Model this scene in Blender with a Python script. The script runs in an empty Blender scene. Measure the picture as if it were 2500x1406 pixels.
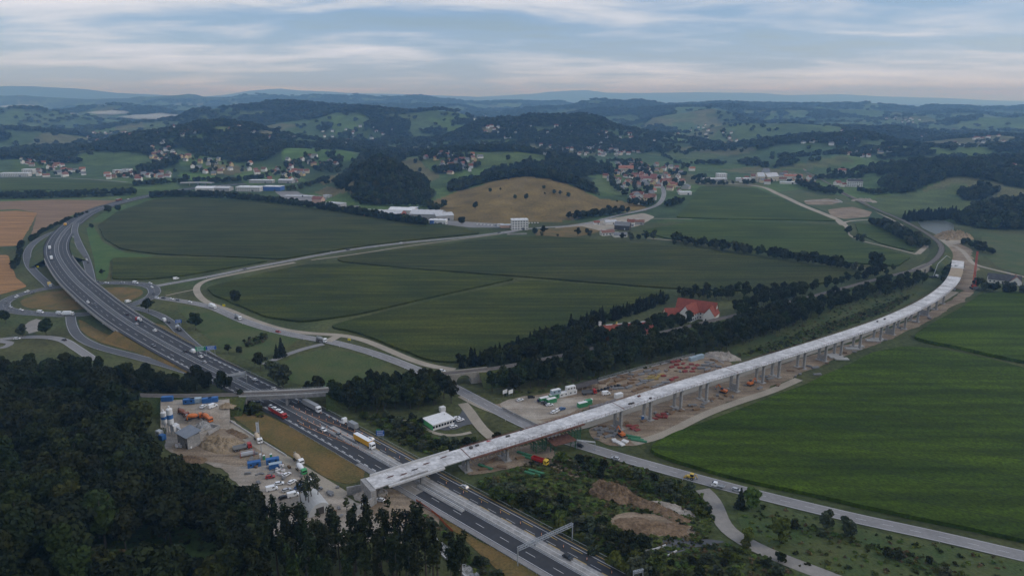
import bpy, bmesh, math, random
import numpy as np
from mathutils import Vector, Matrix
from mathutils.geometry import tessellate_polygon

SC = bpy.context.scene
COL = SC.collection
R = math.radians
random.seed(7)
RNG = np.random.default_rng(11)

# ------------------------------------------------------------------ camera
F = 1735.0            # focal length in pixels of the 2500 px wide photograph
H = 170.0             # flying height above the plain
PITCH = math.atan((703 - 240) / F)
cam_d = bpy.data.cameras.new('camera')
cam_d.sensor_width = 36.0
cam_d.lens = 36.0 * F / 2500.0
cam_d.clip_start = 1.0
cam_d.clip_end = 120000.0
cam = bpy.data.objects.new('camera', cam_d)
COL.objects.link(cam)
cam.location = (0, 0, H)
cam.rotation_euler = (math.pi / 2 - PITCH, 0, 0)
SC.camera = cam

# ------------------------------------------------------------------ light
SUN_EL, SUN_AZ = R(33), R(95)      # azimuth from +Y towards +X
sun_d = bpy.data.lights.new('sun', 'SUN')
sun_d.energy = 1.1
sun_d.angle = R(14)
sun_d.color = (1.0, 0.95, 0.88)
sun = bpy.data.objects.new('sun', sun_d)
COL.objects.link(sun)
sdir = Vector((math.cos(SUN_EL) * math.sin(SUN_AZ), math.cos(SUN_EL) * math.cos(SUN_AZ), math.sin(SUN_EL)))
sun.rotation_euler = (-sdir).to_track_quat('-Z', 'Y').to_euler()

world = bpy.data.worlds.new('World')
SC.world = world
world.use_nodes = True
wn, wl = world.node_tree.nodes, world.node_tree.links
wn.clear()
def wnode(t, **kw):
    n = wn.new(t)
    for k, v in kw.items():
        setattr(n, k, v)
    return n
def wmath(op, a, b=None, clamp=False):
    n = wn.new('ShaderNodeMath'); n.operation = op; n.use_clamp = clamp
    for i, v in enumerate((a, b)):
        if v is None: continue
        if isinstance(v, (int, float)): n.inputs[i].default_value = v
        else: wl.new(v, n.inputs[i])
    return n.outputs[0]
w_out = wnode('ShaderNodeOutputWorld')
w_bg = wnode('ShaderNodeBackground'); w_bg.inputs['Strength'].default_value = 0.1
wl.new(w_bg.outputs[0], w_out.inputs[0])
w_sky = wnode('ShaderNodeTexSky', sky_type='NISHITA')
w_sky.sun_disc = False
w_sky.sun_elevation = SUN_EL
w_sky.sun_rotation = SUN_AZ
w_sky.altitude = 400
w_sky.air_density = 1.0
w_sky.dust_density = 1.5
w_sky.ozone_density = 1.5
w_tc = wnode('ShaderNodeTexCoord')
w_sep = wnode('ShaderNodeSeparateXYZ'); wl.new(w_tc.outputs['Generated'], w_sep.inputs[0])
# a cloud sheet overhead: the direction meets a layer at a fixed height
zc = wmath('MAXIMUM', w_sep.outputs[2], 0.0)
zq = wmath('ADD', zc, 0.085)
u = wmath('DIVIDE', w_sep.outputs[0], zq)
v = wmath('DIVIDE', w_sep.outputs[1], zq)
w_cmb = wnode('ShaderNodeCombineXYZ'); wl.new(u, w_cmb.inputs[0]); wl.new(v, w_cmb.inputs[1])
def cloud_noise(sx, sy, rot, detail, rough, dist, off):
    mp = wnode('ShaderNodeMapping'); mp.inputs['Scale'].default_value = (sx, sy, 1); mp.inputs['Rotation'].default_value = (0, 0, rot)
    mp.inputs['Location'].default_value = off
    wl.new(w_cmb.outputs[0], mp.inputs[0])
    n = wnode('ShaderNodeTexNoise'); n.inputs['Scale'].default_value = 1; n.inputs['Detail'].default_value = detail
    n.inputs['Roughness'].default_value = rough; n.inputs['Distortion'].default_value = dist
    wl.new(mp.outputs[0], n.inputs[0])
    return n.outputs[0]
cn1 = cloud_noise(0.20, 0.34, 0.22, 7, 0.52, 0.3, (3.6, 7.9, 0))
cn2 = cloud_noise(0.75, 1.1, -0.3, 7, 0.55, 0.3, (9.2, 1.4, 2))
cn = wmath('ADD', wmath('MULTIPLY', cn1, 0.6), wmath('MULTIPLY', cn2, 0.4))
w_r = wnode('ShaderNodeValToRGB')
w_r.color_ramp.elements[0].position = 0.38; w_r.color_ramp.elements[0].color = (0.30, 0.30, 0.30, 1)
w_r.color_ramp.elements[1].position = 0.60; w_r.color_ramp.elements[1].color = (1, 1, 1, 1)
wl.new(cn, w_r.inputs[0])
# cloud colour: grey-blue undersides to pale, faintly warm tops
w_c = wnode('ShaderNodeValToRGB')
e = w_c.color_ramp.elements
e[0].position = 0.455; e[0].color = (0.25, 0.43, 0.74, 1)
e[1].position = 0.62; e[1].color = (0.76, 0.78, 0.85, 1)
e2 = e.new(0.525); e2.color = (0.60, 0.66, 0.78, 1)
wl.new(cn, w_c.inputs[0])
w_cs = wnode('ShaderNodeMixRGB', blend_type='MULTIPLY'); w_cs.inputs[0].default_value = 1.0
wl.new(w_c.outputs[0], w_cs.inputs[1]); w_cs.inputs[2].default_value = (12.2, 12.1, 12.2, 1)
# towards the horizon the layers close up
hz_f = wmath('SUBTRACT', 1.0, wmath('MULTIPLY', zc, 9.0), clamp=True)
msk = wmath('MAXIMUM', w_r.outputs[0], wmath('MULTIPLY', hz_f, 0.8))
w_pale = wnode('ShaderNodeMixRGB'); wl.new(wmath('MULTIPLY', hz_f, 0.6), w_pale.inputs[0])
wl.new(w_cs.outputs[0], w_pale.inputs[1]); w_pale.inputs[2].default_value = (6.5, 8.2, 12.0, 1)
w_mix = wnode('ShaderNodeMixRGB'); wl.new(msk, w_mix.inputs[0])
wl.new(w_sky.outputs[0], w_mix.inputs[1]); wl.new(w_pale.outputs[0], w_mix.inputs[2])
wl.new(w_mix.outputs[0], w_bg.inputs['Color'])

SC.render.engine = 'CYCLES'
SC.view_settings.view_transform = 'Standard'
SC.view_settings.look = 'None'
SC.view_settings.exposure = -0.1
SC.view_settings.gamma = 1.0
SC.view_settings.use_curve_mapping = False
SC.cycles.use_denoising = True
SC.cycles.max_bounces = 5
SC.cycles.diffuse_bounces = 2
SC.cycles.glossy_bounces = 2
SC.cycles.transmission_bounces = 2
SC.cycles.volume_bounces = 2
SC.cycles.caustics_reflective = False
SC.cycles.caustics_refractive = False

# ------------------------------------------------------------------ pixel <-> world
CP, SP = math.cos(PITCH), math.sin(PITCH)
def ray(px, py):
    uu = (px - 1250) / F; vv = (703 - py) / F
    return uu, CP + vv * SP, -SP + vv * CP
def G(px, py, z=0.0):
    d = ray(px, py); t = (z - H) / d[2]
    return (d[0] * t, d[1] * t, z)
def G2(p, z=0.0):
    a = G(p[0], p[1], z); return (a[0], a[1])

# ------------------------------------------------------------------ small noise library (numpy)
def _hash(ix, iy, s):
    n = (ix.astype(np.int64) * 374761393 + iy.astype(np.int64) * 668265263 + s * 974634777) & 0x7fffffff
    n = ((n ^ (n >> 13)) * 1274126177) & 0x7fffffff
    return ((n ^ (n >> 16)) & 0xffff) / 65535.0
def vnoise(x, y, s=0):
    ix = np.floor(x); iy = np.floor(y); fx = x - ix; fy = y - iy
    fx = fx * fx * (3 - 2 * fx); fy = fy * fy * (3 - 2 * fy)
    a = _hash(ix, iy, s); b = _hash(ix + 1, iy, s); c = _hash(ix, iy + 1, s); d = _hash(ix + 1, iy + 1, s)
    return (a + (b - a) * fx) * (1 - fy) + (c + (d - c) * fx) * fy
def fbm(x, y, lam, octv=4, s=0, rough=0.5):
    out = np.zeros_like(x, dtype=float); amp = 1.0; tot = 0; k = 1.0 / lam
    for i in range(octv):
        out += amp * (vnoise(x * k + 17.3 * i, y * k - 9.1 * i, s + i) * 2 - 1); tot += amp; amp *= rough; k *= 2.03
    return out / tot

# ------------------------------------------------------------------ terrain height
# ridge lines: crest pixels seen from the air, the distance the crest stands at, width towards us and away
HILLS = []
def hill(crest, D, Wf, Wb, D2=None, drop=0.0, rel=0.10, e=None):
    n = len(crest); xs, ys, zs = [], [], []
    if 1700 < D < 8000: Wf *= .74; Wb *= .74; rel *= 1.4
    for i, (px, py) in enumerate(crest):
        y = D + ((D2 if D2 is not None else D) - D) * i / max(1, n - 1)
        d = ray(px, py); t = y / d[1]
        xs.append(d[0] * t); ys.append(y); zs.append(max(1.0, H + d[2] * t - drop))
    e = e or Wf * 0.9
    xs = [xs[0] - e] + xs + [xs[-1] + e]; ys = [ys[0]] + ys + [ys[-1]]
    zs = [0.0] + zs + [0.0]
    HILLS.append((np.array(xs), np.array(ys), np.array(zs), Wf, Wb, rel))
TD = 13.0   # tree height taken off wooded crests
# far mountains
hill([(-300, 216), (0, 212), (40, 210), (110, 213), (200, 218), (260, 226), (380, 232), (480, 238)], 16000, 3000, 3000, rel=.03)
hill([(480, 238), (560, 232), (620, 222), (680, 217), (740, 222), (800, 224), (860, 228), (1000, 231), (1150, 236)], 20000, 3400, 3000, rel=.03)
hill([(1150, 238), (1300, 230), (1340, 225), (1430, 220), (1480, 227), (1560, 228), (1700, 226), (1850, 228), (1920, 233), (2050, 231), (2150, 236), (2300, 240)], 23000, 3600, 3000, rel=.03)
# blue ridges
hill([(-400, 240), (0, 238), (60, 236), (110, 235), (200, 240), (300, 238), (360, 245), (420, 238), (440, 234), (470, 240), (550, 240), (590, 233), (650, 236), (700, 236), (780, 233), (860, 234), (920, 241), (980, 238), (1000, 233), (1030, 233), (1060, 240), (1100, 242), (1150, 248), (1200, 246), (1260, 245), (1290, 247), (1320, 253), (1400, 262), (1440, 264)], 9000, 1500, 2200, drop=TD, rel=.05)
hill([(340, 262), (420, 258), (520, 262), (600, 258), (720, 262), (850, 260), (980, 262), (1100, 268), (1200, 272), (1300, 268)], 6800, 900, 1200, drop=TD, rel=.1)
hill([(1400, 264), (1450, 257), (1500, 252), (1550, 251), (1620, 256), (1700, 253), (1760, 247), (1840, 249), (1900, 250), (1960, 252), (2020, 254), (2080, 251), (2140, 249), (2180, 258), (2220, 262), (2280, 255), (2340, 257), (2400, 262), (2500, 257), (2700, 258)], 6200, 1300, 1800, drop=TD, rel=.06)
hill([(1420, 282), (1500, 272), (1560, 266), (1640, 270), (1760, 266), (1900, 272), (2050, 275), (2200, 280), (2400, 276), (2600, 280)], 5000, 800, 900, drop=TD)
# left distance
hill([(-250, 268), (-60, 262), (0, 261), (60, 263), (95, 263), (150, 273), (200, 281), (260, 300), (300, 309)], 4200, 700, 900, drop=TD)
hill([(120, 272), (220, 257), (280, 254), (350, 260), (430, 272), (480, 280)], 5600, 800, 900, drop=TD)
hill([(-200, 300), (0, 305), (60, 311), (130, 323), (200, 336), (250, 347)], 2800, 450, 600, drop=TD)
hill([(220, 316), (330, 297), (400, 290), (470, 277), (490, 268), (540, 264), (600, 266), (680, 264), (760, 271), (840, 277), (900, 282)], 3700, 650, 800, drop=TD)
hill([(740, 290), (830, 277), (885, 270), (900, 269), (940, 276), (1000, 278), (1060, 273), (1110, 277), (1160, 292), (1200, 304)], 3200, 600, 800, drop=TD)
# the church hill and its spurs
hill([(240, 352), (270, 346), (330, 322), (380, 319), (420, 316), (460, 303), (490, 296), (540, 294), (590, 301), (640, 314), (700, 329), (760, 339), (830, 349), (890, 360)], 2250, 620, 700, drop=8)
hill([(640, 372), (700, 358), (760, 360), (830, 364), (890, 374)], 1900, 300, 300, drop=2)
hill([(330, 400), (400, 384), (470, 380), (540, 392), (620, 405), (680, 420)], 1800, 320, 350, drop=2)
hill([(-200, 372), (0, 373), (100, 372), (180, 380), (260, 392), (330, 404)], 1950, 300, 400, drop=TD)
# village hill in the middle
hill([(1080, 336), (1130, 313), (1180, 291), (1230, 288), (1290, 282), (1350, 286), (1420, 281), (1470, 289), (1500, 306)], 2650, 650, 700, drop=8)
hill([(960, 390), (1000, 382), (1060, 374), (1150, 364), (1240, 364), (1320, 374), (1400, 388), (1460, 402)], 1800, 350, 420, drop=2)
# cone of woods and the dry meadow hill
hill([(830, 455), (860, 425), (895, 386), (925, 376), (960, 392), (1000, 430), (1040, 462)], 1330, 170, 240, drop=TD, rel=.04, e=70)
hill([(1080, 462), (1130, 440), (1200, 424), (1280, 410), (1340, 413), (1400, 428), (1450, 455), (1520, 486), (1560, 500)], 1390, 350, 160, D2=1300, drop=14, rel=.03, e=45)
hill([(760, 470), (800, 448), (850, 440)], 1420, 160, 200, drop=2)
# right-hand country
hill([(1560, 312), (1600, 288), (1680, 280), (1740, 277), (1790, 287), (1850, 300)], 3900, 600, 700, drop=TD)
hill([(1690, 326), (1760, 304), (1800, 294), (1860, 296), (1950, 299), (2020, 303), (2100, 312), (2200, 318)], 3000, 520, 600, drop=8)
hill([(1800, 354), (1880, 336), (1960, 327), (2050, 324), (2110, 318), (2150, 331), (2210, 344)], 2250, 380, 450, drop=TD)
hill([(2120, 295), (2200, 286), (2250, 287), (2310, 303)], 4200, 550, 600, drop=TD)
hill([(2300, 298), (2400, 282), (2480, 287), (2600, 284)], 3900, 550, 600, drop=TD)
hill([(2250, 345), (2350, 330), (2440, 322), (2520, 326), (2650, 320)], 2500, 400, 450, drop=TD)
hill([(2120, 372), (2200, 354), (2300, 360), (2400, 358), (2520, 356)], 2000, 300, 350, drop=2)
hill([(1850, 400), (1950, 384), (2050, 376), (2120, 386), (2180, 400)], 1850, 260, 300, drop=2)
hill([(2080, 432), (2180, 410), (2250, 398), (2310, 388), (2400, 392), (2500, 382), (2650, 378)], 1480, 330, 400, drop=12)
hill([(2330, 502), (2400, 490), (2500, 478), (2620, 470)], 1150, 130, 200, drop=16)
# wooded hill at our feet, lower left
HILLS.append((np.array([-420., -330, -250, -180, -120, -80]), np.array([200., 200, 190, 175, 165, 160]), np.array([34., 36, 34, 26, 10, 0]), 190., 108., .06))

def height(X, Y):
    X = np.asarray(X, float); Y = np.asarray(Y, float)
    acc = np.zeros_like(X); p = 8.0
    n1 = fbm(X, Y, 420, 4, 3); n2 = fbm(X, Y, 140, 4, 9)
    for xs, ys, zs, wf, wb, rel in HILLS:
        zc_ = np.interp(X, xs, zs); yc = np.interp(X, xs, ys)
        d = Y - yc
        uu = np.where(d < 0, -d / wf, d / wb)
        uu = np.clip(uu + 0.10 * n1 * np.clip(uu * 2, 0, 1), 0, 1)
        h = zc_ * (0.5 + 0.5 * np.cos(np.pi * uu))
        h = h * (1 + rel * n1 * 0.8 + rel * 0.5 * n2)
        acc += np.clip(h, 0, None) ** p
    out = acc ** (1 / p)
    far = np.clip((Y - 2600) / 2500, 0, 1)
    out = out + far * 34 * np.clip(n1 * 1.4 + 0.25, 0, 1) * np.clip(1 - out / 120, 0, 1)
    kn = np.clip((Y - 2500) / 1500, 0, 1) * np.clip((12500 - Y) / 2000, 0, 1)      # knolls and side valleys of the far hill country
    n3 = fbm(X, Y, 850, 3, 23, .55); out = out + kn * np.clip(n3 * 95 + 6, 0, 48) * np.clip(.35 + out / 110, 0, 1)
    return np.where(out < 0.4, out * 0.0, out - 0.4) - 0.06
def hz1(x, y):
    return float(height(np.array([x]), np.array([y]))[0])
_TT = np.geomspace(120, 24000, 720)
def T(px, py):
    d = ray(px, py); L = math.hypot(d[0], d[1])
    t = _TT / L
    zz = H + d[2] * t; hh = height(d[0] * t, d[1] * t)
    idx = np.argmax(zz < hh)
    if idx == 0:
        if d[2] >= 0: return None
        return G(px, py)
    t0, t1 = t[idx - 1], t[idx]
    tt = np.linspace(t0, t1, 12)
    k = np.argmax(H + d[2] * tt < height(d[0] * tt, d[1] * tt))
    tm = tt[k]
    x, y = d[0] * tm, d[1] * tm
    return (x, y, hz1(x, y))

# ------------------------------------------------------------------ helpers: objects
def tag(o, label=None, cat=None, group=None, kind=None):
    if label: o['label'] = label
    if cat: o['category'] = cat
    if group: o['group'] = group
    if kind: o['kind'] = kind
    return o
def empty(name, loc=(0, 0, 0), rz=0.0):
    o = bpy.data.objects.new(name, None); COL.objects.link(o)
    o.empty_display_size = 0.5
    o.location = loc; o.rotation_euler = (0, 0, rz)
    return o
def thing(name, label, cat, loc=(0, 0, 0), rz=0.0, group=None):
    return tag(empty(name, loc, rz), label, cat, group)
def meshobj(name, me, parent=None, loc=(0, 0, 0), rz=0.0):
    o = bpy.data.objects.new(name, me); COL.objects.link(o)
    o.location = loc; o.rotation_euler = (0, 0, rz)
    if parent is not None: o.parent = parent
    return o
KIDS = {}
def kids(o):
    return [c for c in bpy.data.objects if c.parent == o] if o.name not in KIDS else KIDS[o.name]
def freeze(root):                       # remember a prototype's tree for quick copying
    allo = list(bpy.data.objects)
    def rec(o):
        KIDS[o.name] = [c for c in allo if c.parent == o]
        for c in KIDS[o.name]: rec(c)
    rec(root); return root
def copy_tree(o, parent=None):
    c = o.copy(); COL.objects.link(c)
    if parent is not None: c.parent = parent
    for ch in KIDS.get(o.name, []): copy_tree(ch, c)
    return c
class Proto:
    """the first placing moves the prototype itself, later ones copy it"""
    def __init__(self, root): self.root = freeze(root); self.used = False
    def put(self, loc, rz=0.0, scale=None, label=None, group=None, cat=None):
        if not self.used: o = self.root; self.used = True
        else: o = copy_tree(self.root)
        o.location = loc; o.rotation_euler = (0, 0, rz)
        if scale is not None: o.scale = scale if isinstance(scale, (tuple, list)) else (scale,) * 3
        tag(o, label, cat, group)
        return o
    def drop(self):
        if not self.used:
            def rec(o):
                for c in KIDS.get(o.name, []): rec(c)
                bpy.data.objects.remove(o)
            rec(self.root)

class MB:
    """collects shapes; build() links them as one mesh object"""
    def __init__(self): self.v = []; self.f = []; self.m = []
    def add(self, vs, fs, m=0):
        o = len(self.v); self.v += [tuple(p) for p in vs]
        self.f += [tuple(i + o for i in q) for q in fs]; self.m += [m] * len(fs); return self
    def box(self, c, s, rz=0.0, m=0, taper=1.0, tx=0.0):
        x, y, z = s[0] / 2, s[1] / 2, s[2] / 2; cr, sr = math.cos(rz), math.sin(rz); vs = []
        for k, (dx, dy, dz) in enumerate([(-x, -y, -z), (x, -y, -z), (x, y, -z), (-x, y, -z), (-x, -y, z), (x, -y, z), (x, y, z), (-x, y, z)]):
            if k > 3: dx = dx * taper + tx; dy *= taper
            vs.append((c[0] + dx * cr - dy * sr, c[1] + dx * sr + dy * cr, c[2] + dz))
        return self.add(vs, [(0, 3, 2, 1), (4, 5, 6, 7), (0, 1, 5, 4), (1, 2, 6, 5), (2, 3, 7, 6), (3, 0, 4, 7)], m)
    def bar(self, a, b, w, h=None, m=0):
        a = Vector(a); b = Vector(b); h = h or w; d = (b - a).normalized()
        up = Vector((0, 0, 1)) if abs(d.z) < 0.95 else Vector((1, 0, 0))
        s = d.cross(up).normalized() * w / 2; t = s.normalized().cross(d).normalized() * h / 2
        vs = [a - s - t, a + s - t, a + s + t, a - s + t, b - s - t, b + s - t, b + s + t, b - s + t]
        return self.add(vs, [(0, 3, 2, 1), (4, 5, 6, 7), (0, 1, 5, 4), (1, 2, 6, 5), (2, 3, 7, 6), (3, 0, 4, 7)], m)
    def cyl(self, a, b, r0, r1=None, n=8, m=0):
        a = Vector(a); b = Vector(b); r1 = r0 if r1 is None else r1; d = (b - a).normalized()
        up = Vector((0, 0, 1)) if abs(d.z) < 0.95 else Vector((1, 0, 0))
        s = d.cross(up).normalized(); t = s.cross(d).normalized(); vs = []
        for c, r in ((a, r0), (b, r1)):
            for k in range(n):
                an = 2 * math.pi * k / n; vs.append(c + s * (r * math.cos(an)) + t * (r * math.sin(an)))
        fs = [(k, (k + 1) % n, n + (k + 1) % n, n + k) for k in range(n)]
        fs += [tuple(range(n - 1, -1, -1)), tuple(range(n, 2 * n))]
        return self.add(vs, fs, m)
    def prism(self, prof, y0, y1, m=0):          # profile in x,z run along y
        n = len(prof); vs = [(x, y0, z) for x, z in prof] + [(x, y1, z) for x, z in prof]
        fs = [(k, (k + 1) % n, n + (k + 1) % n, n + k) for k in range(n)]
        fs += [tuple(range(n - 1, -1, -1)), tuple(range(n, 2 * n))]
        return self.add(vs, fs, m)
    def lathe(self, rings, n=10, m=0, o=(0, 0, 0)):   # rings of (r, z)
        vs = []; fs = []
        for r, z in rings:
            for k in range(n):
                an = 2 * math.pi * k / n; vs.append((o[0] + r * math.cos(an), o[1] + r * math.sin(an), o[2] + z))
        for i in range(len(rings) - 1):
            for k in range(n):
                fs.append((i * n + k, i * n + (k + 1) % n, (i + 1) * n + (k + 1) % n, (i + 1) * n + k))
        fs += [tuple(range(n - 1, -1, -1)), tuple(range((len(rings) - 1) * n, len(rings) * n))]
        return self.add(vs, fs, m)
    def mesh(self, name, *mats):
        me = bpy.data.meshes.new(name); me.from_pydata(self.v, [], self.f)
        for mt in mats: me.materials.append(mt)
        if len(mats) > 1: me.polygons.foreach_set('material_index', np.array(self.m, dtype=np.int32))
        me.update(); return me
    def build(self, name, mats, parent=None, loc=(0, 0, 0), rz=0.0):
        if not isinstance(mats, (list, tuple)): mats = [mats]
        return meshobj(name, self.mesh(name, *mats), parent, loc, rz)

# ------------------------------------------------------------------ helpers: materials
MATS = {}
def mat(name, c, c2=None, scale=0.2, detail=5, rough=0.85, bump=0.0, bscale=None, spec=0.25, metal=0.0, lo=0.35, hi=0.65, stretch=None, rot=0.0, fine=None, rand=0.0, coord='Object', emit=None, streak=None):
    if name in MATS: return MATS[name]
    m = bpy.data.materials.new(name); m.use_nodes = True; nt = m.node_tree; N, L = nt.nodes, nt.links
    b = N['Principled BSDF']
    b.inputs['Roughness'].default_value = rough
    b.inputs['Specular IOR Level'].default_value = spec
    b.inputs['Metallic'].default_value = metal
    col = None
    tc = N.new('ShaderNodeTexCoord'); src = tc.outputs[coord]
    if stretch or rot:
        mp = N.new('ShaderNodeMapping'); mp.inputs['Rotation'].default_value = (0, 0, rot)
        if stretch: mp.inputs['Scale'].default_value = stretch
        L.new(src, mp.inputs[0]); src2 = mp.outputs[0]
    else: src2 = src
    if c2 is not None:
        n = N.new('ShaderNodeTexNoise'); n.inputs['Scale'].default_value = scale; n.inputs['Detail'].default_value = detail
        n.inputs['Roughness'].default_value = 0.6
        L.new(src2, n.inputs[0])
        rp = N.new('ShaderNodeValToRGB'); rp.color_ramp.elements[0].position = lo; rp.color_ramp.elements[1].position = hi
        rp.color_ramp.elements[0].color = (*c, 1); rp.color_ramp.elements[1].color = (*c2, 1)
        L.new(n.outputs[0], rp.inputs[0]); col = rp.outputs[0]
    if fine:                                 # (scale, amount) small-scale mottling
        n2 = N.new('ShaderNodeTexNoise'); n2.inputs['Scale'].default_value = fine[0]; n2.inputs['Detail'].default_value = 3
        L.new(src, n2.inputs[0])
        mr = N.new('ShaderNodeMapRange'); mr.inputs[1].default_value = 0.3; mr.inputs[2].default_value = 0.7
        mr.inputs[3].default_value = 1 - fine[1]; mr.inputs[4].default_value = 1 + fine[1]
        L.new(n2.outputs[0], mr.inputs[0])
        mx = N.new('ShaderNodeMixRGB'); mx.blend_type = 'MULTIPLY'; mx.inputs[0].default_value = 1
        if col is None: mx.inputs[1].default_value = (*c, 1)
        else: L.new(col, mx.inputs[1])
        L.new(mr.outputs[0], mx.inputs[2]); col = mx.outputs[0]
    if streak:                               # (scale, amount, rot): long thin streaks along the drill rows
        mp = N.new('ShaderNodeMapping'); mp.inputs['Rotation'].default_value = (0, 0, streak[2]); mp.inputs['Scale'].default_value = (.07, 1, 1); L.new(src, mp.inputs[0])
        n3 = N.new('ShaderNodeTexNoise'); n3.inputs['Scale'].default_value = streak[0]; n3.inputs['Detail'].default_value = 4; L.new(mp.outputs[0], n3.inputs[0])
        mr = N.new('ShaderNodeMapRange'); mr.inputs[1].default_value = .36; mr.inputs[2].default_value = .64; mr.inputs[3].default_value = 1 - streak[1]; mr.inputs[4].default_value = 1 + streak[1]
        L.new(n3.outputs[0], mr.inputs[0]); mx = N.new('ShaderNodeMixRGB'); mx.blend_type = 'MULTIPLY'; mx.inputs[0].default_value = 1
        L.new(col, mx.inputs[1]); L.new(mr.outputs[0], mx.inputs[2]); col = mx.outputs[0]
    if rand:
        oi = N.new('ShaderNodeObjectInfo')
        hs = N.new('ShaderNodeHueSaturation')
        mr = N.new('ShaderNodeMapRange'); mr.inputs[3].default_value = 1 - rand; mr.inputs[4].default_value = 1 + rand
        L.new(oi.outputs['Random'], mr.inputs[0]); L.new(mr.outputs[0], hs.inputs['Value'])
        ml = N.new('ShaderNodeMath'); ml.operation = 'MULTIPLY'; ml.inputs[1].default_value = 7.31
        fr = N.new('ShaderNodeMath'); fr.operation = 'FRACT'
        L.new(oi.outputs['Random'], ml.inputs[0]); L.new(ml.outputs[0], fr.inputs[0])
        mh = N.new('ShaderNodeMapRange'); mh.inputs[3].default_value = 0.5 - 0.045; mh.inputs[4].default_value = 0.5 + 0.025
        L.new(fr.outputs[0], mh.inputs[0]); L.new(mh.outputs[0], hs.inputs['Hue'])
        if col is None: hs.inputs['Color'].default_value = (*c, 1)
        else: L.new(col, hs.inputs['Color'])
        col = hs.outputs[0]
    if col is None: b.inputs['Base Color'].default_value = (*c, 1)
    else: L.new(col, b.inputs['Base Color'])
    if bump:
        nb = N.new('ShaderNodeTexNoise'); nb.inputs['Scale'].default_value = bscale or scale * 6; nb.inputs['Detail'].default_value = 4
        L.new(src, nb.inputs[0])
        bp = N.new('ShaderNodeBump'); bp.inputs['Strength'].default_value = 1.0; bp.inputs['Distance'].default_value = bump
        L.new(nb.outputs[0], bp.inputs['Height']); L.new(bp.outputs[0], b.inputs['Normal'])
    if emit:
        b.inputs['Emission Color'].default_value = (*c, 1); b.inputs['Emission Strength'].default_value = emit
    MATS[name] = m
    return m

# ------------------------------------------------------------------ helpers: lines and areas
def spline(pts, step=5.0, closed=False):
    P = np.array([(p[0], p[1], p[2] if len(p) > 2 else 0.0) for p in pts], float)
    n = len(P)
    if n == 2 and not closed:
        k = max(2, int(np.linalg.norm(P[1] - P[0]) / step)); t = np.linspace(0, 1, k)[:, None]; return P[0] * (1 - t) + P[1] * t
    if closed: Q = np.vstack([P[-1], P, P[0], P[1]])
    else: Q = np.vstack([2 * P[0] - P[1], P, 2 * P[-1] - P[-2]])
    out = []
    for i in range(1, len(Q) - 2):
        p0, p1, p2, p3 = Q[i - 1], Q[i], Q[i + 1], Q[i + 2]
        # centripetal parametrisation keeps bends free of loops
        d1 = max(1e-3, np.linalg.norm((p1 - p0)[:2])) ** 0.5; d2 = max(1e-3, np.linalg.norm((p2 - p1)[:2])) ** 0.5; d3 = max(1e-3, np.linalg.norm((p3 - p2)[:2])) ** 0.5
        m1 = ((p1 - p0) / d1 - (p2 - p0) / (d1 + d2) + (p2 - p1) / d2) * d2
        m2 = ((p2 - p1) / d2 - (p3 - p1) / (d2 + d3) + (p3 - p2) / d3) * d2
        k = max(2, int(np.linalg.norm(p2 - p1) / step))
        for j in range(k):
            t = j / k
            out.append(p1 * (2 * t**3 - 3 * t**2 + 1) + m1 * (t**3 - 2 * t**2 + t) + p2 * (-2 * t**3 + 3 * t**2) + m2 * (t**3 - t**2))
    if not closed: out.append(Q[-2])
    return np.array(out)
def smooth(P, it=3):
    P = P.copy()
    for _ in range(it): P[1:-1] = (P[:-2] + 2 * P[1:-1] + P[2:]) / 4
    return P
def pxpath(pts, step=5.0, z=0.0, sm=3):
    W = []
    for p in pts:
        zz = p[2] if len(p) > 2 else z
        W.append(G(p[0], p[1], zz))
    return smooth(spline(W, step), sm)
def normals(P):
    d = np.zeros_like(P); d[1:-1] = P[2:] - P[:-2]; d[0] = P[1] - P[0]; d[-1] = P[-1] - P[-2]
    d = d[:, :2] / np.maximum(1e-6, np.linalg.norm(d[:, :2], axis=1))[:, None]
    return np.stack([-d[:, 1], d[:, 0], np.zeros(len(d))], 1)
def arclen(P):
    return np.concatenate([[0], np.cumsum(np.linalg.norm(np.diff(P[:, :2], axis=0), axis=1))])
def offset(P, o, dz=0.0):
    Q = P + normals(P) * o; Q[:, 2] += dz; return Q
def strip_faces(mb, A, B, m=0):
    o = len(mb.v); n = len(A)
    for a, b in zip(A, B): mb.v.append(tuple(a)); mb.v.append(tuple(b))
    for i in range(n - 1): mb.f.append((o + 2 * i, o + 2 * i + 1, o + 2 * i + 3, o + 2 * i + 2)); mb.m.append(m)
def ribbon(mb, P, o1, o2, dz=0.0, m=0):
    strip_faces(mb, offset(P, max(o1, o2), dz), offset(P, min(o1, o2), dz), m)
def wall(mb, P, o, z0, z1, th=0.15, m=0):
    a = offset(P, o + th / 2); b = offset(P, o - th / 2)
    A0 = a + [0, 0, z0]; A1 = a + [0, 0, z1]; B0 = b + [0, 0, z0]; B1 = b + [0, 0, z1]
    strip_faces(mb, A1, B1, m); strip_faces(mb, A0, A1, m); strip_faces(mb, B1, B0, m); strip_faces(mb, B0, A0, m)
    for i in (0, len(P) - 1): mb.add([A0[i], A1[i], B1[i], B0[i]], [(0, 1, 2, 3)], m)
def sub(P, s0, s1, n=None):
    s = arclen(P); s0 = max(0, s0); s1 = min(s[-1], s1)
    n = n or max(2, int((s1 - s0) / 4) + 1); q = np.linspace(s0, s1, n)
    return np.stack([np.interp(q, s, P[:, k]) for k in range(3)], 1)
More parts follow.
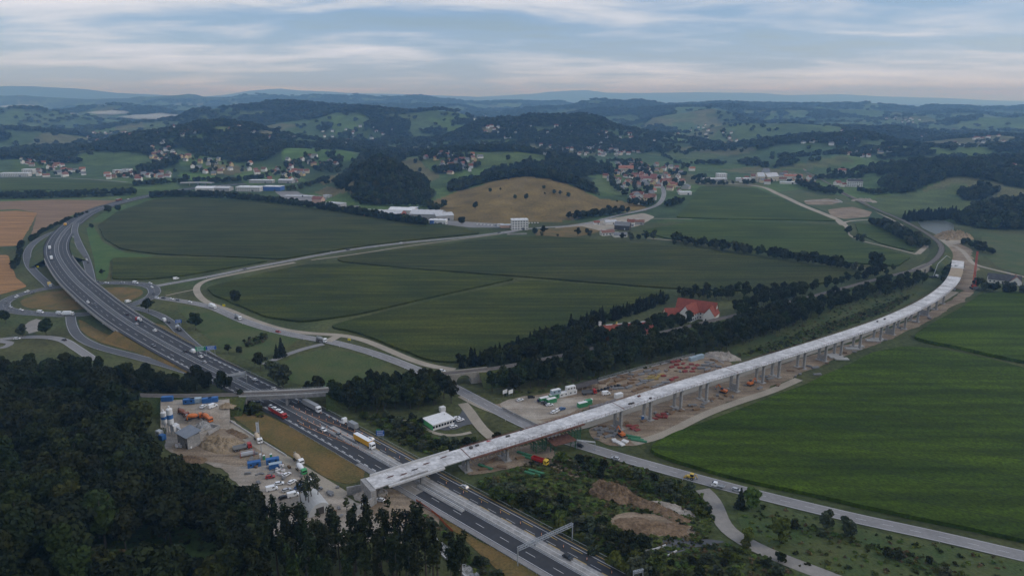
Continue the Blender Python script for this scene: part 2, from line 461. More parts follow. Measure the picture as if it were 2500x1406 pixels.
def dashes(mb, P, o, on, off, w, dz, m=0, s0=0, s1=1e9):
    L = min(arclen(P)[-1], s1); s = s0
    while s + on < L:
        ribbon(mb, sub(P, s, s + on), o - w / 2, o + w / 2, dz, m); s += on + off
def at_s(P, s, o=0.0):
    al = arclen(P); p = np.array([np.interp(s, al, P[:, k]) for k in range(3)])
    q = np.array([np.interp(min(al[-1], s + 1), al, P[:, k]) for k in range(3)]) - np.array([np.interp(max(0, s - 1), al, P[:, k]) for k in range(3)])
    ang = math.atan2(q[1], q[0]); n = np.array([-math.sin(ang), math.cos(ang), 0])
    return p + n * o, ang
def near_s(P, x, y):
    return arclen(P)[np.argmin((P[:, 0] - x) ** 2 + (P[:, 1] - y) ** 2)]
def poly_sheet(name, pts, z, material, thick=0.0, sm=True, parent=None, step=8.0):
    """flat area from world points; with thickness it is a standing crop or a bank"""
    if sm == 'edge':                     # straight field edges, corners a little rounded, slightly uneven
        Q = np.array([(x, y, 0.0) for x, y in pts]); out = []
        for i in range(len(Q)):
            a, b = Q[i], Q[(i + 1) % len(Q)]; k = max(1, int(np.linalg.norm(b - a) / 5))
            for j in range(k): out.append(a + (b - a) * j / k)
        P = np.array(out)
        for _ in range(2): P = (np.roll(P, 1, 0) + 2 * P + np.roll(P, -1, 0)) / 4
        P[:, 0] += 0.9 * fbm(P[:, 0], P[:, 1], 14, 2, 3); P[:, 1] += 0.9 * fbm(P[:, 0], P[:, 1], 14, 2, 8)
    elif sm:
        P = spline([(x, y, 0) for x, y in pts], 2.0, closed=True); dd = max(1.0, math.dist(P[0][:2], (0, 0)) / 350)
        j1 = fbm(P[:, 0], P[:, 1], 13 * dd, 4, 3, .6); j2 = fbm(P[:, 0], P[:, 1], 13 * dd, 4, 18, .6); P[:, 0] += 3.0 * dd * j1; P[:, 1] += 3.0 * dd * j2
    else: P = np.array([(x, y, 0) for x, y in pts])
    vs = [Vector((p[0], p[1], z)) for p in P]
    tri = tessellate_polygon([vs]); mb = MB()
    fs = []
    for t in tri:
        a, b, c = (vs[i] for i in t)
        fs.append(tuple(t) if (b - a).cross(c - a).z > 0 else tuple(reversed(t)))
    mb.add(vs, fs)
    if thick:
        n = len(vs); o = len(mb.v); mb.v += [(p.x, p.y, z - thick) for p in vs]
        ar = sum(vs[i].x * vs[(i + 1) % n].y - vs[(i + 1) % n].x * vs[i].y for i in range(n))
        for i in range(n):
            q = (i, (i + 1) % n, o + (i + 1) % n, o + i); mb.f.append(q if ar < 0 else tuple(reversed(q))); mb.m.append(0)
    return mb.build(name, material, parent)
def inpoly(x, y, poly):
    x = np.asarray(x); y = np.asarray(y); ins = np.zeros(x.shape, bool); n = len(poly); j = n - 1
    for i in range(n):
        xi, yi = poly[i][0], poly[i][1]; xj, yj = poly[j][0], poly[j][1]
        c = ((yi > y) != (yj > y)) & (x < (xj - xi) * (y - yi) / (yj - yi + 1e-12) + xi)
        ins ^= c; j = i
    return ins
def tpoly(px):                               # a patch outlined on the ground as it lies
    return [T(*p)[:2] for p in px if T(*p) is not None]
def gpoly(px, z=0.0):
    return [G2(p, z) for p in px]
# ================================================================== terrain sheet
FOREST_PX = [
    [(815, 475), (845, 425), (888, 378), (925, 364), (962, 382), (1012, 432), (1068, 470), (1045, 492), (960, 500), (870, 494)],
    [(1095, 470), (1105, 446), (1200, 418), (1290, 402), (1380, 406), (1440, 432), (1466, 472), (1425, 468), (1372, 443), (1322, 434), (1250, 435), (1180, 448)],
    [(1330, 404), (1420, 398), (1490, 410), (1500, 425), (1440, 428)],
    [(250, 388), (278, 356), (330, 344), (366, 350), (372, 378), (340, 398), (270, 398)],
    [(440, 350), (500, 335), (560, 335), (600, 350), (700, 350), (800, 358), (878, 368), (770, 362), (690, 370), (650, 392), (560, 398), (470, 376)],
    [(455, 312), (490, 300), (540, 298), (600, 306), (650, 320), (640, 326), (560, 318), (480, 318)],
    [(0, 366), (60, 364), (140, 360), (185, 366), (180, 378), (90, 385), (0, 390)],
    [(330, 415), (400, 400), (430, 385), (445, 395), (400, 415), (350, 425)],
    [(1815, 362), (1850, 342), (1960, 332), (2060, 334), (2105, 340), (2095, 356), (1960, 350), (1880, 356)],
    [(2085, 338), (2130, 332), (2190, 340), (2210, 350), (2140, 348)],
    [(2140, 455), (2200, 425), (2270, 395), (2330, 385), (2420, 388), (2500, 380), (2560, 384), (2560, 470), (2460, 455), (2400, 440), (2330, 430), (2270, 450), (2210, 475)],
    [(2330, 545), (2360, 520), (2420, 500), (2500, 490), (2600, 485), (2600, 560), (2500, 562), (2400, 560)],
    [(1100, 352), (1180, 335), (1250, 330), (1400, 335), (1480, 345), (1380, 360), (1280, 352), (1180, 352)],
    [(1150, 315), (1200, 300), (1290, 290), (1420, 288), (1490, 300), (1440, 310), (1350, 305), (1260, 315)],
    [(2160, 372), (2230, 366), (2300, 372), (2290, 385), (2200, 385)],
    [(2340, 475), (2400, 462), (2440, 470), (2400, 490), (2350, 492)],
    [(1080, 408), (1140, 414), (1120, 420), (1080, 425)],
]
MEADOW_PX = [
    ([(690, 392), (690, 365), (760, 358), (872, 378), (860, 392), (770, 402)], (0.075, 0.13, 0.035)),
    ([(410, 382), (470, 374), (560, 392), (640, 412), (610, 420), (520, 420), (440, 402)], (0.07, 0.11, 0.03)),
    ([(500, 398), (570, 402), (610, 416), (560, 428), (530, 422)], (0.13, 0.11, 0.05)),
    ([(430, 428), (470, 415), (520, 428), (560, 440), (500, 450)], (0.075, 0.13, 0.03)),
    ([(980, 388), (1060, 378), (1200, 372), (1340, 380), (1330, 400), (1200, 412), (1080, 404), (1000, 400)], (0.075, 0.105, 0.035)),
    ([(960, 405), (1010, 385), (1040, 410), (1075, 430), (1040, 445), (1000, 420)], (0.12, 0.11, 0.05)),
    ([(1060, 400), (1140, 395), (1140, 408), (1080, 412)], (0.11, 0.105, 0.045)),
    ([(1050, 520), (1060, 490), (1120, 466), (1240, 436), (1310, 434), (1370, 446), (1440, 474), (1560, 498), (1590, 512), (1450, 520), (1390, 540), (1250, 545), (1130, 545)], (0.155, 0.110, 0.040)),
    ([(2125, 500), (2140, 478), (2220, 470), (2300, 462), (2335, 446), (2362, 448), (2360, 466), (2320, 480), (2420, 500), (2350, 515), (2220, 530), (2150, 520)], (0.075, 0.10, 0.035)),
    ([(1840, 372), (1960, 352), (2080, 362), (2060, 380), (1960, 392), (1880, 395)], (0.05, 0.085, 0.04)),
    ([(1890, 412), (2060, 380), (2085, 395), (1960, 415)], (0.10, 0.11, 0.045)),
    ([(1700, 350), (1750, 320), (1800, 302), (1900, 312), (1880, 335), (1780, 345)], (0.075, 0.11, 0.04)),
    ([(2270, 372), (2330, 358), (2420, 362), (2380, 378), (2300, 384)], (0.075, 0.115, 0.035)),
    ([(190, 375), (340, 372), (370, 385), (330, 400), (240, 405), (190, 395)], (0.07, 0.105, 0.035)),
    ([(770, 470), (800, 455), (870, 440), (860, 470), (800, 482)], (0.14, 0.115, 0.05)),
    ([(770, 440), (840, 420), (830, 440), (790, 452)], (0.13, 0.11, 0.05)),
    ([(600, 330), (640, 322), (700, 330), (690, 336), (630, 336)], (0.13, 0.12, 0.06)),
    ([(2040, 302), (2140, 292), (2280, 300), (2300, 315), (2120, 318)], (0.075, 0.11, 0.045)),
    ([(515, 314), (560, 309), (595, 316), (560, 325), (520, 325)], (.09, .115, .045)), ([(430, 338), (500, 330), (525, 340), (450, 348)], (.07, .11, .035)), ([(1155, 320), (1210, 308), (1245, 318), (1190, 330)], (.12, .11, .055)), ([(1150, 346), (1260, 339), (1275, 348), (1160, 354)], (.075, .11, .04)), ([(660, 338), (720, 342), (760, 352), (690, 352)], (.10, .11, .05)), ([(1290, 312), (1360, 306), (1380, 318), (1310, 326)], (.08, .11, .045)), ([(60, 285), (140, 282), (190, 300), (100, 305)], (.08, .11, .05)), ([(560, 272), (640, 272), (700, 280), (600, 288)], (.085, .115, .05)),
    ([(1750, 348), (1790, 344), (1800, 356), (1770, 362)], (0.19, 0.12, 0.07)),
]
FPOLY = [tpoly(p) for p in FOREST_PX]
MPOLY = [(tpoly(p), c) for p, c in MEADOW_PX]
CAMFOOT = (0.0, 0.0)

def cover(X, Y, Z):
    """forest (bool) and ground colour"""
    n = X.shape[0]
    # field mosaic
    ca, sa = math.cos(0.5), math.sin(0.5)
    wx = X + 60 * fbm(X, Y, 500, 2, 31); wy = Y + 60 * fbm(X, Y, 500, 2, 37)
    U = (wx * ca + wy * sa) / 130.0; V = (-wx * sa + wy * ca) / 260.0
    hsh = _hash(np.floor(U), np.floor(V), 5); h2 = _hash(np.floor(U), np.floor(V), 6)
    pal = np.array([(.060, .095, .035), (.075, .115, .038), (.050, .080, .032), (.085, .115, .045), (.045, .070, .030), (.105, .105, .050), (.070, .110, .032), (.06, .09, .04)])
    col = pal[(hsh * 7.99).astype(int)] * (0.85 + 0.3 * h2)[:, None]
    plain = Z < 0.5
    nearp = plain & (Y < 1000)
    g = np.clip(0.5 + 0.8 * fbm(X, Y, 60, 5, 41), 0, 1)[:, None]
    grass = np.array([.048, .068, .026]) * (1 - g) + np.array([.085, .085, .036]) * g
    col = np.where(nearp[:, None], grass, col)
    # woods by the lie of the land, mixed with small meadows far away
    nf = fbm(X, Y, 300, 4, 51) + 0.6 * fbm(X, Y, 110, 3, 57)
    thr = np.where(Y > 3500, 0.15, np.where(Y > 2600, 0.16, 0.22))
    thr = thr - 0.30 * np.clip((Z - 55) / 60, 0, 1) + 0.22 * np.clip((38 - Z) / 38, 0, 1)
    forest = (Z > 6) & (nf > thr) & (Y > 1150)
    inm = np.zeros(n, bool)
    for P, c in MPOLY:
        k = inpoly(X, Y, P); inm |= k
        v = (0.86 + 0.3 * np.clip(0.5 + fbm(X[k], Y[k], 35, 4, 71), 0, 1))[:, None]
        col[k] = np.array(c) * v
    for P in FPOLY: forest |= inpoly(X, Y, P)
    forest &= ~inm
    col[forest] = (.022, .032, .016)
    far = Y > 9800
    col[far] = (.03, .045, .03); forest &= ~far
    return forest, col

def build_terrain():
    a = np.concatenate([np.linspace(-180, -47, 40)[:-1], np.linspace(-47, 47, 760), np.linspace(47, 180, 40)[1:]])
    a = np.radians(a[:-1]); na = len(a)
    r = np.concatenate([np.linspace(25, 120, 12)[:-1], np.geomspace(120, 60000, 430)]); nr = len(r)
    A, Rr = np.meshgrid(a, r, indexing='ij')
    X = (Rr * np.sin(A)).ravel(); Y = (Rr * np.cos(A)).ravel()
    Z = height(X, Y)
    Z = np.where(Y < 30, Z * np.clip(Y / 30, 0, 1) - 0.06, Z)
    forest, col = cover(X, Y, Z)
    X = np.append(X, 0); Y = np.append(Y, 0); Z = np.append(Z, -0.06); col = np.vstack([col, [[.06, .08, .03]]])
    me = bpy.data.meshes.new('terrain')
    i, j = np.meshgrid(np.arange(na), np.arange(nr - 1), indexing='ij'); i = i.ravel(); j = j.ravel(); i2 = (i + 1) % na
    q = np.stack([i * nr + j, i * nr + j + 1, i2 * nr + j + 1, i2 * nr + j], 1)
    nv = len(X); c = nv - 1
    k = np.arange(na); tri = np.stack([np.full(na, c), k * nr, ((k + 1) % na) * nr], 1)
    me.vertices.add(nv); me.vertices.foreach_set('co', np.stack([X, Y, Z], 1).ravel())
    nl = q.size + tri.size; me.loops.add(nl)
    me.loops.foreach_set('vertex_index', np.concatenate([q[:, ::-1].ravel(), tri[:, ::-1].ravel()]).astype(np.int32))
    me.polygons.add(len(q) + len(tri))
    me.polygons.foreach_set('loop_start', np.concatenate([np.arange(len(q)) * 4, q.size + np.arange(len(tri)) * 3]).astype(np.int32))
    me.update(calc_edges=True)
    me.polygons.foreach_set('use_smooth', np.ones(len(me.polygons), bool))
    at = me.color_attributes.new('ground', 'FLOAT_COLOR', 'POINT')
    at.data.foreach_set('color', np.hstack([col, np.ones((nv, 1))]).ravel())
    m = bpy.data.materials.new('terrain_ground'); m.use_nodes = True; N, L = m.node_tree.nodes, m.node_tree.links
    b = N['Principled BSDF']; b.inputs['Roughness'].default_value = .95; b.inputs['Specular IOR Level'].default_value = .1
    vc = N.new('ShaderNodeVertexColor'); vc.layer_name = 'ground'
    tc = N.new('ShaderNodeTexCoord')
    prev = vc.outputs[0]
    for sc_, lo_, hi_ in ((0.025, .72, 1.28), (0.35, .68, 1.32)):
        n = N.new('ShaderNodeTexNoise'); n.inputs['Scale'].default_value = sc_; n.inputs['Detail'].default_value = 5; L.new(tc.outputs['Object'], n.inputs[0])
        mr = N.new('ShaderNodeMapRange'); mr.inputs[1].default_value = .3; mr.inputs[2].default_value = .7; mr.inputs[3].default_value = lo_; mr.inputs[4].default_value = hi_
        L.new(n.outputs[0], mr.inputs[0])
        mx = N.new('ShaderNodeMixRGB'); mx.blend_type = 'MULTIPLY'; mx.inputs[0].default_value = 1; L.new(prev, mx.inputs[1]); L.new(mr.outputs[0], mx.inputs[2]); prev = mx.outputs[0]
    L.new(prev, b.inputs['Base Color'])
    n = N.new('ShaderNodeTexNoise'); n.inputs['Scale'].default_value = .9; n.inputs['Detail'].default_value = 4; L.new(tc.outputs['Object'], n.inputs[0])
    bp = N.new('ShaderNodeBump'); bp.inputs['Distance'].default_value = .5; bp.inputs['Strength'].default_value = .8; L.new(n.outputs[0], bp.inputs['Height']); L.new(bp.outputs[0], b.inputs['Normal'])
    me.materials.append(m)
    return tag(meshobj('terrain', me), 'rolling green valley floor and hills reaching the horizon', None, kind='structure')
terrain = build_terrain()

# ================================================================== ground covers on the plain
ROT = -0.62
def corn(name, c1, c2, rot, st=(0.35, 1.0, 1.0), sc=0.028, lo=.40, hi=.63):
    """standing maize: broad drifts of colour along the drilled rows, fine tassel mottling"""
    if name in MATS: return MATS[name]
    m = mat(name, c1, c2, scale=sc, detail=8, rough=.9, bump=0.9, bscale=.9, spec=.12, lo=lo, hi=hi, stretch=st, rot=rot, fine=(.8, .45), streak=(.16, .30, rot))
    N, L = m.node_tree.nodes, m.node_tree.links
    return m
M_corn_a = corn('maize_dark', (.030, .040, .009), (.052, .056, .012), -0.25)
M_corn_b = corn('maize_mid', (.030, .042, .007), (.058, .066, .009), -0.2)
M_corn_r = corn('maize_bright', (.026, .048, .002), (.050, .080, .003), 0.5, lo=.34, hi=.70)
M_crop_g = corn('crop_green', (.036, .058, .010), (.056, .076, .012), -0.3)
M_stub = mat('stubble_gold', (.22, .115, .040), (.31, .165, .065), scale=.05, detail=8, stretch=(.25, 1.6, 1), rot=-0.45, rough=.95, bump=.15, bscale=1.2, fine=(.8, .2), streak=(.25, .22, -0.45))
M_plough = mat('stubble_brown', (.17, .105, .058), (.22, .14, .08), scale=.03, detail=8, stretch=(.2, 1.5, 1), rot=.1, rough=.95, bump=.12, bscale=1.2, fine=(.7, .16), streak=(.2, .16, .1))
M_verge = mat('dry_verge', (.165, .105, .036), (.088, .078, .024), scale=.06, detail=9, rough=.95, bump=.3, bscale=1.4, lo=.38, hi=.66, fine=(.9, .26))
M_grass = mat('mown_grass', (.042, .072, .020), (.082, .088, .030), scale=.045, detail=9, rough=.95, bump=.25, bscale=1.2, fine=(.8, .25))
M_lush = mat('lush_grass', (.040, .088, .018), (.070, .115, .026), scale=.05, detail=8, rough=.95, bump=.3, bscale=1.2, fine=(.8, .22))
M_rough = mat('rough_grass', (.036, .058, .014), (.075, .082, .024), scale=.05, detail=9, rough=.95, bump=.5, bscale=.9, fine=(.9, .35))
M_gravel = mat('gravel_yard', (.24, .20, .155), (.35, .31, .26), scale=.07, detail=9, rough=.95, bump=.12, bscale=2, fine=(1.4, .2), streak=(.35, .2, -.75))
M_earth = mat('site_earth', (.17, .122, .08), (.27, .215, .155), scale=.06, detail=9, rough=.95, bump=.25, bscale=1.5, fine=(1.1, .26), streak=(.35, .22, .55))
M_track = mat('gravel_track', (.27, .235, .185), (.34, .30, .24), scale=.06, detail=8, rough=.95, bump=.05, bscale=2, fine=(1.2, .1))
M_asph = mat('asphalt_dark', (.034, .035, .039), (.046, .047, .052), scale=.03, detail=8, rough=.8, stretch=(1, 1, 1), fine=(.5, .12), spec=.3)
M_asph_s = mat('asphalt_worn', (.075, .078, .084), (.098, .100, .106), scale=.035, detail=8, rough=.8, fine=(.5, .12), spec=.3)
M_asph_l = mat('asphalt_pale', (.185, .18, .18), (.24, .232, .228), scale=.04, detail=8, rough=.85, fine=(.5, .1), spec=.25)
M_dusty = mat('asphalt_dusty', (.20, .188, .172), (.27, .25, .225), scale=.06, detail=8, rough=.9, fine=(.5, .1))
M_white = mat('white_paint', (.62, .63, .64), (.45, .46, .47), scale=.5, rough=.7)
M_yellow = mat('yellow_paint', (.55, .38, .08), (.42, .30, .09), scale=.5, rough=.7)
M_conc = mat('concrete_pale', (.40, .395, .385), (.53, .525, .52), scale=.18, detail=9, rough=.9, bump=.02, fine=(1.2, .12))
M_conc_d = mat('concrete_grey', (.24, .235, .225), (.34, .33, .32), scale=.25, detail=9, rough=.9, fine=(1.0, .15))
M_steel = mat('galvanised_steel', (.30, .32, .34), (.38, .40, .42), scale=.6, rough=.5, metal=.3)
M_rust = mat('formwork_rust', (.10, .045, .032), (.17, .085, .06), scale=.8, rough=.9)
M_plank = mat('shutter_board', (.26, .20, .13), (.38, .31, .22), scale=.7, rough=.9)
M_ballast = mat('rail_ballast', (.10, .088, .076), (.155, .14, .125), scale=.5, detail=6, rough=.95, bump=.1, bscale=3)
M_rail = mat('rail_steel', (.16, .13, .11), rough=.4, metal=.6)

fields = [
 ('maize_field', M_corn_a, 1.5, [(240, 552), (285, 520), (372, 489), (450, 484), (620, 494), (760, 509), (960, 534), (1090, 551), (1175, 571), (1000, 588), (850, 607), (690, 634), (600, 630), (480, 626), (380, 622), (300, 610), (255, 585)], 'large dark green maize field beyond the roundabout with a curved left edge'),
 ('maize_field', M_corn_b, 1.5, [(275, 632), (380, 630), (480, 632), (660, 638), (560, 656), (440, 676), (360, 684), (275, 683)], 'narrow green maize strip behind the roundabout beside the slip road'),
 ('maize_field', M_corn_a, 1.5, [(820, 632), (1000, 608), (1220, 583), (1330, 578), (1480, 590), (1640, 604), (1870, 632), (2110, 665), (2060, 684), (1920, 708), (1800, 712), (1640, 706), (1480, 694), (1300, 679), (1150, 668), (980, 656), (830, 640)], 'long dark maize field in the middle of the valley'),
 ('maize_field', M_corn_b, 1.5, [(505, 704), (560, 690), (650, 668), (750, 648), (850, 646), (1000, 660), (1150, 672), (1262, 682), (1150, 706), (1000, 740), (870, 770), (740, 789), (650, 776), (570, 742), (520, 722)], 'dark maize field inside the bend of the tan service road'),
 ('maize_field', M_corn_b, 1.5, [(800, 800), (880, 778), (1000, 750), (1150, 716), (1290, 687), (1450, 698), (1630, 714), (1560, 748), (1400, 796), (1250, 852), (1120, 888), (1050, 884), (960, 848), (880, 816)], 'dark maize field bordered by conifers and the railway wood'),
 ('maize_field', M_corn_r, 1.9, [(1572, 1102), (1640, 1066), (1740, 1028), (1850, 988), (1960, 946), (2060, 900), (2130, 866), (2210, 850), (2300, 858), (2400, 878), (2530, 910), (2560, 1340), (2400, 1305), (2250, 1272), (2100, 1240), (1950, 1204), (1850, 1186), (1700, 1146), (1620, 1122)], 'bright green maize field filling the lower right below the viaduct'),
 ('maize_field', M_corn_r, 2.3, [(2225, 828), (2270, 798), (2340, 760), (2395, 722), (2460, 716), (2560, 722), (2560, 900), (2440, 876), (2330, 850), (2260, 838)], 'green maize field right of the viaduct behind the ditch'),
 ('crop_field', M_crop_g, 1.4, [(1565, 564), (1680, 545), (1760, 540), (1900, 545), (2058, 552), (2080, 590), (2150, 608), (2225, 628), (2190, 652), (2060, 642), (1900, 622), (1750, 598), (1620, 582)], 'green crop field between the tree row and the pale lane'),
 ('crop_field', M_crop_g, 1.4, [(1706, 458), (1780, 456), (1850, 462), (1950, 505), (2044, 541), (1900, 538), (1760, 536), (1650, 532), (1680, 500)], 'wide green crop field below the village and the long straight lane'),
 ('crop_field', M_crop_g, 1.2, [(2088, 545), (2180, 558), (2240, 600), (2232, 616), (2150, 596), (2095, 572)], 'small green triangle of crops beside the railway bend'),
 ('crop_field', M_crop_g, 1.2, [(-60, 437), (100, 436), (230, 440), (340, 452), (300, 464), (150, 464), (0, 466), (-60, 467)], 'flat green crop field at the far left before the town'),
 ('meadow', M_stub, 0.12, [(-60, 520), (40, 514), (92, 520), (70, 560), (45, 600), (-60, 606)], 'golden stubble field at the left edge with tractor lines'),
 ('meadow', M_plough, 0.08, [(-60, 494), (130, 488), (292, 490), (240, 503), (165, 530), (110, 560), (75, 575), (92, 520), (40, 511), (-60, 516)], 'brown stubble field wrapping the golden one by the motorway'),
 ('meadow', M_stub, 0.10, [(-60, 625), (20, 622), (40, 680), (68, 700), (20, 714), (-60, 735)], 'golden stubble field lower left beside the roundabout'),
 ('meadow', M_lush, 0.10, [(190, 582), (200, 560), (228, 552), (250, 590), (300, 616), (380, 626), (270, 634), (262, 684), (238, 684), (222, 640), (205, 605)], 'fresh bright green meadow between the slip road and maize'),
 ('meadow', M_grass, 0.08, [(430, 742), (500, 756), (570, 776), (640, 800), (740, 822), (700, 850), (640, 874), (600, 880), (540, 850), (490, 812), (450, 776)], 'green meadow between the motorway ramp and the local road'),
 ('meadow', M_grass, 0.10, [(660, 900), (720, 872), (780, 852), (850, 858), (950, 890), (1000, 920), (900, 950), (760, 950), (700, 930)], 'mown green meadow beyond the railway bridge'),
 ('meadow', M_verge, 0.10, [(48, 735), (90, 716), (150, 708), (200, 712), (230, 750), (190, 758), (110, 756), (60, 750)], 'dry grass island inside the roundabout west of the motorway'),
 ('meadow', M_verge, 0.10, [(238, 705), (300, 700), (345, 706), (355, 716), (330, 730), (295, 742), (262, 730)], 'dry grass island inside the roundabout east of the motorway'),
 ('meadow', M_verge, 0.10, [(655, 1015), (690, 1032), (800, 1092), (900, 1150), (880, 1180), (855, 1190), (800, 1168), (740, 1130), (700, 1106), (640, 1068), (590, 1034), (556, 1010), (600, 1000)], 'brown dry grass bank between the concrete plant and motorway'),
 ('meadow', M_verge, 0.10, [(190, 778), (230, 800), (330, 850), (440, 890), (400, 880), (300, 852), (235, 832), (196, 806)], 'brown grass verge inside the lower slip road loop'),
 ('meadow', M_verge, 0.08, [(1185, 1335), (1230, 1340), (1330, 1400), (1400, 1450), (1280, 1450), (1190, 1370), (1090, 1280), (1020, 1235), (1040, 1230)], 'brown dry verge along the near motorway edge'),
 ('meadow', M_rough, 0.06, [(1160, 1180), (1300, 1130), (1420, 1110), (1560, 1140), (1720, 1200), (1740, 1290), (1640, 1420), (1500, 1375), (1300, 1265)], 'rough green wasteland between motorway and local road'),
 ('meadow', M_grass, 0.07, [(1795, 1228), (1900, 1240), (2100, 1290), (2300, 1330), (2560, 1385), (2560, 1480), (2000, 1480), (1900, 1350), (1800, 1290)], 'patchy grassland below the local road at lower right'),
 ('meadow', M_grass, 0.10, [(2395, 575), (2560, 570), (2560, 690), (2440, 655), (2400, 620)], 'sloping meadow at the right edge beyond the crane'),
 ('meadow', M_verge, 0.05, [(1300, 562), (1420, 552), (1470, 565), (1400, 580), (1310, 578)], 'dry grass triangle beside the road bridge'),
 ('meadow', M_grass, 0.06, [(1890, 470), (1960, 462), (2060, 480), (2110, 510), (2070, 540), (2000, 510)], 'green paddock between the straight lane and railway'),
 ('meadow', M_rough, 0.06, [(1990, 775), (2150, 712), (2240, 690), (2290, 700), (2180, 760), (2080, 795), (1900, 855), (1800, 875), (1780, 850)], 'unmown green strip between railway wood and viaduct'),
]
for k, (nm, m_, th, px, lab) in enumerate(fields):
    o = poly_sheet(nm, gpoly(px), th if th > 1 else 0.02 + 0.004 * k, m_, thick=(th + 0.05) if th > 1 else 0.0, sm='edge')
    tag(o, lab, 'field', kind='structure' if th < 1 else 'stuff')

# wheel tracks left by the sprayer in the near maize
f5 = gpoly(fields[5][3]); tl = MB(); du = np.array([.876, -.482]); dn = np.array([.482, .876])
for k in range(-3, 16):
    for w_ in (-.9, .9):
        q_ = np.arange(-260, 420, 5.0); c0 = np.array([160., 300.]) + dn * (k * 21 + w_ - 60)
        L_ = c0 + du * q_[:, None] + dn * (5 * np.sin(q_ / 90 + k * .1) + .012 * q_)[:, None]; ok_ = inpoly(L_[:, 0], L_[:, 1], f5)
        for i in range(len(q_) - 1):
            if ok_[i] and ok_[i + 1]:
                e_ = dn * .22; a_, b_ = L_[i], L_[i + 1]; tl.add([(*(a_ - e_), 1.93), (*(b_ - e_), 1.93), (*(b_ + e_), 1.93), (*(a_ + e_), 1.93)], [(0, 1, 2, 3)])
tag(tl.build('wheel_tracks', mat('trodden_maize', (.012, .020, .004)), [o for o in bpy.data.objects if o.name.startswith('maize_field') and 'lower right' in o['label']][0]), kind='stuff')
def ground_patch(name, px, z, m_, label, sm=True):
    if px[0][1] < 600: sm = 'edge'
    return tag(poly_sheet(name, gpoly(px), z, m_, sm=sm, step=4), label, None, kind='structure')
ground_patch('gravel_yard', [(405, 1000), (440, 980), (500, 985), (536, 1004), (572, 1032), (620, 1064), (665, 1092), (708, 1120), (775, 1160), (830, 1198), (870, 1225), (940, 1235), (1010, 1270), (1010, 1330), (900, 1320), (760, 1340), (640, 1330), (600, 1230), (560, 1160), (440, 1115), (405, 1075)], .16, M_gravel, 'pale gravel yard of the concrete plant')
mb = MB(); xs_ = list(range(392, 562, 12))      # the yard climbs to the railway
rows_ = [[G(x, y + 3 * math.sin(x * .09), z) for x in xs_] for y, z in ((973, 6.3), (984, 5.9), (996, 5.0), (1012, 3.4), (1030, 1.4), (1046, .165))]
for a_, b_ in zip(rows_, rows_[1:]): strip_faces(mb, np.array(a_), np.array(b_))
for e_ in (0, -1): mb.add([r[e_] for r in rows_] + [(r[e_][0], r[e_][1], -.05) for r in rows_], [(i, i + 1, i + 7, i + 6) for i in range(5)])
tag(mb.build('yard_ramp', M_gravel), 'gravel ramp climbing from the plant yard to the railway', None, kind='structure')
ground_patch('sandy_ground', [(520, 1052), (570, 1050), (625, 1075), (640, 1120), (600, 1140), (500, 1128), (440, 1118), (420, 1090), (480, 1085)], .18, M_earth, 'brown sandy ground in the plant yard')
ground_patch('site_yard', [(1150, 975), (1200, 985), (1260, 972), (1330, 962), (1440, 936), (1560, 900), (1690, 868), (1760, 874), (1790, 886), (1700, 922), (1560, 966), (1440, 1000), (1360, 1030), (1300, 1028), (1230, 1005)], .17, M_earth, 'bare earth storage yard north of the viaduct')
ground_patch('site_yard', [(1215, 985), (1270, 968), (1360, 972), (1430, 968), (1440, 985), (1350, 1018), (1290, 1022), (1240, 1006)], .19, M_gravel, 'gravel car park of the site offices')
ground_patch('bare_ground', [(1440, 1050), (1500, 1020), (1600, 985), (1750, 935), (1880, 895), (2000, 862), (2080, 838), (2200, 790), (2300, 748), (2350, 712), (2378, 708), (2345, 738), (2286, 773), (2195, 818), (2112, 850), (1994, 896), (1896, 938), (1798, 978), (1700, 1016), (1620, 1060), (1560, 1085), (1480, 1082)], .12, M_earth, 'churned bare ground under the viaduct')
ground_patch('bare_ground', [(2300, 600), (2320, 590), (2350, 600), (2375, 625), (2380, 700), (2360, 712), (2330, 700), (2310, 640)], .13, M_earth, 'earthworks round the far viaduct end')
ground_patch('bare_ground', [(2020, 512), (2080, 505), (2130, 518), (2120, 530), (2060, 535), (2030, 528)], .13, M_earth, 'pale earth building plot by the railway')
ground_patch('bare_ground', [(1960, 490), (2020, 485), (2060, 492), (2030, 500), (1970, 500)], .13, M_earth, 'grey foundation plot with low walls')
ground_patch('bare_ground', [(2290, 580), (2320, 570), (2350, 572), (2355, 592), (2320, 600), (2296, 596)], .14, M_track, 'sandy work area before the spoil heap')
ground_patch('bare_ground', [(1130, 1130), (1230, 1095), (1330, 1085), (1360, 1105), (1440, 1150), (1420, 1165), (1330, 1135), (1210, 1150), (1150, 1160)], .12, M_earth, 'brown worked ground under the near viaduct spans')
ground_patch('bare_ground', [(880, 1208), (930, 1195), (1010, 1200), (1040, 1225), (1080, 1262), (1060, 1300), (980, 1290), (900, 1250)], .185, M_earth, 'stony ground below the viaduct abutment')
ground_patch('car_park', [(1040, 1030), (1090, 1050), (1120, 1048), (1155, 1032), (1160, 1010), (1130, 1000), (1115, 1015)], .15, M_asph_s, 'grey car park beside the white site building')
ground_patch('sand_area', [(1490, 1265), (1530, 1250), (1600, 1255), (1690, 1290), (1680, 1305), (1600, 1310), (1530, 1300), (1500, 1285)], .14, M_earth, 'flat brown sand area in the wasteland')
ground_patch('gravel_patch', [(1620, 1325), (1700, 1312), (1760, 1315), (1700, 1335), (1640, 1350)], .15, M_asph_s, 'dark gravel spur by the rubble heaps')
ground_patch('car_park', [(1060, 536), (1130, 541), (1230, 547), (1250, 556), (1150, 556), (1080, 548)], .10, M_asph_l, 'grey lorry park below the dry hill')
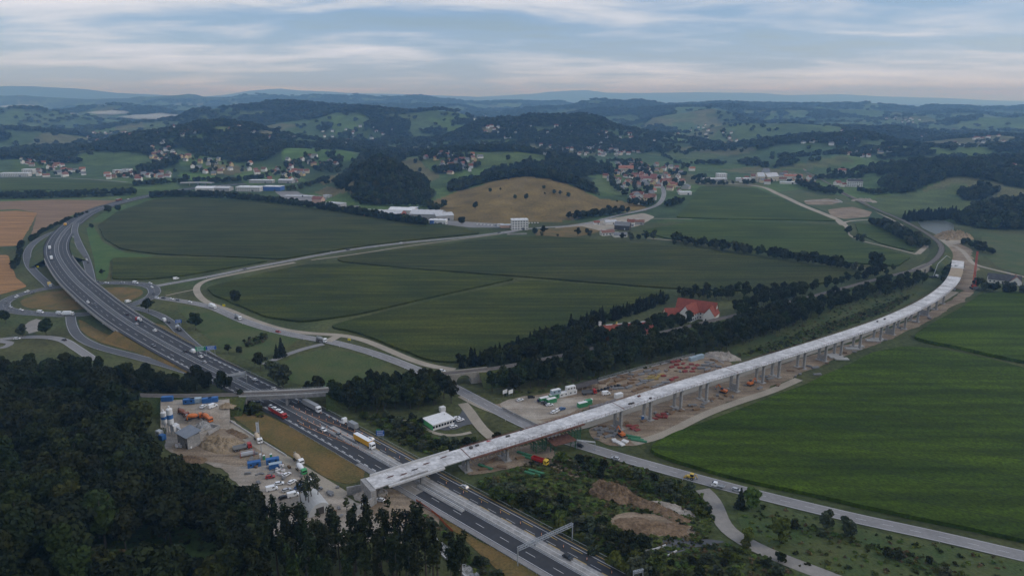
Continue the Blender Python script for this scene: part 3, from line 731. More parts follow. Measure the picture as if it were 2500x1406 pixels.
ground_patch('gravel_yard', [(670, 468), (730, 466), (760, 480), (850, 492), (880, 505), (830, 508), (700, 490)], .10, M_asph_l, 'pale industrial yard behind the tree belt')
ground_patch('gravel_yard', [(1350, 556), (1470, 538), (1570, 520), (1600, 530), (1560, 552), (1480, 566), (1400, 566)], .10, M_track, 'gravel yard of the roadside sawmill')
ground_patch('gravel_patch', [(60, 790), (80, 778), (110, 785), (90, 805), (70, 812)], .12, M_dusty, 'grey gravel lay-by under the big tree')
ground_patch('gravel_yard', [(1390, 815), (1450, 800), (1490, 805), (1440, 825), (1400, 830)], .13, M_track, 'pale yard of the brick works in the wood')
pw = ground_patch('pond', [(2240, 540), (2300, 536), (2330, 548), (2328, 566), (2290, 575), (2250, 556)], .09, mat('pond_water', (.05, .06, .045), rough=.35, spec=.25), 'still grey pond by the railway')

# ================================================================== roads
ROADS = {}
def road(name, px, w, z, m_, label, step=5.0, sm=3, edge=None, centre=None):
    P = pxpath(px, step, 0.0, sm); P[:, 2] += z
    mb = MB(); ribbon(mb, P, -w / 2, w / 2)
    o = tag(mb.build(name, m_), label, None, kind='structure')
    if edge or centre:
        mk = MB()
        if edge:
            for s in (-1, 1): ribbon(mk, P, s * (w / 2 - edge) - .09, s * (w / 2 - edge) + .09, .015)
        if centre == 'dash': dashes(mk, P, 0, 4, 6, .16, .015)
        elif centre: ribbon(mk, P, -.08, .08, .015)
        mk.build('lane_markings', M_white, o)
    ROADS[label] = P
    return P, o
R_local, _ = road('road', [(2620, 1384), (2500, 1358), (2300, 1311), (2100, 1268), (1900, 1220), (1790, 1192), (1650, 1154), (1500, 1112), (1440, 1093), (1385, 1077), (1320, 1053), (1250, 1021), (1180, 984), (1110, 947), (1070, 927), (1000, 895), (930, 869), (870, 850), (805, 834), (740, 823), (677, 809), (600, 786), (512, 749), (435, 734), (385, 727)], 8.2, .22, M_asph_l, 'pale two-lane local road from the roundabout to lower right', edge=.5, centre='dash')
R_main, _ = road('road', [(385, 698), (430, 690), (520, 674), (600, 657), (700, 638), (850, 611), (1000, 592), (1150, 578), (1240, 566), (1300, 558), (1400, 551), (1450, 542), (1510, 526), (1570, 513), (1602, 502), (1618, 485), (1620, 465), (1613, 452), (1606, 444), (1625, 432), (1645, 420)], 8.0, .21, M_asph_l, 'main road from the roundabout into the village', edge=.5, centre='dash')
R_tan, _ = road('service_road', [(720, 641), (640, 656), (560, 672), (505, 684), (482, 698), (482, 716), (505, 738), (560, 758), (620, 783), (700, 807), (780, 816), (830, 818), (880, 828), (935, 849), (1000, 877), (1060, 896), (1110, 903)], 6.0, .17, M_track, 'tan service road skirting the maize field')
road('service_road', [(760, 635), (860, 622), (990, 602), (1120, 585), (1220, 572), (1240, 567)], 3.0, .165, M_track, 'narrow tan track beside the main road')
road('service_road', [(405, 722), (440, 714), (482, 706)], 2.2, .155, M_track, 'footpath from the roundabout to the service road')
road('side_road', [(830, 818), (800, 834)], 7, .225, M_track, 'short link between the service road and local road')
road('side_road', [(790, 840), (755, 848), (720, 858), (680, 874), (645, 890)], 5.2, .20, M_asph_l, 'side road branching to the motorway bank')
ring = pxpath([(378, 714), (372, 702), (345, 694), (300, 691), (240, 692), (180, 698), (120, 704), (70, 714), (30, 727), (8, 742), (18, 756), (50, 762), (110, 767), (170, 769), (230, 765), (290, 752), (335, 740), (365, 728), (378, 714)], 5, 0, 0); ring[:, 2] = .235
mb = MB(); ribbon(mb, ring, -5.5, 5.5); rr = tag(mb.build('roundabout', M_asph_s), 'large oval roundabout passing under the motorway', None, kind='structure')
mk = MB(); ribbon(mk, ring, 4.8, 5.0, .015); ribbon(mk, ring, -5.0, -4.8, .015); dashes(mk, ring, 0, 3, 4, .15, .015); mk.build('lane_markings', M_white, rr)
R_offl, _ = road('slip_road', [(152, 561, 4.0), (122, 571, 4.0), (93, 586, 3.0), (74, 603, 1.8), (66, 622, .8), (72, 648), (92, 672), (112, 690), (122, 700)], 8.0, .20, M_asph_s, 'western slip road curving down to the roundabout', edge=.5)
R_onr, _ = road('slip_road', [(186, 545, 3.6), (182, 566, 4.9), (193, 597, 3.6), (209, 630, 1.6), (218, 660, .4), (224, 692)], 8.0, .20, M_asph_s, 'eastern slip road dropping to the roundabout', edge=.5)
R_lr, _ = road('slip_road', [(300, 748), (345, 755), (385, 768), (415, 786), (440, 812), (470, 840), (505, 864), (550, 893)], 7.5, .20, M_asph_s, 'slip road joining the motorway below the blue sign', edge=.5)
R_ll, _ = road('slip_road', [(172, 772), (176, 796), (192, 822), (235, 845), (300, 863), (370, 881), (440, 901), (500, 921)], 7.5, .20, M_asph_s, 'slip road leaving the motorway toward the white truck', edge=.5)
R_far_left, _ = road('road', [(-60, 838), (0, 829), (60, 823), (115, 823), (155, 830), (180, 846), (205, 862), (230, 880)], 6.5, .20, M_asph_l, 'local road at the left edge with parked cars', edge=.4)
mini = pxpath([(-40, 842), (-10, 835), (25, 838), (10, 848), (-30, 852), (-40, 842)], 3, 0, 0); mini[:, 2] = .215
mb = MB(); ribbon(mb, mini, -2.5, 2.5); tag(mb.build('roundabout', M_asph_l), 'small roundabout cut by the left edge', None, kind='structure')
R_grav, _ = road('gravel_track', [(1715, 1195), (1745, 1222), (1752, 1250), (1765, 1282), (1790, 1306), (1840, 1334), (1910, 1366), (2010, 1402), (2080, 1430)], 7, .215, M_dusty, 'dusty gravel track branching off the local road')
R_haul, _ = road('haul_road', [(1130, 965), (1165, 985), (1230, 1010), (1300, 1032), (1390, 1046), (1500, 1012), (1620, 972), (1750, 930), (1880, 890), (1990, 855), (2080, 826), (2190, 782), (2280, 742), (2330, 712)], 7.5, .205, M_track, 'sandy haul road running behind the viaduct piers')
road('haul_road', [(1545, 1082), (1610, 1066), (1660, 1042), (1720, 1012), (1800, 982), (1880, 956), (1950, 926)], 5.5, .20, M_track, 'sandy track curving between the viaduct and the maize')
road('site_track', [(1130, 985), (1152, 1010), (1165, 1035), (1190, 1060), (1210, 1075)], 6, .21, M_track, 'track past the white site building to the viaduct')
road('site_track', [(960, 1025), (1010, 1028), (1060, 1060), (1110, 1066), (1150, 1055)], 2.5, .13, M_track, 'narrow trodden path in the scrub')
road('site_track', [(545, 1030), (600, 1064), (655, 1098), (710, 1132), (770, 1168), (840, 1212)], 6.5, .20, M_track, 'pale lorry track along the plant yard')
R_lane, _ = road('lane', [(1700, 448), (1770, 448), (1850, 455), (1900, 474), (1960, 502), (2040, 535), (2060, 550), (2068, 564)], 11, .20, M_track, 'long straight pale lane below the village')
road('haul_road', [(2052, 470), (2100, 492), (2150, 520), (2210, 550), (2262, 584), (2290, 602), (2330, 600)], 10, .17, M_track, 'pale haul road beside the far railway')
road('lane', [(2066, 560), (2075, 575), (2110, 590), (2170, 604), (2240, 622)], 3.6, .19, M_track, 'narrow field lane to the railway')
road('lane', [(2056, 546), (2075, 540), (2130, 536)], 5, .18, M_track, 'spur into the earth plot')
road('lane', [(1440, 534), (1500, 534), (1600, 534), (1690, 535)], 3.0, .14, M_track, 'thin field path across the green field')
road('lane', [(1580, 582), (1650, 588), (1760, 600), (1880, 618), (2000, 640), (2060, 650), (2160, 660)], 3.6, .15, M_track, 'earth lane behind the tree row')
road('lane', [(2330, 600), (2352, 615), (2372, 640), (2385, 648), (2440, 662), (2560, 690)], 5, .16, M_track, 'pale lane curving past the crane')
road('lane', [(2240, 620), (2262, 600), (2268, 588)], 6, .16, M_track, 'short gravel ramp beside the rail curve')
road('side_road', [(0, 434), (100, 434), (200, 437), (310, 445)], 6, .16, M_asph_l, 'thin road along the far left field')
road('lane', [(765, 462), (775, 475), (800, 487), (850, 500), (880, 508)], 7, .14, M_asph_l, 'road through the industrial yard')
road('side_road', [(1275, 556), (1255, 566), (1220, 571)], 6, .18, M_asph_l, 'road turning by the office block')
road('side_road', [(1500, 382), (1540, 378), (1600, 365), (1640, 352)], 7, .2, M_asph_l, 'valley road curving beyond the village')
road('side_road', [(1730, 352), (1745, 372), (1790, 384), (1840, 392)], 8, .2, M_asph_l, 'road beneath the brown field in the far valley')

# ------------------------------------------------------------------ motorway
MED = [(1640, 1515, 0), (1423, 1396, 0), (1328, 1343, 0), (1193, 1267, 0), (1065, 1196, 0), (959, 1136, 0), (868, 1084, 0), (785, 1038, 0), (702, 993, 0), (620, 951, 0), (538, 911, 0.2), (430, 856, 1.5), (333, 801, 4.5), (279, 765, 6.8), (218, 716, 7.6), (179, 680, 7.8), (143, 629, 7.4), (138, 603, 6.6), (148, 578, 5.2), (177, 547, 3.2), (230, 514, 1.6), (307, 491, 0.6), (371, 477, 0.2), (435, 465, 0.1), (510, 456, 0), (600, 449, 0)]
MW = pxpath(MED, 6, 0, 8); MW[:, 2] += .26
HW = 12.2
mb = MB(); ribbon(mb, MW, 1.5, HW)
mw_s = tag(mb.build('motorway', M_asph), 'near motorway carriageway of dark asphalt', None, kind='structure')
mb = MB(); ribbon(mb, MW, -HW, -1.5)
mw_n = tag(mb.build('motorway', M_asph), 'far motorway carriageway with yellow roadworks markings', None, kind='structure')
mb = MB(); ribbon(mb, sub(MW, 0, near_s(MW, *G(862, 1080)[:2])), -1.5, 1.5, -.01)
tag(mb.build('median', M_conc_d), 'concrete strip between the motorway carriageways', None, kind='structure')
mb = MB(); ribbon(mb, sub(MW, near_s(MW, *G(862, 1080)[:2]) + .2, 1e9), -1.5, 1.5, -.012)
tag(mb.build('median', M_asph_s), 'narrow dark strip between the far carriageways', None, kind='structure')
sM = lambda px, py, z=0: near_s(MW, *G(px, py, z)[:2])
s_br, s_el0, s_el1, s_end = sM(690, 985), sM(335, 802, 4.5), sM(143, 629, 7), arclen(MW)[-1]
s_via = sM(1000, 1160)
# markings
mk = MB()
for o_ in (2.0, 9.6): ribbon(mk, MW, o_ - .12, o_ + .12, .02)
dashes(mk, MW, 5.8, 5, 9, .2, .02)
dashes(mk, sub(MW, s_via + 14, s_br + 130), 8.9, 3.2, 3.2, .42, .025)
mk.build('lane_markings', M_white, mw_s)
mk = MB()
for o_ in (-2.0, -9.6): ribbon(mk, MW, o_ - .12, o_ + .12, .02)
dashes(mk, sub(MW, s_br - 20, s_end), -5.8, 5, 9, .2, .02)
dashes(mk, sub(MW, s_br - 60, s_br + 120), -8.9, 3.2, 3.2, .42, .025)
dashes(mk, sub(MW, 0, s_br - 70), -5.2, 5, 6, .16, .02)
mk.build('lane_markings', M_white, mw_n)
mk = MB(); PQ = sub(MW, 0, s_br - 60)
ribbon(mk, PQ, -11.4, -11.15, .02)
dashes(mk, PQ, -4.2, 6, 7, .26, .022); dashes(mk, PQ, -8.4, 6, 7, .26, .022, s0=5)
mk.build('yellow_markings', M_yellow, mw_n)
# crossover lanes: orange lines weaving through the gap in the median
mk = MB()
for (a0, o0, a1, o1) in ((s_br - 80, -4, s_br - 25, 3), (s_br - 70, -7.5, s_br - 8, -1), (s_br - 85, 1.5, s_br - 30, 7)):
    q = np.linspace(0, 1, 14); PP = np.array([at_s(MW, a0 + (a1 - a0) * t, o0 + (o1 - o0) * (3 * t * t - 2 * t**3))[0] for t in q])
    ribbon(mk, PP, -.13, .13, .03)
mk.build('crossover_markings', mat('orange_paint', (.55, .24, .07), (.42, .22, .1), scale=.4), mw_n)
# pale hard shoulder of the near carriageway and dusty patch under the viaduct
mb = MB(); ribbon(mb, sub(MW, 0, s_via + 26), 10.0, 12.6, .012); mb.build('hard_shoulder', M_asph_l, mw_s)
mb = MB(); ribbon(mb, sub(MW, s_via - 16, s_via + 4), 2.6, 9.4, .014); mb.build('dust_film', M_dusty, mw_s)
mb = MB(); ribbon(mb, sub(MW, s_via - 120, s_via + 70), -4.0, -1.2, .012); mb.build('raised_strip', M_conc_d, mw_n)
# embankment slopes (not along the bridge over the roundabout)
def embank(name, P, hw, m_, slope=1.9, label=None, top=None):
    mb = MB()
    for s in (1, -1):
        A = offset(P, s * hw, -.02); w = np.maximum(.3, slope * np.maximum(P[:, 2], .1))
        B = P + normals(P) * (s * (hw + w))[:, None]; B[:, 2] = 0.03
        if s > 0: strip_faces(mb, B, A)
        else: strip_faces(mb, A, B)
    return tag(mb.build(name, m_), label, None, kind='structure')
embank('embankment', R_offl, 4.3, M_rough, label='grass bank under the western slip road')
embank('embankment', R_onr, 4.3, M_rough, label='grass bank under the eastern slip road')
embank('embankment', sub(MW, sM(538, 911), s_el0 + 4), HW + .6, M_verge, label='grassy bank carrying the motorway up to its bridge')
embank('embankment', sub(MW, s_el1 - 4, s_end - 250), HW + .6, M_rough, label='grassy bank carrying the motorway beyond its bridge')
# ------------------------------------------------------------------ motorway bridge over the roundabout
EL = sub(MW, s_el0, s_el1)
br = thing('motorway_bridge', 'curved motorway bridge on piers over the oval roundabout', 'bridge')
mb = MB()
A, B = offset(EL, HW + .9, -.03), offset(EL, -HW - .9, -.03); A2, B2 = A - [0, 0, 1.5], B - [0, 0, 1.5]
strip_faces(mb, A, B); strip_faces(mb, A2, A); strip_faces(mb, B, B2); strip_faces(mb, B2, A2)
mb.build('deck', M_conc_d, br)
for s in (1, -1):
    mb = MB(); wall(mb, EL, s * (HW + .6), -.1, .75, .35); mb.build('parapet', M_conc_d, br)
for q_ in (0.5, arclen(EL)[-1] - .5):
    p, an = at_s(EL, q_); MB().box((0, 0, p[2] / 2 - .8), (1.2, 2 * HW + 1.6, p[2] - 1.4)).build('abutment', M_conc_d, br, (p[0], p[1], 0), an)
n_p = 7
for i in range(1, n_p):
    s = arclen(EL)[-1] * i / n_p
    for o_ in (-9, -3.5, 3.5, 9):
        p, an = at_s(EL, s, o_)
        MB().cyl((p[0], p[1], -.05), (p[0], p[1], p[2] - 1.5), .65, n=10).build('pier', M_conc_d, br)
# guard rails
def guard(name, P, o, label, m_=M_steel, h=.75):
    t = thing(name, label, 'guard rail'); mb = MB(); wall(mb, P, o, h - .3, h, .06); mb.build('rail', m_, t)
    mb = MB(); L = arclen(P)[-1]; s = 1.0
    while s < L:
        p, an = at_s(P, s, o); mb.box((p[0], p[1], p[2] + h / 2 - .1), (.1, .1, h), an); s += 4
    tag(mb.build('posts', m_, t), None, None, kind='stuff')
guard('guard_rail', sub(MW, 0, s_br - 10), -HW - .4, 'steel guard rail along the far edge of the motorway')
guard('guard_rail', sub(MW, 0, s_br - 30), HW + .8, 'steel guard rail along the near edge of the motorway')
guard('guard_rail', sub(MW, s_br + 12, s_el0), .5, 'double steel guard rail in the motorway median')
guard('guard_rail', sub(MW, s_br + 20, s_el0), -HW - .4, 'steel guard rail beside the meadow and sign gantry')
guard('guard_rail', sub(MW, s_el0, s_el1 + 150), .5, 'steel guard rail down the middle of the motorway bridge')
# concrete barrier segments in the median near the viaduct: each block is a piece
cb = thing('concrete_barrier', 'row of pale concrete barrier blocks between the carriageways', 'barrier')
blk = MB().prism([(-.35, 0), (.35, 0), (.2, .3), (.12, .9), (-.12, .9), (-.2, .3)], -2.9, 2.9).mesh('barrier_block', M_conc)
for k in range(70):
    s = s_via - 205 + 6 * k
    if s < 3 or s > s_br - 40: continue
    p, an = at_s(MW, s, 1.25); meshobj('barrier_block', blk, cb, (p[0], p[1], p[2]), an - math.pi / 2)
cb2 = thing('concrete_barrier', 'short double row of spare barrier blocks beside the viaduct pier', 'barrier')
for k in range(5):
    for o_ in (3.2, 4.2):
        p, an = at_s(MW, s_via - 14 - 6 * k, o_); meshobj('barrier_block', blk, cb2, (p[0], p[1], p[2] + .02), an - math.pi / 2)

# ------------------------------------------------------------------ railway
RWpx = [(120, 950, 7), (250, 960, 7), (400, 966, 7), (600, 962, 7), (700, 958, 7.2), (800, 953, 7.2), (960, 932, 7), (1070, 914, 7), (1190, 902, 7), (1350, 872, 7), (1500, 838, 7), (1700, 792, 6.5), (1850, 756, 6), (1980, 724, 6), (2049, 706, 6), (2154, 678, 6), (2239, 657, 6), (2278, 638, 6), (2296, 618, 5.6), (2298, 600, 5), (2272, 576, 4), (2206, 539, 2.5), (2141, 511, 2), (2078, 481, 1.6), (2040, 458, 1.2), (1985, 428, 1.0), (1930, 405, .8), (1880, 393, .6), (1840, 386, .5)]
RW = pxpath(RWpx, 6, 0, 6)
mb = MB(); ribbon(mb, RW, -2.6, 2.6, 0)
rw = tag(mb.build('railway', M_ballast), 'single railway line on its ballast bed', None, kind='structure')
for o_ in (-.75, .75):
    mb = MB(); wall(mb, RW, o_, 0.0, .17, .09); mb.build('rail', M_rail, rw)
sR = lambda px, py, z=7: near_s(RW, *G(px, py, z)[:2])
b0, b1 = sR(598, 962), sR(790, 954); a0_, a1_ = sR(1085, 912), sR(1165, 905); c0_, c1_ = sR(2236, 658, 6), sR(2262, 648, 6)
for i, (s0, s1) in enumerate(((0, b0), (b1, a0_), (a1_, c0_), (c1_, sR(2078, 481, 1.6)))):
    embank('embankment', sub(RW, s0, s1), 3.2, M_rough, 1.6, ('overgrown railway bank beside the concrete plant', 'overgrown railway bank between the two bridges', 'long overgrown railway bank along the wood', 'railway bank round the far curve')[i])
# railway bridge over the motorway
rb = thing('railway_bridge', 'grey concrete railway bridge crossing the motorway on one pier', 'bridge')
PB = sub(RW, b0 - 4, b1 + 4)
mb = MB(); A, B = offset(PB, 3.6, -.02), offset(PB, -3.6, -.02); A2, B2 = offset(PB, 3.2, -2.4), offset(PB, -3.2, -2.4)
strip_faces(mb, A, B); strip_faces(mb, A2, A); strip_faces(mb, B, B2); strip_faces(mb, B2, A2); mb.build('girder', M_conc_d, rb)
for s in (1, -1):
    mb = MB(); wall(mb, PB, s * 3.45, -.05, .45, .3); mb.build('edge_beam', M_conc, rb)
    mb = MB(); wall(mb, PB, s * 3.45, 1.25, 1.32, .06); wall(mb, PB, s * 3.45, .85, .9, .05)
    L = arclen(PB)[-1]; q = 0
    while q < L:
        p, an = at_s(PB, q, s * 3.45); mb.box((p[0], p[1], p[2] + .85), (.06, .06, .9), an); q += 1.6
    tag(mb.build('railing', M_steel, rb), None, None, kind='stuff')
pm = at_s(RW, near_s(RW, *at_s(MW, s_br)[0][:2]))
pc, an = pm; mdir = at_s(MW, s_br)[1]
MB().box((0, 0, 2.3), (4.2, 1.3, 4.7)).build('pier', M_conc_d, rb, (pc[0], pc[1], 0), an + math.pi / 2)
for q in (b0 - 1, b1 + 1):
    p, a = at_s(RW, q); MB().box((0, 0, 2.6), (2.2, 8.5, 5.2)).build('abutment', M_conc_d, rb, (p[0], p[1], 0), a)
# arch bridge over the local road
ab = thing('arch_bridge', 'old stone arch railway bridge over the local road', 'bridge')
p0, an = at_s(RW, (a0_ + a1_) / 2)
def arch_wall(w, hh, r, spr, y0, y1):
    pr = [(-w / 2, 0), (-r, 0), (-r, spr)]
    for k in range(1, 13):
        t = math.pi * (1 - k / 13); pr.append((r * math.cos(t), spr + r * math.sin(t) * .95))
    pr += [(r, spr), (r, 0), (w / 2, 0), (w / 2, hh), (-w / 2, hh)]
    mb = MB(); n = len(pr)
    # faces as quads round the opening
    vs = [(x, y, z) for y in (y0, y1) for x, z in pr]
    mb.add(vs, [(k, (k + 1) % n, n + (k + 1) % n, n + k) for k in range(n)])
    for b_ in (0, n):
        V_ = [Vector((x, 0, z)) for x, z in pr]
        for t in tessellate_polygon([V_]): mb.add([vs[b_ + i] for i in t], [(0, 1, 2)])
    return mb
M_stone = mat('old_stone', (.26, .235, .20), (.36, .335, .29), scale=.5, detail=8, rough=.95, bump=.05, bscale=1.5)
wA = arclen(RW)[0:1]; wid = (a1_ - a0_) + 14
arch_wall(wid, 6.6, 4.6, 1.9, -3.3, 3.3).build('arch_wall', M_stone, ab, (p0[0], p0[1], .05), an)
for s in (1, -1): MB().box((0, s * 3.1, 7.05), (wid, .5, .9)).build('parapet', M_stone, ab, (p0[0], p0[1], .05), an)
ab2 = thing('arch_bridge', 'small stone railway arch beside the far viaduct end', 'bridge')
p1, an1 = at_s(RW, (c0_ + c1_) / 2)
arch_wall(c1_ - c0_ + 12, 5.6, 3.0, 1.6, -3.2, 3.2).build('arch_wall', M_stone, ab2, (p1[0], p1[1], .05), an1)
for s in (1, -1): MB().box((0, s * 3.0, 6.0), (c1_ - c0_ + 12, .4, .8)).build('parapet', M_stone, ab2, (p1[0], p1[1], .05), an1)

# ------------------------------------------------------------------ the new viaduct
Npx = [(893, 1163), (1127, 1093), (1200, 1070), (1277, 1049), (1500, 981), (1648, 934), (1779, 896), (1837, 876), (1999, 829), (2101, 795), (2162, 772), (2244, 734), (2293, 698), (2318, 660), (2321, 634)]
Spx = [(915, 1196), (1154, 1114), (1200, 1103), (1418, 1034), (1528, 998), (1648, 957), (1804, 908), (1837, 901), (2032, 837), (2155, 796), (2218, 770), (2290, 733), (2339, 695), (2351, 672), (2357, 639)]
def zdeck(px):
    return float(np.interp(px, [893, 1037, 1148, 1245, 1400, 1520, 1650, 1850, 2150, 2307, 2340, 2360], [7.2, 7.4, 8.2, 9.5, 11.6, 12.9, 13.5, 13.5, 13.0, 10.5, 9.5, 8.5]))
WN = spline([G(x, y, zdeck(x)) for x, y in Npx], 3); WS = spline([G(x, y, zdeck(x)) for x, y in Spx], 3)
q = np.linspace(0, 1, 200)
def resamp(P):
    s = arclen(P) / arclen(P)[-1]; return np.stack([np.interp(q, s, P[:, k]) for k in range(3)], 1)
VC = smooth((resamp(WN) + resamp(WS)) / 2, 25)
VC = sub(VC, 0, 1e9, 260); VL = arclen(VC)[-1]; VW = 5.3
vd = thing('viaduct', 'long curved concrete viaduct under construction on paired piers', 'viaduct')
M_deck = mat('deck_concrete', (.37, .365, .36), (.60, .59, .585), scale=.12, detail=10, rough=.9, lo=.34, hi=.6, fine=(.7, .2), streak=(.5, .12, 1.2))
sV = lambda px, py: near_s(VC, *G(px, py, zdeck(px))[:2])
joints = [0, sV(1127, 1105), sV(1510, 990), sV(1790, 902), sV(2010, 833), sV(2250, 748), sV(2318, 700), sV(2335, 676), sV(2338, 655), VL]
for i in range(len(joints) - 1):
    s0, s1 = joints[i] + (.12 if i else 0), joints[i + 1] - .12
    P = sub(VC, s0, s1); mb = MB()
    A, B = offset(P, VW), offset(P, -VW); e = .28
    A1, B1 = A - [0, 0, e], B - [0, 0, e]; A2, B2 = offset(P, 3.2, -1.9), offset(P, -3.2, -1.9); A3, B3 = offset(P, 3.4, -.6), offset(P, -3.4, -.6)
    strip_faces(mb, A, B); strip_faces(mb, A1, A); strip_faces(mb, B, B1); strip_faces(mb, A3, A1); strip_faces(mb, B1, B3); strip_faces(mb, A2, A3); strip_faces(mb, B3, B2); strip_faces(mb, B2, A2)
    for k in (0, -1):
        pr = [A[k], A1[k], A3[k], A2[k], B2[k], B3[k], B1[k], B[k]]; mb.add(pr, [tuple(range(8)) if k == 0 else tuple(range(7, -1, -1))])
    mt = M_deck if i not in (0, 7) else (M_plank if i == 7 else M_deck)
    mb.build('deck_segment', mt, vd)
# site railing on both edges, edge formwork on the near part
for s, nm in ((-1, 'railing'), (1, 'railing')):
    mb = MB(); P = sub(VC, joints[1], joints[6])
    wall(mb, P, s * (VW - .1), 1.0, 1.08, .07); wall(mb, P, s * (VW - .1), .5, .56, .06)
    d = 0
    while d < arclen(P)[-1]:
        p, an = at_s(P, d, s * (VW - .1)); mb.box((p[0], p[1], p[2] + .55), (.09, .09, 1.1), an); d += 2.4
    tag(mb.build(nm, M_rust, vd), None, None, kind='stuff')
P = sub(VC, joints[1], sV(1420, 1030))
for s in (-1, 1):
    mb = MB(); wall(mb, P, s * (VW + .5), -.75, -.2, 1.1); mb.build('edge_formwork', M_rust, vd)
mb = MB(); d = 0
while d < arclen(P)[-1]:
    p, an = at_s(P, d, 0); mb.box((p[0], p[1], p[2] - 2.1), (.35, 12.5, .35), an)
    d += 2.2
tag(mb.build('formwork_beams', M_plank, vd), None, None, kind='stuff')
# upstands of the first span
P = sub(VC, 2, joints[1] - 6)
mb = MB(); wall(mb, P, 5.3, 0, 1.0, .5); mb.build('parapet', M_conc, vd)
P = sub(VC, 6, joints[1] - 14)
mb = MB(); wall(mb, P, -6.3, -.9, -.05, 1.3); mb.build('edge_beam', M_conc, vd)
mb = MB(); wall(mb, sub(VC, 12, joints[1] - 22), -5.2, 0, .55, .5); mb.build('parapet', M_conc_d, vd)
# piers
pier_px = [(1037, 1181, 1), (1148, 1154, 0), (1245, 1130, 0), (1519, 1049, 2), (1594, 1026, 0), (1670, 1002, 0), (1740, 984, 0), (1802, 958, 2), (1860, 936, 0), (1915, 925, 0), (1972, 902, 0), (2022, 884, 2), (2066, 872, 0), (2112, 855, 0), (2153, 833, 0), (2187, 820, 2), (2219, 805, 0), (2247, 788, 0), (2272, 772, 2), (2291, 757, 0), (2307, 743, 0)]
for (px_, py_, kind) in pier_px:
    g = G(px_, py_); s = near_s(VC, g[0], g[1]); p, an = at_s(VC, s)
    zt = p[2] - 1.85
    for o_ in ((-2.4, 2.4) if kind != 1 else (-2.2, 2.2)):
        c, _ = at_s(VC, s, o_)
        mb = MB(); w, d = 1.5, 1.1
        mb.box((0, 0, zt / 2 - .3), (d, w, zt + .6)); mb.box((0, 0, zt - .35), (d + .25, w + .3, .7))
        mb.build('pier', M_conc_d, vd, (c[0], c[1], -.1), an)
    if kind == 2: MB().box((0, 0, 2.1), (.5, 3.4, 4.2)).build('pier_wall', M_conc_d, vd, (p[0], p[1], -.05), an)
    MB().box((0, 0, .2), (4.0, 8.0, .5)).build('footing', M_conc_d, vd, (p[0], p[1], -.05), an)
# abutment and wing wall
p, an = at_s(VC, 0)
MB().box((-1.0, 0, 3.4), (2.4, 12.2, 7.0)).build('abutment', M_conc_d, vd, (p[0], p[1], 0), an)
MB().box((-.4, -2.0, 3.0), (.5, 8.0, 6.0)).build('pier_wall', M_conc_d, vd, (p[0], p[1], 0), an)
for s, L_, a_ in ((-6.2, 10, .35), (6.2, 7, -.25)):
    c, _ = at_s(VC, 0, s); MB().box((-L_ / 2, 0, 1.9), (L_, .6, 4.2)).build('wing_wall', M_conc_d, vd, (c[0] - 1.2 * math.cos(an), c[1] - 1.2 * math.sin(an), 0), an + a_)
# expansion joints and things cast into the deck
for i in range(1, len(joints) - 1):
    mb = MB(); P = sub(VC, joints[i] - .25, joints[i] + .25, 3); ribbon(mb, P, -VW + .3, VW - .3, .03); mb.build('joint_strip', M_rust, vd)
for k in range(1, int(VL / 9)):
    if min(abs(9 * k - j) for j in joints) > 2:
        mb = MB(); P = sub(VC, 9 * k - .07, 9 * k + .07, 3); ribbon(mb, P, -VW + .1, VW - .1, .012); mb.build('pour_joint', M_conc_d, vd)
# green shoring towers beside the road, with a timber deck over the road
M_green = mat('green_shoring', (.035, .10, .055), (.06, .15, .085), scale=.8, rough=.7)
def tower(loc, rz, h, lab):
    t = thing('shoring_tower', lab, 'scaffold', loc, rz)
    for x in (-2.6, 2.6):
        for y in (-2.6, 0, 2.6): MB().box((x, y, h / 2), (.32, .32, h)).build('leg', M_green, t)
    mb = MB(); n = int(h / 1.5)
    for k in range(n):
        z0, z1 = k * 1.5, (k + 1) * 1.5
        for x in (-2.6, 2.6):
            mb.bar((x, -2.6, z0), (x, 2.6, z1), .12); mb.bar((x, 2.6, z0), (x, -2.6, z1), .12); mb.bar((x, -2.6, z1), (x, 2.6, z1), .12)
        for y in (-2.6, 2.6): mb.bar((-2.6, y, z0), (2.6, y, z1), .12); mb.bar((2.6, y, z0), (-2.6, y, z1), .12)
    mb.build('bracing', M_green, t)
    MB().box((0, 0, h + .15), (6.4, 6.4, .3)).build('cap_beam', M_rust, t)
for px_, lab in (((1345), 'green steel shoring tower west of the local road'), ((1432), 'green steel shoring tower east of the local road')):
    s = sV(px_, 1075 - (px_ - 1345) * .33); p, an = at_s(VC, s)
    tower((p[0], p[1], 0), an, p[2] - 2.6, lab)
s = sV(1390, 1058); p, an = at_s(VC, s, -4.5)
t = thing('protective_platform', 'rusty brown protective platform over the local road', 'platform', (p[0], p[1], 0), an)
MB().box((0, 0, 5.3), (13, 9, .35)).build('platform', M_rust, t)
for x in (-6, 6):
    for y in (-4, 0, 4): MB().box((x, y, 2.6), (.3, .3, 5.2)).build('post', M_green, t)
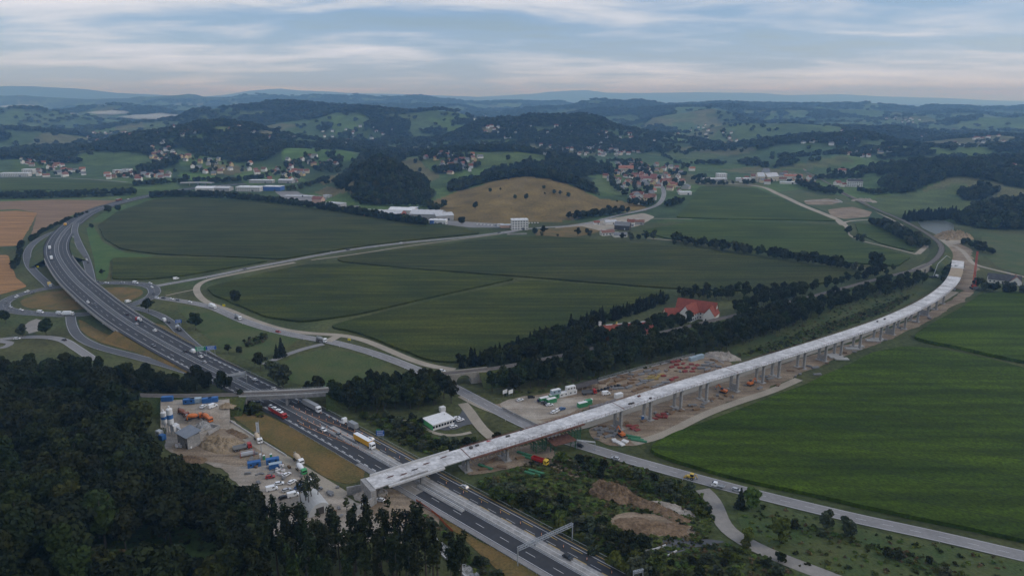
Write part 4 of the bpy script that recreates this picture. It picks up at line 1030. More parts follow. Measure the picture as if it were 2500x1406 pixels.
# ================================================================== vehicles
M_glass = mat('vehicle_glass', (.012, .015, .018), rough=.12, spec=.6)
M_tyre = mat('tyre_rubber', (.012, .012, .013), rough=.9)
M_chassis = mat('chassis_dark', (.025, .025, .027), rough=.7)
PAINT = {k: mat('paint_' + k, c, rough=.35, spec=.5) for k, c in dict(white=(.75, .76, .77), silver=(.42, .43, .45), grey=(.14, .145, .155), black=(.015, .016, .018), red=(.36, .025, .022), blue=(.03, .10, .24), navy=(.03, .05, .11), yellow=(.60, .40, .04), orange=(.55, .15, .03), green=(.04, .28, .09), beige=(.50, .40, .28), brown=(.20, .07, .04), steel=(.25, .26, .27), lime=(.10, .45, .12), amber=(.62, .33, .02)).items()}
_wheel = {}
def wheel_mesh(r, w):
    k = (r, w)
    if k not in _wheel:
        mb = MB(); mb.cyl((0, -w / 2, 0), (0, w / 2, 0), r, n=12, m=0); mb.cyl((0, -w / 2 - .01, 0), (0, w / 2 + .01, 0), r * .55, n=8, m=1)
        _wheel[k] = mb.mesh('wheel', M_tyre, PAINT['steel'])
    return _wheel[k]
def wheels(t, xs, half, r, w):
    for x in xs:
        for s in (-1, 1): meshobj('wheel', wheel_mesh(r, w), t, (x, s * half, r))
def cabin(mb, x0, x1, tx0, tx1, z0, z1, w0, w1):
    vs = [(x0, -w0, z0), (x1, -w0, z0), (x1, w0, z0), (x0, w0, z0), (tx0, -w1, z1), (tx1, -w1, z1), (tx1, w1, z1), (tx0, w1, z1)]
    mb.add(vs, [(0, 3, 2, 1), (4, 5, 6, 7), (0, 1, 5, 4), (1, 2, 6, 5), (2, 3, 7, 6), (3, 0, 4, 7)])
def lamps(t, xf, xr, z, half):
    for s in (-1, 1):
        MB().box((0, 0, 0), (.06, .34, .16)).build('headlight', PAINT['silver'], t, (xf, s * half, z))
        MB().box((0, 0, 0), (.06, .30, .16)).build('tail_light', PAINT['red'], t, (xr, s * half, z + .05))
def proto_car(c, suv=False):
    t = empty('car'); h = .16 if suv else 0
    mb = MB(); mb.prism([(-2.1, .32), (2.05, .30), (2.15, .55), (2.08, .72 + h), (1.05, .92 + h), (-1.9, .98 + h), (-2.15, .85), (-2.18, .5)], -.86, .86); mb.build('body', PAINT[c], t)
    mb = MB(); cabin(mb, -1.95, 1.1, -1.55, .25, .9 + h, 1.40 + h, .80, .66); mb.build('windows', M_glass, t)
    mb = MB(); cabin(mb, -1.62, .32, -1.5, .18, 1.385 + h, 1.46 + h, .68, .62); mb.build('roof', PAINT[c], t)
    mb = MB()
    for x in (-.55,):
        for s in (-1, 1): mb.bar((x, s * .79, .95 + h), (x, s * .66, 1.40 + h), .10, .05)
    mb.build('door_pillar', PAINT[c], t)
    wheels(t, (-1.35, 1.35), .80, .33, .22); lamps(t, 2.12, -2.17, .66, .6)
    return Proto(t)
def proto_van(c):
    t = empty('van')
    MB().prism([(-2.6, .35), (2.55, .33), (2.65, .7), (2.5, 1.05), (1.75, 1.25), (1.2, 2.15), (.9, 2.3), (-2.55, 2.35), (-2.65, 1.8)], -.95, .95).build('body', PAINT[c], t)
    mb = MB(); cabin(mb, 1.15, 1.82, .98, 1.28, 1.25, 2.08, .88, .80); mb.build('windscreen', M_glass, t)
    for s in (-1, 1): MB().box((.55, s * .955, 1.65), (1.0, .03, .55)).build('side_window', M_glass, t)
    wheels(t, (-1.6, 1.65), .86, .36, .24); lamps(t, 2.62, -2.64, .75, .7)
    return Proto(t)
def cab_parts(t, x, c, h=2.9, low=.5, w=1.2, L=2.0):
    cb = MB().prism([(x - L / 2, low), (x + L / 2, low), (x + L / 2 + .05, 1.5), (x + L / 2 - .12, h - .35), (x + L / 2 - .5, h), (x - L / 2, h)], -w, w).build('cab', PAINT[c], t)
    MB().box((x + L / 2 - .02, 0, h * .68), (.10, w * 1.75, h * .24)).build('windscreen', M_glass, cb)
    for s in (-1, 1): MB().box((x + .25, s * (w + .005), h * .68), (.8, .03, h * .2)).build('side_window', M_glass, cb)
def proto_semi(cab, body, roof, L=13.2, tank=False):
    t = empty('semi_truck')
    cab_parts(t, 6.8, cab, 3.5, .6, 1.22, 2.2)
    MB().box((.3, 0, .95), (15, 1.0, .35)).build('chassis', M_chassis, t)
    MB().box((-1.2, 0, 2.55), (L, 2.5, 2.7)).build('trailer', PAINT[body], t)
    MB().box((-1.2, 0, 3.94), (L + .02, 2.52, .1)).build('trailer_roof', PAINT[roof], t)
    MB().box((-1.2, 0, 1.05), (L - 1, 2.44, .45)).build('side_skirt', M_chassis, t)
    wheels(t, (-6.2, -4.9, -3.6, 4.6, 7.0), 1.05, .5, .34)
    return Proto(t)
def proto_box(cab, body):
    t = empty('box_truck')
    cab_parts(t, 3.1, cab, 2.7, .5, 1.15, 1.8); MB().box((-.5, 0, .85), (7.5, .9, .3)).build('chassis', M_chassis, t)
    MB().box((-1.2, 0, 2.25), (6.2, 2.45, 2.5)).build('cargo_box', PAINT[body], t)
    wheels(t, (-2.8, 2.9), 1.02, .48, .32); return Proto(t)
def proto_mixer(cab, drum):
    t = empty('mixer_truck')
    cab_parts(t, 3.6, cab, 2.95, .6, 1.2, 1.9); MB().box((-.4, 0, .95), (8.4, .9, .35)).build('chassis', M_chassis, t)
    mb = MB(); mb.lathe([(.25, 0), (.85, .5), (1.2, 1.6), (1.25, 3.0), (.95, 4.4), (.5, 5.6)], 14)
    o = mb.build('drum', [PAINT[drum]], t, (2.15, 0, 2.0)); o.rotation_euler = (0, R(-78), 0)
    MB().bar((-3.6, 0, 3.0), (-4.6, 0, 1.4), .5, .25).build('chute', PAINT['steel'], t)
    MB().box((-3.4, 0, 2.0), (.4, 1.6, 1.9)).build('drum_support', PAINT[drum], t)
    MB().cyl((-3.2, 0, 3.1), (-3.5, 0, 3.9), .3, .7, 10).build('hopper', PAINT['steel'], t)
    wheels(t, (-3.2, -1.9, 2.2, 3.7), 1.03, .5, .32); return Proto(t)
def proto_dump(cab, bed):
    t = empty('dump_truck')
    cab_parts(t, 3.5, cab, 2.9, .6, 1.2, 1.9); MB().box((-.5, 0, .95), (8, .9, .35)).build('chassis', M_chassis, t)
    mb = MB(); mb.box((-1.2, 0, 1.35), (6.2, 2.4, .15))
    for s in (-1, 1): mb.box((-1.2, s * 1.18, 1.95), (6.2, .1, 1.2))
    mb.box((1.88, 0, 2.05), (.1, 2.4, 1.4)); mb.box((-4.28, 0, 1.9), (.1, 2.4, 1.1)); mb.build('tipper_bed', PAINT[bed], t)
    wheels(t, (-3.4, -2.1, 2.3, 3.7), 1.03, .5, .32); return Proto(t)
def proto_tractor_unit(c):
    t = empty('lorry_tractor'); cab_parts(t, 1.6, c, 3.4, .6, 1.22, 2.2); MB().box((-.6, 0, .95), (5.4, .9, .35)).build('chassis', M_chassis, t)
    MB().cyl((-1.6, 0, 1.15), (-1.6, 0, 1.3), .5, n=10).build('fifth_wheel', PAINT['steel'], t)
    wheels(t, (-1.7, 2.0), 1.03, .5, .34); return Proto(t)
CAR = {}
def getcar(c, kind='car'):
    k = (c, kind)
    if k not in CAR: CAR[k] = proto_car(c) if kind == 'car' else proto_car(c, True) if kind == 'suv' else proto_van(c)
    return CAR[k]
def place(P, px, py, path=None, flip=False, ang=None, z=None, label='', group=None, cat='car', lift=0.0):
    """stand a vehicle where the photo puts it: on its road's surface, along its road"""
    zz = .25 if z is None else z
    for _ in range(3):
        g = G(px, py, zz)
        if path is not None:
            s = near_s(path, g[0], g[1]); p, a = at_s(path, s); zz = p[2] + .02
    g = G(px, py, zz)
    rz = a if path is not None else R(ang or 0)
    if flip: rz += math.pi
    return P.put((g[0], g[1], zz + lift), rz, None, label, group, cat)
GM, GRB, GLO, GYD = 'vehicles on the motorway', 'vehicles round the oval roundabout', 'vehicles on the local roads', 'vehicles parked on the building site'
cars = [  # px, py, colour, kind, path, flip, label, group
 (313, 487, 'white', 'car', MW, 1, 'white car on the motorway right behind the dark lorry far left', GM),
 (215, 739, 'white', 'car', MW, 1, 'white car in the outer lane on the motorway bridge over the roundabout', GM),
 (233, 745, 'grey', 'car', MW, 1, 'grey car by the median on the motorway bridge', GM),
 (310, 769, 'black', 'car', MW, 0, 'black car on the motorway just past the bridge end, behind the mixer', GM),
 (333, 792, 'silver', 'car', MW, 0, 'silver car beside the red mixer truck on the motorway', GM),
 (378, 808, 'white', 'car', MW, 0, 'white car on the motorway before the red mixer truck', GM),
 (375, 845, 'grey', 'car', MW, 1, 'dark grey car on the near carriageway above the lower slip road', GM),
 (452, 859, 'black', 'car', MW, 0, 'black car on the far carriageway left of the white van by the green sign', GM),
 (471, 860, 'white', 'van', MW, 0, 'white van on the motorway below the green road sign', GM),
 (490, 872, 'white', 'car', MW, 0, 'white car on the motorway right of the white van', GM),
 (499, 885, 'silver', 'car', MW, 0, 'silver car third in the row below the green sign', GM),
 (622, 928, 'white', 'car', MW, 0, 'white car passing under the sign gantry', GM),
 (669, 950, 'white', 'car', MW, 0, 'white car just about to pass under the railway bridge', GM),
 (631, 986, 'black', 'suv', MW, 1, 'black car at the verge emerging from the railway bridge', GM),
 (790, 1051, 'white', 'car', MW, 1, 'white car crossing over between the orange roadworks lines', GM),
 (828, 1063, 'grey', 'car', MW, 1, 'dark grey car behind the yellow lorry at the crossover', GM),
 (906, 1073, 'white', 'car', MW, 0, 'white car half hidden behind the yellow lorry', GM),
 (1134, 1191, 'silver', 'suv', MW, 0, 'silver car alone on the motorway just past the viaduct', GM),
 (1386, 1362, 'black', 'car', MW, 1, 'black car on the motorway beneath the near steel gantry', GM),
 (412, 788, 'black', 'car', R_lr, 1, 'black car behind the white van on the joining slip road', GM),
 (179, 580, 'silver', 'car', R_onr, 0, 'silver car at the top of the eastern slip road', GRB),
 (210, 627, 'grey', 'car', R_onr, 0, 'first of three grey cars queuing on the eastern slip road', GRB),
 (212, 635, 'white', 'car', R_onr, 0, 'white car in the middle of the eastern slip road queue', GRB),
 (215, 642, 'black', 'car', R_onr, 0, 'black car at the lower end of the eastern slip road queue', GRB),
 (66, 713, 'white', 'car', ring, 0, 'white car on the upper left arc of the roundabout', GRB),
 (78, 717, 'grey', 'car', ring, 0, 'dark grey car next to the white one on the upper left arc', GRB),
 (41, 725, 'white', 'car', ring, 0, 'white car on the left bend of the roundabout', GRB),
 (13, 740, 'grey', 'car', ring, 0, 'grey car at the leftmost bend of the roundabout', GRB),
 (26, 751, 'silver', 'car', ring, 0, 'silver car at the lower left bend of the roundabout', GRB),
 (52, 758, 'white', 'car', ring, 0, 'white car on the bottom arc left of the white van', GRB),
 (99, 764, 'white', 'van', ring, 0, 'long white van on the bottom arc of the roundabout', GRB),
 (146, 767, 'white', 'van', ring, 0, 'shorter white van next to the white box truck', GRB),
 (239, 690, 'grey', 'car', ring, 1, 'grey car where the eastern slip road meets the roundabout', GRB),
 (260, 692, 'white', 'car', ring, 1, 'white car on the top arc right of the grey one', GRB),
 (299, 691, 'silver', 'car', ring, 1, 'silver car on the top arc left of the white camper', GRB),
 (331, 692, 'white', 'van', ring, 1, 'white camper on the top arc of the roundabout', GRB),
 (367, 693, 'white', 'car', ring, 1, 'white car at the top right exit of the roundabout', GRB),
 (371, 702, 'white', 'car', ring, 1, 'white car on the right bend of the roundabout', GRB),
 (374, 719, 'black', 'car', ring, 1, 'black car on the right bend of the roundabout', GRB),
 (313, 738, 'white', 'van', ring, 0, 'white van leaving the roundabout beside the dry island', GRB),
 (430, 682, 'white', 'van', R_main, 0, 'big white van on the main road just after the roundabout', GLO),
 (598, 657, 'grey', 'car', R_main, 0, 'grey car on the main road beside the tan track start', GLO),
 (811, 617, 'silver', 'car', R_main, 0, 'silver car on the main road left of the dark one', GLO),
 (849, 611, 'black', 'car', R_main, 1, 'black car midway along the straight main road', GLO),
 (980, 594, 'white', 'car', R_main, 0, 'white car on the far half of the straight main road', GLO),
 (1218, 569, 'black', 'car', R_main, 1, 'black car at the junction below the office block', GLO),
 (383, 728, 'white', 'car', R_local, 1, 'white car first on the local road after the roundabout', GLO),
 (400, 729, 'black', 'car', R_local, 1, 'black car second on the local road after the roundabout', GLO),
 (419, 731, 'white', 'car', R_local, 1, 'white car third on the local road after the roundabout', GLO),
 (435, 734, 'grey', 'car', R_local, 1, 'grey car fourth on the local road after the roundabout', GLO),
 (464, 739, 'white', 'car', R_local, 1, 'white car fifth on the local road after the roundabout', GLO),
 (679, 811, 'red', 'car', R_local, 1, 'bright red car alone on the local road', GLO),
 (1415, 1090, 'black', 'suv', R_local, 1, 'black car leaving the shade of the viaduct on the local road', GLO),
 (1502, 1121, 'silver', 'car', R_local, 0, 'silver car on the local road below the viaduct', GLO),
 (1798, 1198, 'silver', 'car', R_local, 1, 'silver car behind the white flatbed truck', GLO),
 (1080, 907, 'white', 'car', R_tan, 0, 'white car parked at the end of the tan service road', GLO),
 (42, 828, 'white', 'car', R_far_left, 0, 'white car on the left edge local road', GLO),
 (157, 831, 'black', 'car', R_far_left, 1, 'black car on the left edge local road past the tree', GLO),
]
for px_, py_, c, kd, path, fl, lab, gr in cars:
    place(getcar(c, kd), px_, py_, path, bool(fl), label=lab, group=gr, cat='van' if kd == 'van' else 'car')
parked = [
 (497, 994, 'white', 'suv', 70, 'white off-roader left of the van before the blue containers'),
 (520, 994, 'white', 'van', 55, 'tall white van parked before the blue containers'),
 (713, 1178, 'white', 'car', 60, 'white car beside the blue car under the bare trees'),
 (728, 1190, 'blue', 'car', 70, 'blue car parked under the bare trees'),
 (700, 1198, 'silver', 'car', 40, 'silver car left of the blue car in the plant yard'),
 (716, 1211, 'white', 'van', 30, 'white van near the round grey tank behind the trees'),
 (692, 1216, 'black', 'car', 40, 'black car left of the white van in the plant yard'),
 (758, 1180, 'white', 'van', 40, 'white van on the right side of the plant yard'), (776, 1196, 'grey', 'car', 40, 'grey car behind the white van on the right side of the yard'), (700, 1160, 'white', 'car', 55, 'white car beside the caged tanks in the plant yard'), (745, 1198, 'silver', 'car', 75, 'silver car in front of the tent hall'), (660, 1166, 'red', 'car', 20, 'red car at the forest side of the plant yard'), (682, 1182, 'white', 'car', 20, 'white car at the forest side of the plant yard'), (664, 1196, 'white', 'van', 30, 'white van half hidden by the forest edge'),
 (928, 1222, 'white', 'car', 160, 'white car on stony ground below the viaduct abutment'),
 (1115, 1022, 'white', 'car', 35, 'white car at the short end of the site building'),
 (1124, 1027, 'white', 'car', 35, 'white car beside another at the end of the site building'),
 (1107, 1043, 'white', 'car', 35, 'white car alone on the grey car park of the site building'),
 (1270, 978, 'white', 'car', 30, 'white car left of the site offices'),
 (1297, 971, 'black', 'car', 10, 'black car by the bank left of the site offices'),
 (1320, 980, 'navy', 'suv', 20, 'navy off-roader at the corner of the green containers'),
 (1327, 984, 'grey', 'car', 20, 'grey car between the navy one and the black one'),
 (1334, 987, 'black', 'car', 20, 'black car beside the white one at the green containers'),
 (1342, 990, 'white', 'car', 20, 'white car at the end of the row by the green containers'),
 (1353, 1008, 'white', 'suv', 35, 'first of two white off-roaders by the viaduct edge'),
 (1362, 1003, 'white', 'suv', 35, 'second of two white off-roaders by the viaduct edge'),
 (1372, 1000, 'blue', 'suv', 35, 'blue car right of the two white off-roaders'),
 (1480, 963, 'white', 'van', 20, 'white van alone in the middle of the storage yard'),
 (2340, 690, 'white', 'van', 60, 'white van below the far end of the viaduct'),
 (2330, 708, 'silver', 'car', 60, 'silver car parked under the far viaduct span'),
]
for px_, py_, c, kd, an, lab in parked:
    place(getcar(c, kd), px_, py_, None, ang=an, z=5.15 if py_ == 994 else .22, label=lab, group=GYD, cat='van' if kd == 'van' else 'car')
rp = random.Random(5)
for k in range(11): place(getcar(rp.choice(['white', 'silver', 'white', 'grey', 'white']), 'car'), 1165 + 9 * k, 549 + .45 * k, None, ang=80, z=.15, label='small parked car in the row below the dry meadow hill', group='cars in the lorry park', cat='car')
for k in range(4): place(getcar('white', 'car'), 1292 + 7 * k, 546 - .3 * k, None, ang=80, z=.15, label='white car parked right of the office block', group='cars by the office block', cat='car')
place(proto_semi('white', 'amber', 'white'), 890, 1085, MW, True, label='articulated lorry with yellow trailer and white roof and cab', group=GM, cat='truck')
place(proto_semi('white', 'steel', 'steel'), 762, 998, MW, True, label='articulated lorry with plain grey trailer by the railway bridge', group=GM, cat='truck')
place(proto_tractor_unit('white'), 845, 1036, MW, False, label='white lorry tractor leading a short grey trailer', group=GM, cat='truck')
t = empty('trailer'); MB().box((0, 0, 2.4), (6.2, 2.5, 2.6)).build('cargo_box', PAINT['steel'], t); MB().box((0, 0, .9), (6.6, 1, .3)).build('chassis', M_chassis, t); wheels(t, (-1.6, -.3), 1.03, .48, .32)
place(Proto(t), 863, 1046, MW, False, label='short grey box trailer behind the white lorry tractor', group=GM, cat='trailer')
bt = proto_box('white', 'white')
place(bt, 122, 608, MW, False, z=6, label='white box truck further up the motorway bridge', group=GM, cat='truck')
place(bt, 126, 633, MW, False, z=7, label='white box truck nearer on the motorway bridge', group=GM, cat='truck')
place(bt, 168, 770, ring, False, label='white box truck at the bottom of the roundabout', group=GRB, cat='truck')
place(bt, 520, 752, R_local, True, label='small white truck on the local road by the yellow sign', group=GLO, cat='truck')
place(proto_box('white', 'yellow'), 122, 699, R_offl, False, label='white and yellow box truck at the end of the western slip road', group=GRB, cat='truck')
place(proto_box('yellow', 'amber'), 160, 551, MW, False, z=4, label='small yellow truck where the western slip road begins', group=GM, cat='truck')
place(proto_semi('red', 'brown', 'steel'), 290, 491, MW, False, z=1, label='dark red lorry far away on the motorway', group=GM, cat='truck')
place(proto_mixer('red', 'white'), 340, 785, MW, False, z=3, label='concrete mixer with white drum and red cab on the motorway', group=GM, cat='mixer truck')
mxw = proto_mixer('white', 'steel')
place(mxw, 436, 806, R_lr, True, label='concrete mixer with grey drum on the joining slip road', group=GM, cat='mixer truck')
place(getcar('white', 'van'), 401, 783, R_lr, True, label='white van with roof load on the joining slip road', group=GM, cat='van')
place(mxw, 581, 779, R_local, True, label='concrete mixer on the local road inside the maize bend', group=GLO, cat='mixer truck')
place(mxw, 784, 834, R_local, True, label='concrete mixer at the junction of the local road', group=GLO, cat='mixer truck')
orm = proto_mixer('orange', 'orange')
place(orm, 474, 1024, None, ang=35, z=2.2, label='orange concrete mixer pointing away beside the batching plant', group=GYD, cat='mixer truck')
place(orm, 506, 1026, None, ang=-40, z=2.0, label='orange concrete mixer parked nose to the yard track', group=GYD, cat='mixer truck')
place(proto_mixer('brown', 'brown'), 447, 1014, None, ang=-35, z=3.2, label='rust brown concrete mixer beside the silo', group=GYD, cat='mixer truck')
bgm = proto_mixer('white', 'beige')
place(bgm, 630, 1076, None, ang=-55, z=.22, label='concrete mixer with beige striped drum by the yard fence', group=GYD, cat='mixer truck')
place(bgm, 728, 1127, None, ang=-50, z=.22, label='beige concrete mixer behind the white one at the yard exit', group=GYD, cat='mixer truck')
place(proto_mixer('green', 'white'), 735, 1151, None, ang=-50, z=.22, label='concrete mixer with big white drum and green cab', group=GYD, cat='mixer truck')
place(proto_dump('red', 'steel'), 592, 1097, None, ang=30, z=.22, label='tipper lorry with red cab and empty grey bed', group=GYD, cat='truck')
place(proto_dump('red', 'grey'), 1438, 962, None, ang=15, z=.22, label='red truck with crane arm in the storage yard', group=GYD, cat='truck')
place(proto_dump('yellow', 'red'), 1318, 1130, None, ang=-35, z=.15, label='yellow cab crane truck carrying green beams below the viaduct', group=GYD, cat='truck')
t = empty('tank_container'); MB().cyl((-3, 0, 1.4), (3, 0, 1.4), 1.1, n=14).build('tank', PAINT['silver'], t)
for x in (-3.1, 3.1):
    mb = MB()
    for a_, b_ in (((x, -1.2, .1), (x, 1.2, .1)), ((x, 1.2, .1), (x, 1.2, 2.6)), ((x, 1.2, 2.6), (x, -1.2, 2.6)), ((x, -1.2, 2.6), (x, -1.2, .1))): mb.bar(a_, b_, .16)
    mb.build('end_frame', PAINT['red'], t)
for s in (-1, 1): MB().bar((-3, s * 1.15, 2.6), (3, s * 1.15, 2.6), .14).build('side_rail', PAINT['silver'], t)
place(Proto(t), 604, 1113, None, ang=25, z=.2, label='silver tank container with red end frames beside the tipper lorry', cat='container')
# flatbed
t = empty('flatbed_truck'); MB().prism([(.3, .4), (2.7, .4), (2.8, .9), (2.5, 1.2), (1.9, 2.1), (.3, 2.15)], -.98, .98).build('cab', PAINT['white'], t)
MB().box((2.25, 0, 1.65), (.5, 1.7, .6)).build('windscreen', M_glass, t); MB().box((1.1, 0, 1.7), (1.2, 2.0, .45)).build('side_window', M_glass, t)
MB().box((-1.4, 0, .85), (3.4, 2.0, .12)).build('bed', PAINT['steel'], t)
for s in (-1, 1): MB().box((-1.4, s * 1.0, 1.08), (3.4, .06, .4)).build('side_board', PAINT['silver'], t)
MB().box((-3.1, 0, 1.08), (.06, 2.0, .4)).build('tail_board', PAINT['silver'], t)
wheels(t, (-1.9, 1.8), .86, .36, .24)
place(Proto(t), 1752, 1188, R_local, False, label='white double-cab flatbed truck on the local road', group=GLO, cat='truck')
# backhoe loader
t = empty('backhoe_loader'); MB().prism([(-1.2, .9), (2.0, .9), (2.0, 1.6), (.5, 1.75), (-1.2, 1.5)], -.7, .7).build('body', PAINT['yellow'], t)
MB().box((-.35, 0, 2.2), (1.5, 1.4, 1.3)).build('cab_glass', M_glass, t); MB().box((-.35, 0, 2.9), (1.7, 1.6, .14)).build('roof', PAINT['yellow'], t)
MB().prism([(2.6, .35), (3.4, .3), (3.3, .45), (2.75, 1.1)], -1.1, 1.1).build('bucket', PAINT['yellow'], t)
for s in (-1, 1): MB().bar((.8, s * .65, 1.5), (2.8, s * .65, .7), .18, .25).build('loader_arm', PAINT['yellow'], t)
MB().bar((-1.2, 0, 1.2), (-2.2, 0, 3.1), .28, .32).build('boom', PAINT['yellow'], t); MB().bar((-2.2, 0, 3.1), (-2.9, 0, 1.4), .24, .28).build('dipper', PAINT['yellow'], t)
MB().box((-2.8, 0, 1.1), (.6, .7, .6)).build('digging_bucket', PAINT['grey'], t)
wheels(t, (-.6,), .95, .72, .4); wheels(t, (1.5,), .9, .5, .32)
place(Proto(t), 1687, 1169, R_local, False, label='yellow backhoe loader driving on the local road', group=GLO, cat='loader')
# car transporter
t = empty('car_transporter'); cab_parts(t, 7.2, 'red', 2.9, .6, 1.2, 1.9)
for z in (.95, 2.35): MB().box((-1.0, 0, z), (14, 2.3, .16)).build('loading_deck', PAINT['red'], t)
for x in (-7.5, -3.5, .5, 5.2):
    for s in (-1, 1): MB().box((x, s * 1.12, 1.65), (.18, .16, 1.5)).build('post', PAINT['red'], t)
wheels(t, (-5, -3.8, 4.8, 7.3), 1.0, .45, .3)
tr = place(Proto(t), 678, 1012, MW, True, label='red car transporter loaded with white cars on the motorway', group=GM, cat='truck')
bpy.context.view_layer.update()
for k, (dx, c) in enumerate(((-6.2, 'silver'), (-1.6, 'white'), (3.2, 'white'))):
    q_ = tr.matrix_world @ Vector((dx, 0, 2.43))
    getcar(c).put((q_.x, q_.y, q_.z), tr.rotation_euler[2], None, ('silver car at the rear of the car transporter', 'white car in the middle of the car transporter', 'white car behind the cab of the car transporter')[k], 'cars carried by the transporter', 'car')
# goods train on the far line
M_wag = mat('wagon_pale', (.40, .38, .36), (.5, .48, .46), scale=.5)
s_t0, s_t1 = sR(1885, 394, .6), sR(1965, 419, 1)
tr_ = thing('goods_train', 'long pale goods train on the far railway curve', 'train')
d = min(s_t0, s_t1)
while d < max(s_t0, s_t1):
    p, an = at_s(RW, d); wgn = MB().box((0, 0, 2.0), (13.4, 2.8, 3.0)).build('wagon', M_wag, tr_, (p[0], p[1], p[2] + .5), an)
    MB().box((0, 0, 3.55), (13.4, 2.5, .16)).build('wagon_roof', mat('wagon_roof', (.30, .12, .09)), wgn); d += 14.5
# ================================================================== building-site things
M_blue = mat('container_blue', (.03, .11, .30), (.05, .15, .36), scale=.6, rough=.55)
M_grn = mat('container_green', (.05, .22, .10), (.07, .28, .13), scale=.6, rough=.55)
M_wht = mat('panel_white', (.62, .62, .61), (.70, .70, .70), scale=.4, rough=.6)
M_lgrey = mat('sheet_grey', (.36, .38, .41), (.44, .46, .49), scale=.3, rough=.5)
M_slate = mat('roof_slate_grey', (.15, .17, .20), (.20, .22, .25), scale=.3, rough=.5)
M_bluegrey = mat('container_bluegrey', (.28, .36, .42), (.35, .43, .48), scale=.4, rough=.55)
M_dark = mat('dark_timber', (.05, .045, .045), (.08, .07, .065), scale=.6, rough=.9)
M_sand = mat('sand_heap', (.22, .165, .10), (.32, .25, .17), scale=.25, detail=9, rough=.97, bump=.25, bscale=1.5)
M_rubble = mat('rubble_heap', (.25, .215, .18), (.40, .36, .31), scale=.4, detail=9, rough=.97, bump=.5, bscale=1.3)
M_soil = mat('soil_heap', (.12, .078, .045), (.21, .145, .09), scale=.22, detail=9, rough=.97, bump=.6, bscale=1.6, fine=(.9, .25))
_corr = {}
def container(loc, rz, c, label, L=6.0, W=2.44, Hh=2.6, windows=0, group='site containers', cat='container', roof=None):
    t = thing('site_container', label, cat, loc, rz, group)
    k = ('c', c.name, L)
    if k not in _corr:
        mb = MB(); mb.box((0, 0, Hh / 2), (L, W, Hh)); n = int(L / .4)
        for i in range(n):
            x = -L / 2 + .3 + i * (L - .6) / (n - 1)
            for s in (-1, 1): mb.box((x, s * (W / 2 + .03), Hh / 2), (.18, .06, Hh - .4))
        _corr[k] = mb.mesh('shell', c)
    meshobj('shell', _corr[k], t)
    MB().box((0, 0, Hh + .04), (L - .1, W - .1, .08)).build('roof_plate', roof or c, t)
    for s in (-1, 1):
        MB().box((L / 2 + .03, s * W / 4, Hh / 2), (.06, W / 2 - .1, Hh - .3)).build('door', c, t)
    for i in range(windows):
        x = -L / 2 + (i + .5) * L / windows
        for s in (-1, 1): MB().box((x, s * (W / 2 + .075), Hh * .6), (.9, .03, .8)).build('window', M_glass, t)
    return t
def gl(px, py, z=.2):
    g = G(px, py, z); return (g[0], g[1], z)
C_ = container
C_(gl(409, 978, 6.0), R(8), M_blue, 'blue container behind the silos, leftmost at the railway')
C_(gl(462, 984, 6.0), R(12), M_blue, 'blue container left of two standing together by the railway', windows=2)
C_(gl(478, 982, 6.0), R(12), M_bluegrey, 'grey-blue container between two blue ones by the railway')
C_(gl(506, 982, 6.0), R(14), M_blue, 'dark blue container behind the parked white van', L=5)
C_(gl(521, 980, 6.0), R(14), M_blue, 'bright blue container rightmost by the railway bridge', L=5)
C_(gl(621, 1138), R(22), M_blue, 'bright blue container at the forest edge of the plant yard', windows=2)
C_(gl(666, 1130), R(22), M_blue, 'dark blue container behind the toilets, with two white windows', windows=2)
C_(gl(673, 1142), R(22), M_blue, 'grey-blue roofed container before the dark blue one', roof=M_bluegrey)
def cabin_toilet(loc, c, label):
    t = thing('portable_toilet', label, 'toilet', loc, R(20), 'portable toilets')
    MB().box((0, 0, 1.1), (1.15, 1.15, 2.2)).build('cabin', c, t); MB().lathe([(.85, 0), (.7, .18), (.2, .26)], 4).build('roof', M_wht, t, (0, 0, 2.2), R(45)); MB().box((.59, 0, 1.05), (.03, .8, 1.9)).build('door', M_wht if c is not M_wht else M_grn, t)
cabin_toilet(gl(645, 1121), M_grn, 'green portable toilet beside the banner mast')
cabin_toilet(gl(662, 1118), M_grn, 'green portable toilet next to the yard track')
cabin_toilet(gl(637, 1118), M_wht, 'white portable toilet left of the green ones')
cabin_toilet(gl(1569, 1024), M_blue, 'blue portable toilet under the viaduct')
cabin_toilet(gl(1444, 982), M_wht, 'white portable toilet beside the green container in the storage yard')
def ibc(loc, rz):
    t = thing('liquid_tank', 'white caged liquid tank stored in the concrete plant yard', 'tank', loc, rz, 'caged liquid tanks in the plant yard')
    MB().box((0, 0, .65), (1.0, 1.0, 1.0)).build('tank', M_wht, t); MB().box((0, 0, .08), (1.2, 1.0, .14)).build('pallet', M_dark, t); MB().cyl((0, 0, 1.15), (0, 0, 1.25), .15, n=8).build('cap', PAINT['red'], t)
    return t
ip = Proto(ibc((0, 0, 0), 0)); ri = random.Random(3)
for cx, cy, n, w, h in ((682, 1152, 14, 12, 10), (450, 1088, 16, 20, 7)):
    for k in range(n):
        px_, py_ = cx + ri.uniform(-w, w), cy + ri.uniform(-h, h)
        l = gl(px_, py_); ip.put((l[0], l[1], .2 + (1.22 if ri.random() < .25 else 0)), ri.uniform(0, 3))
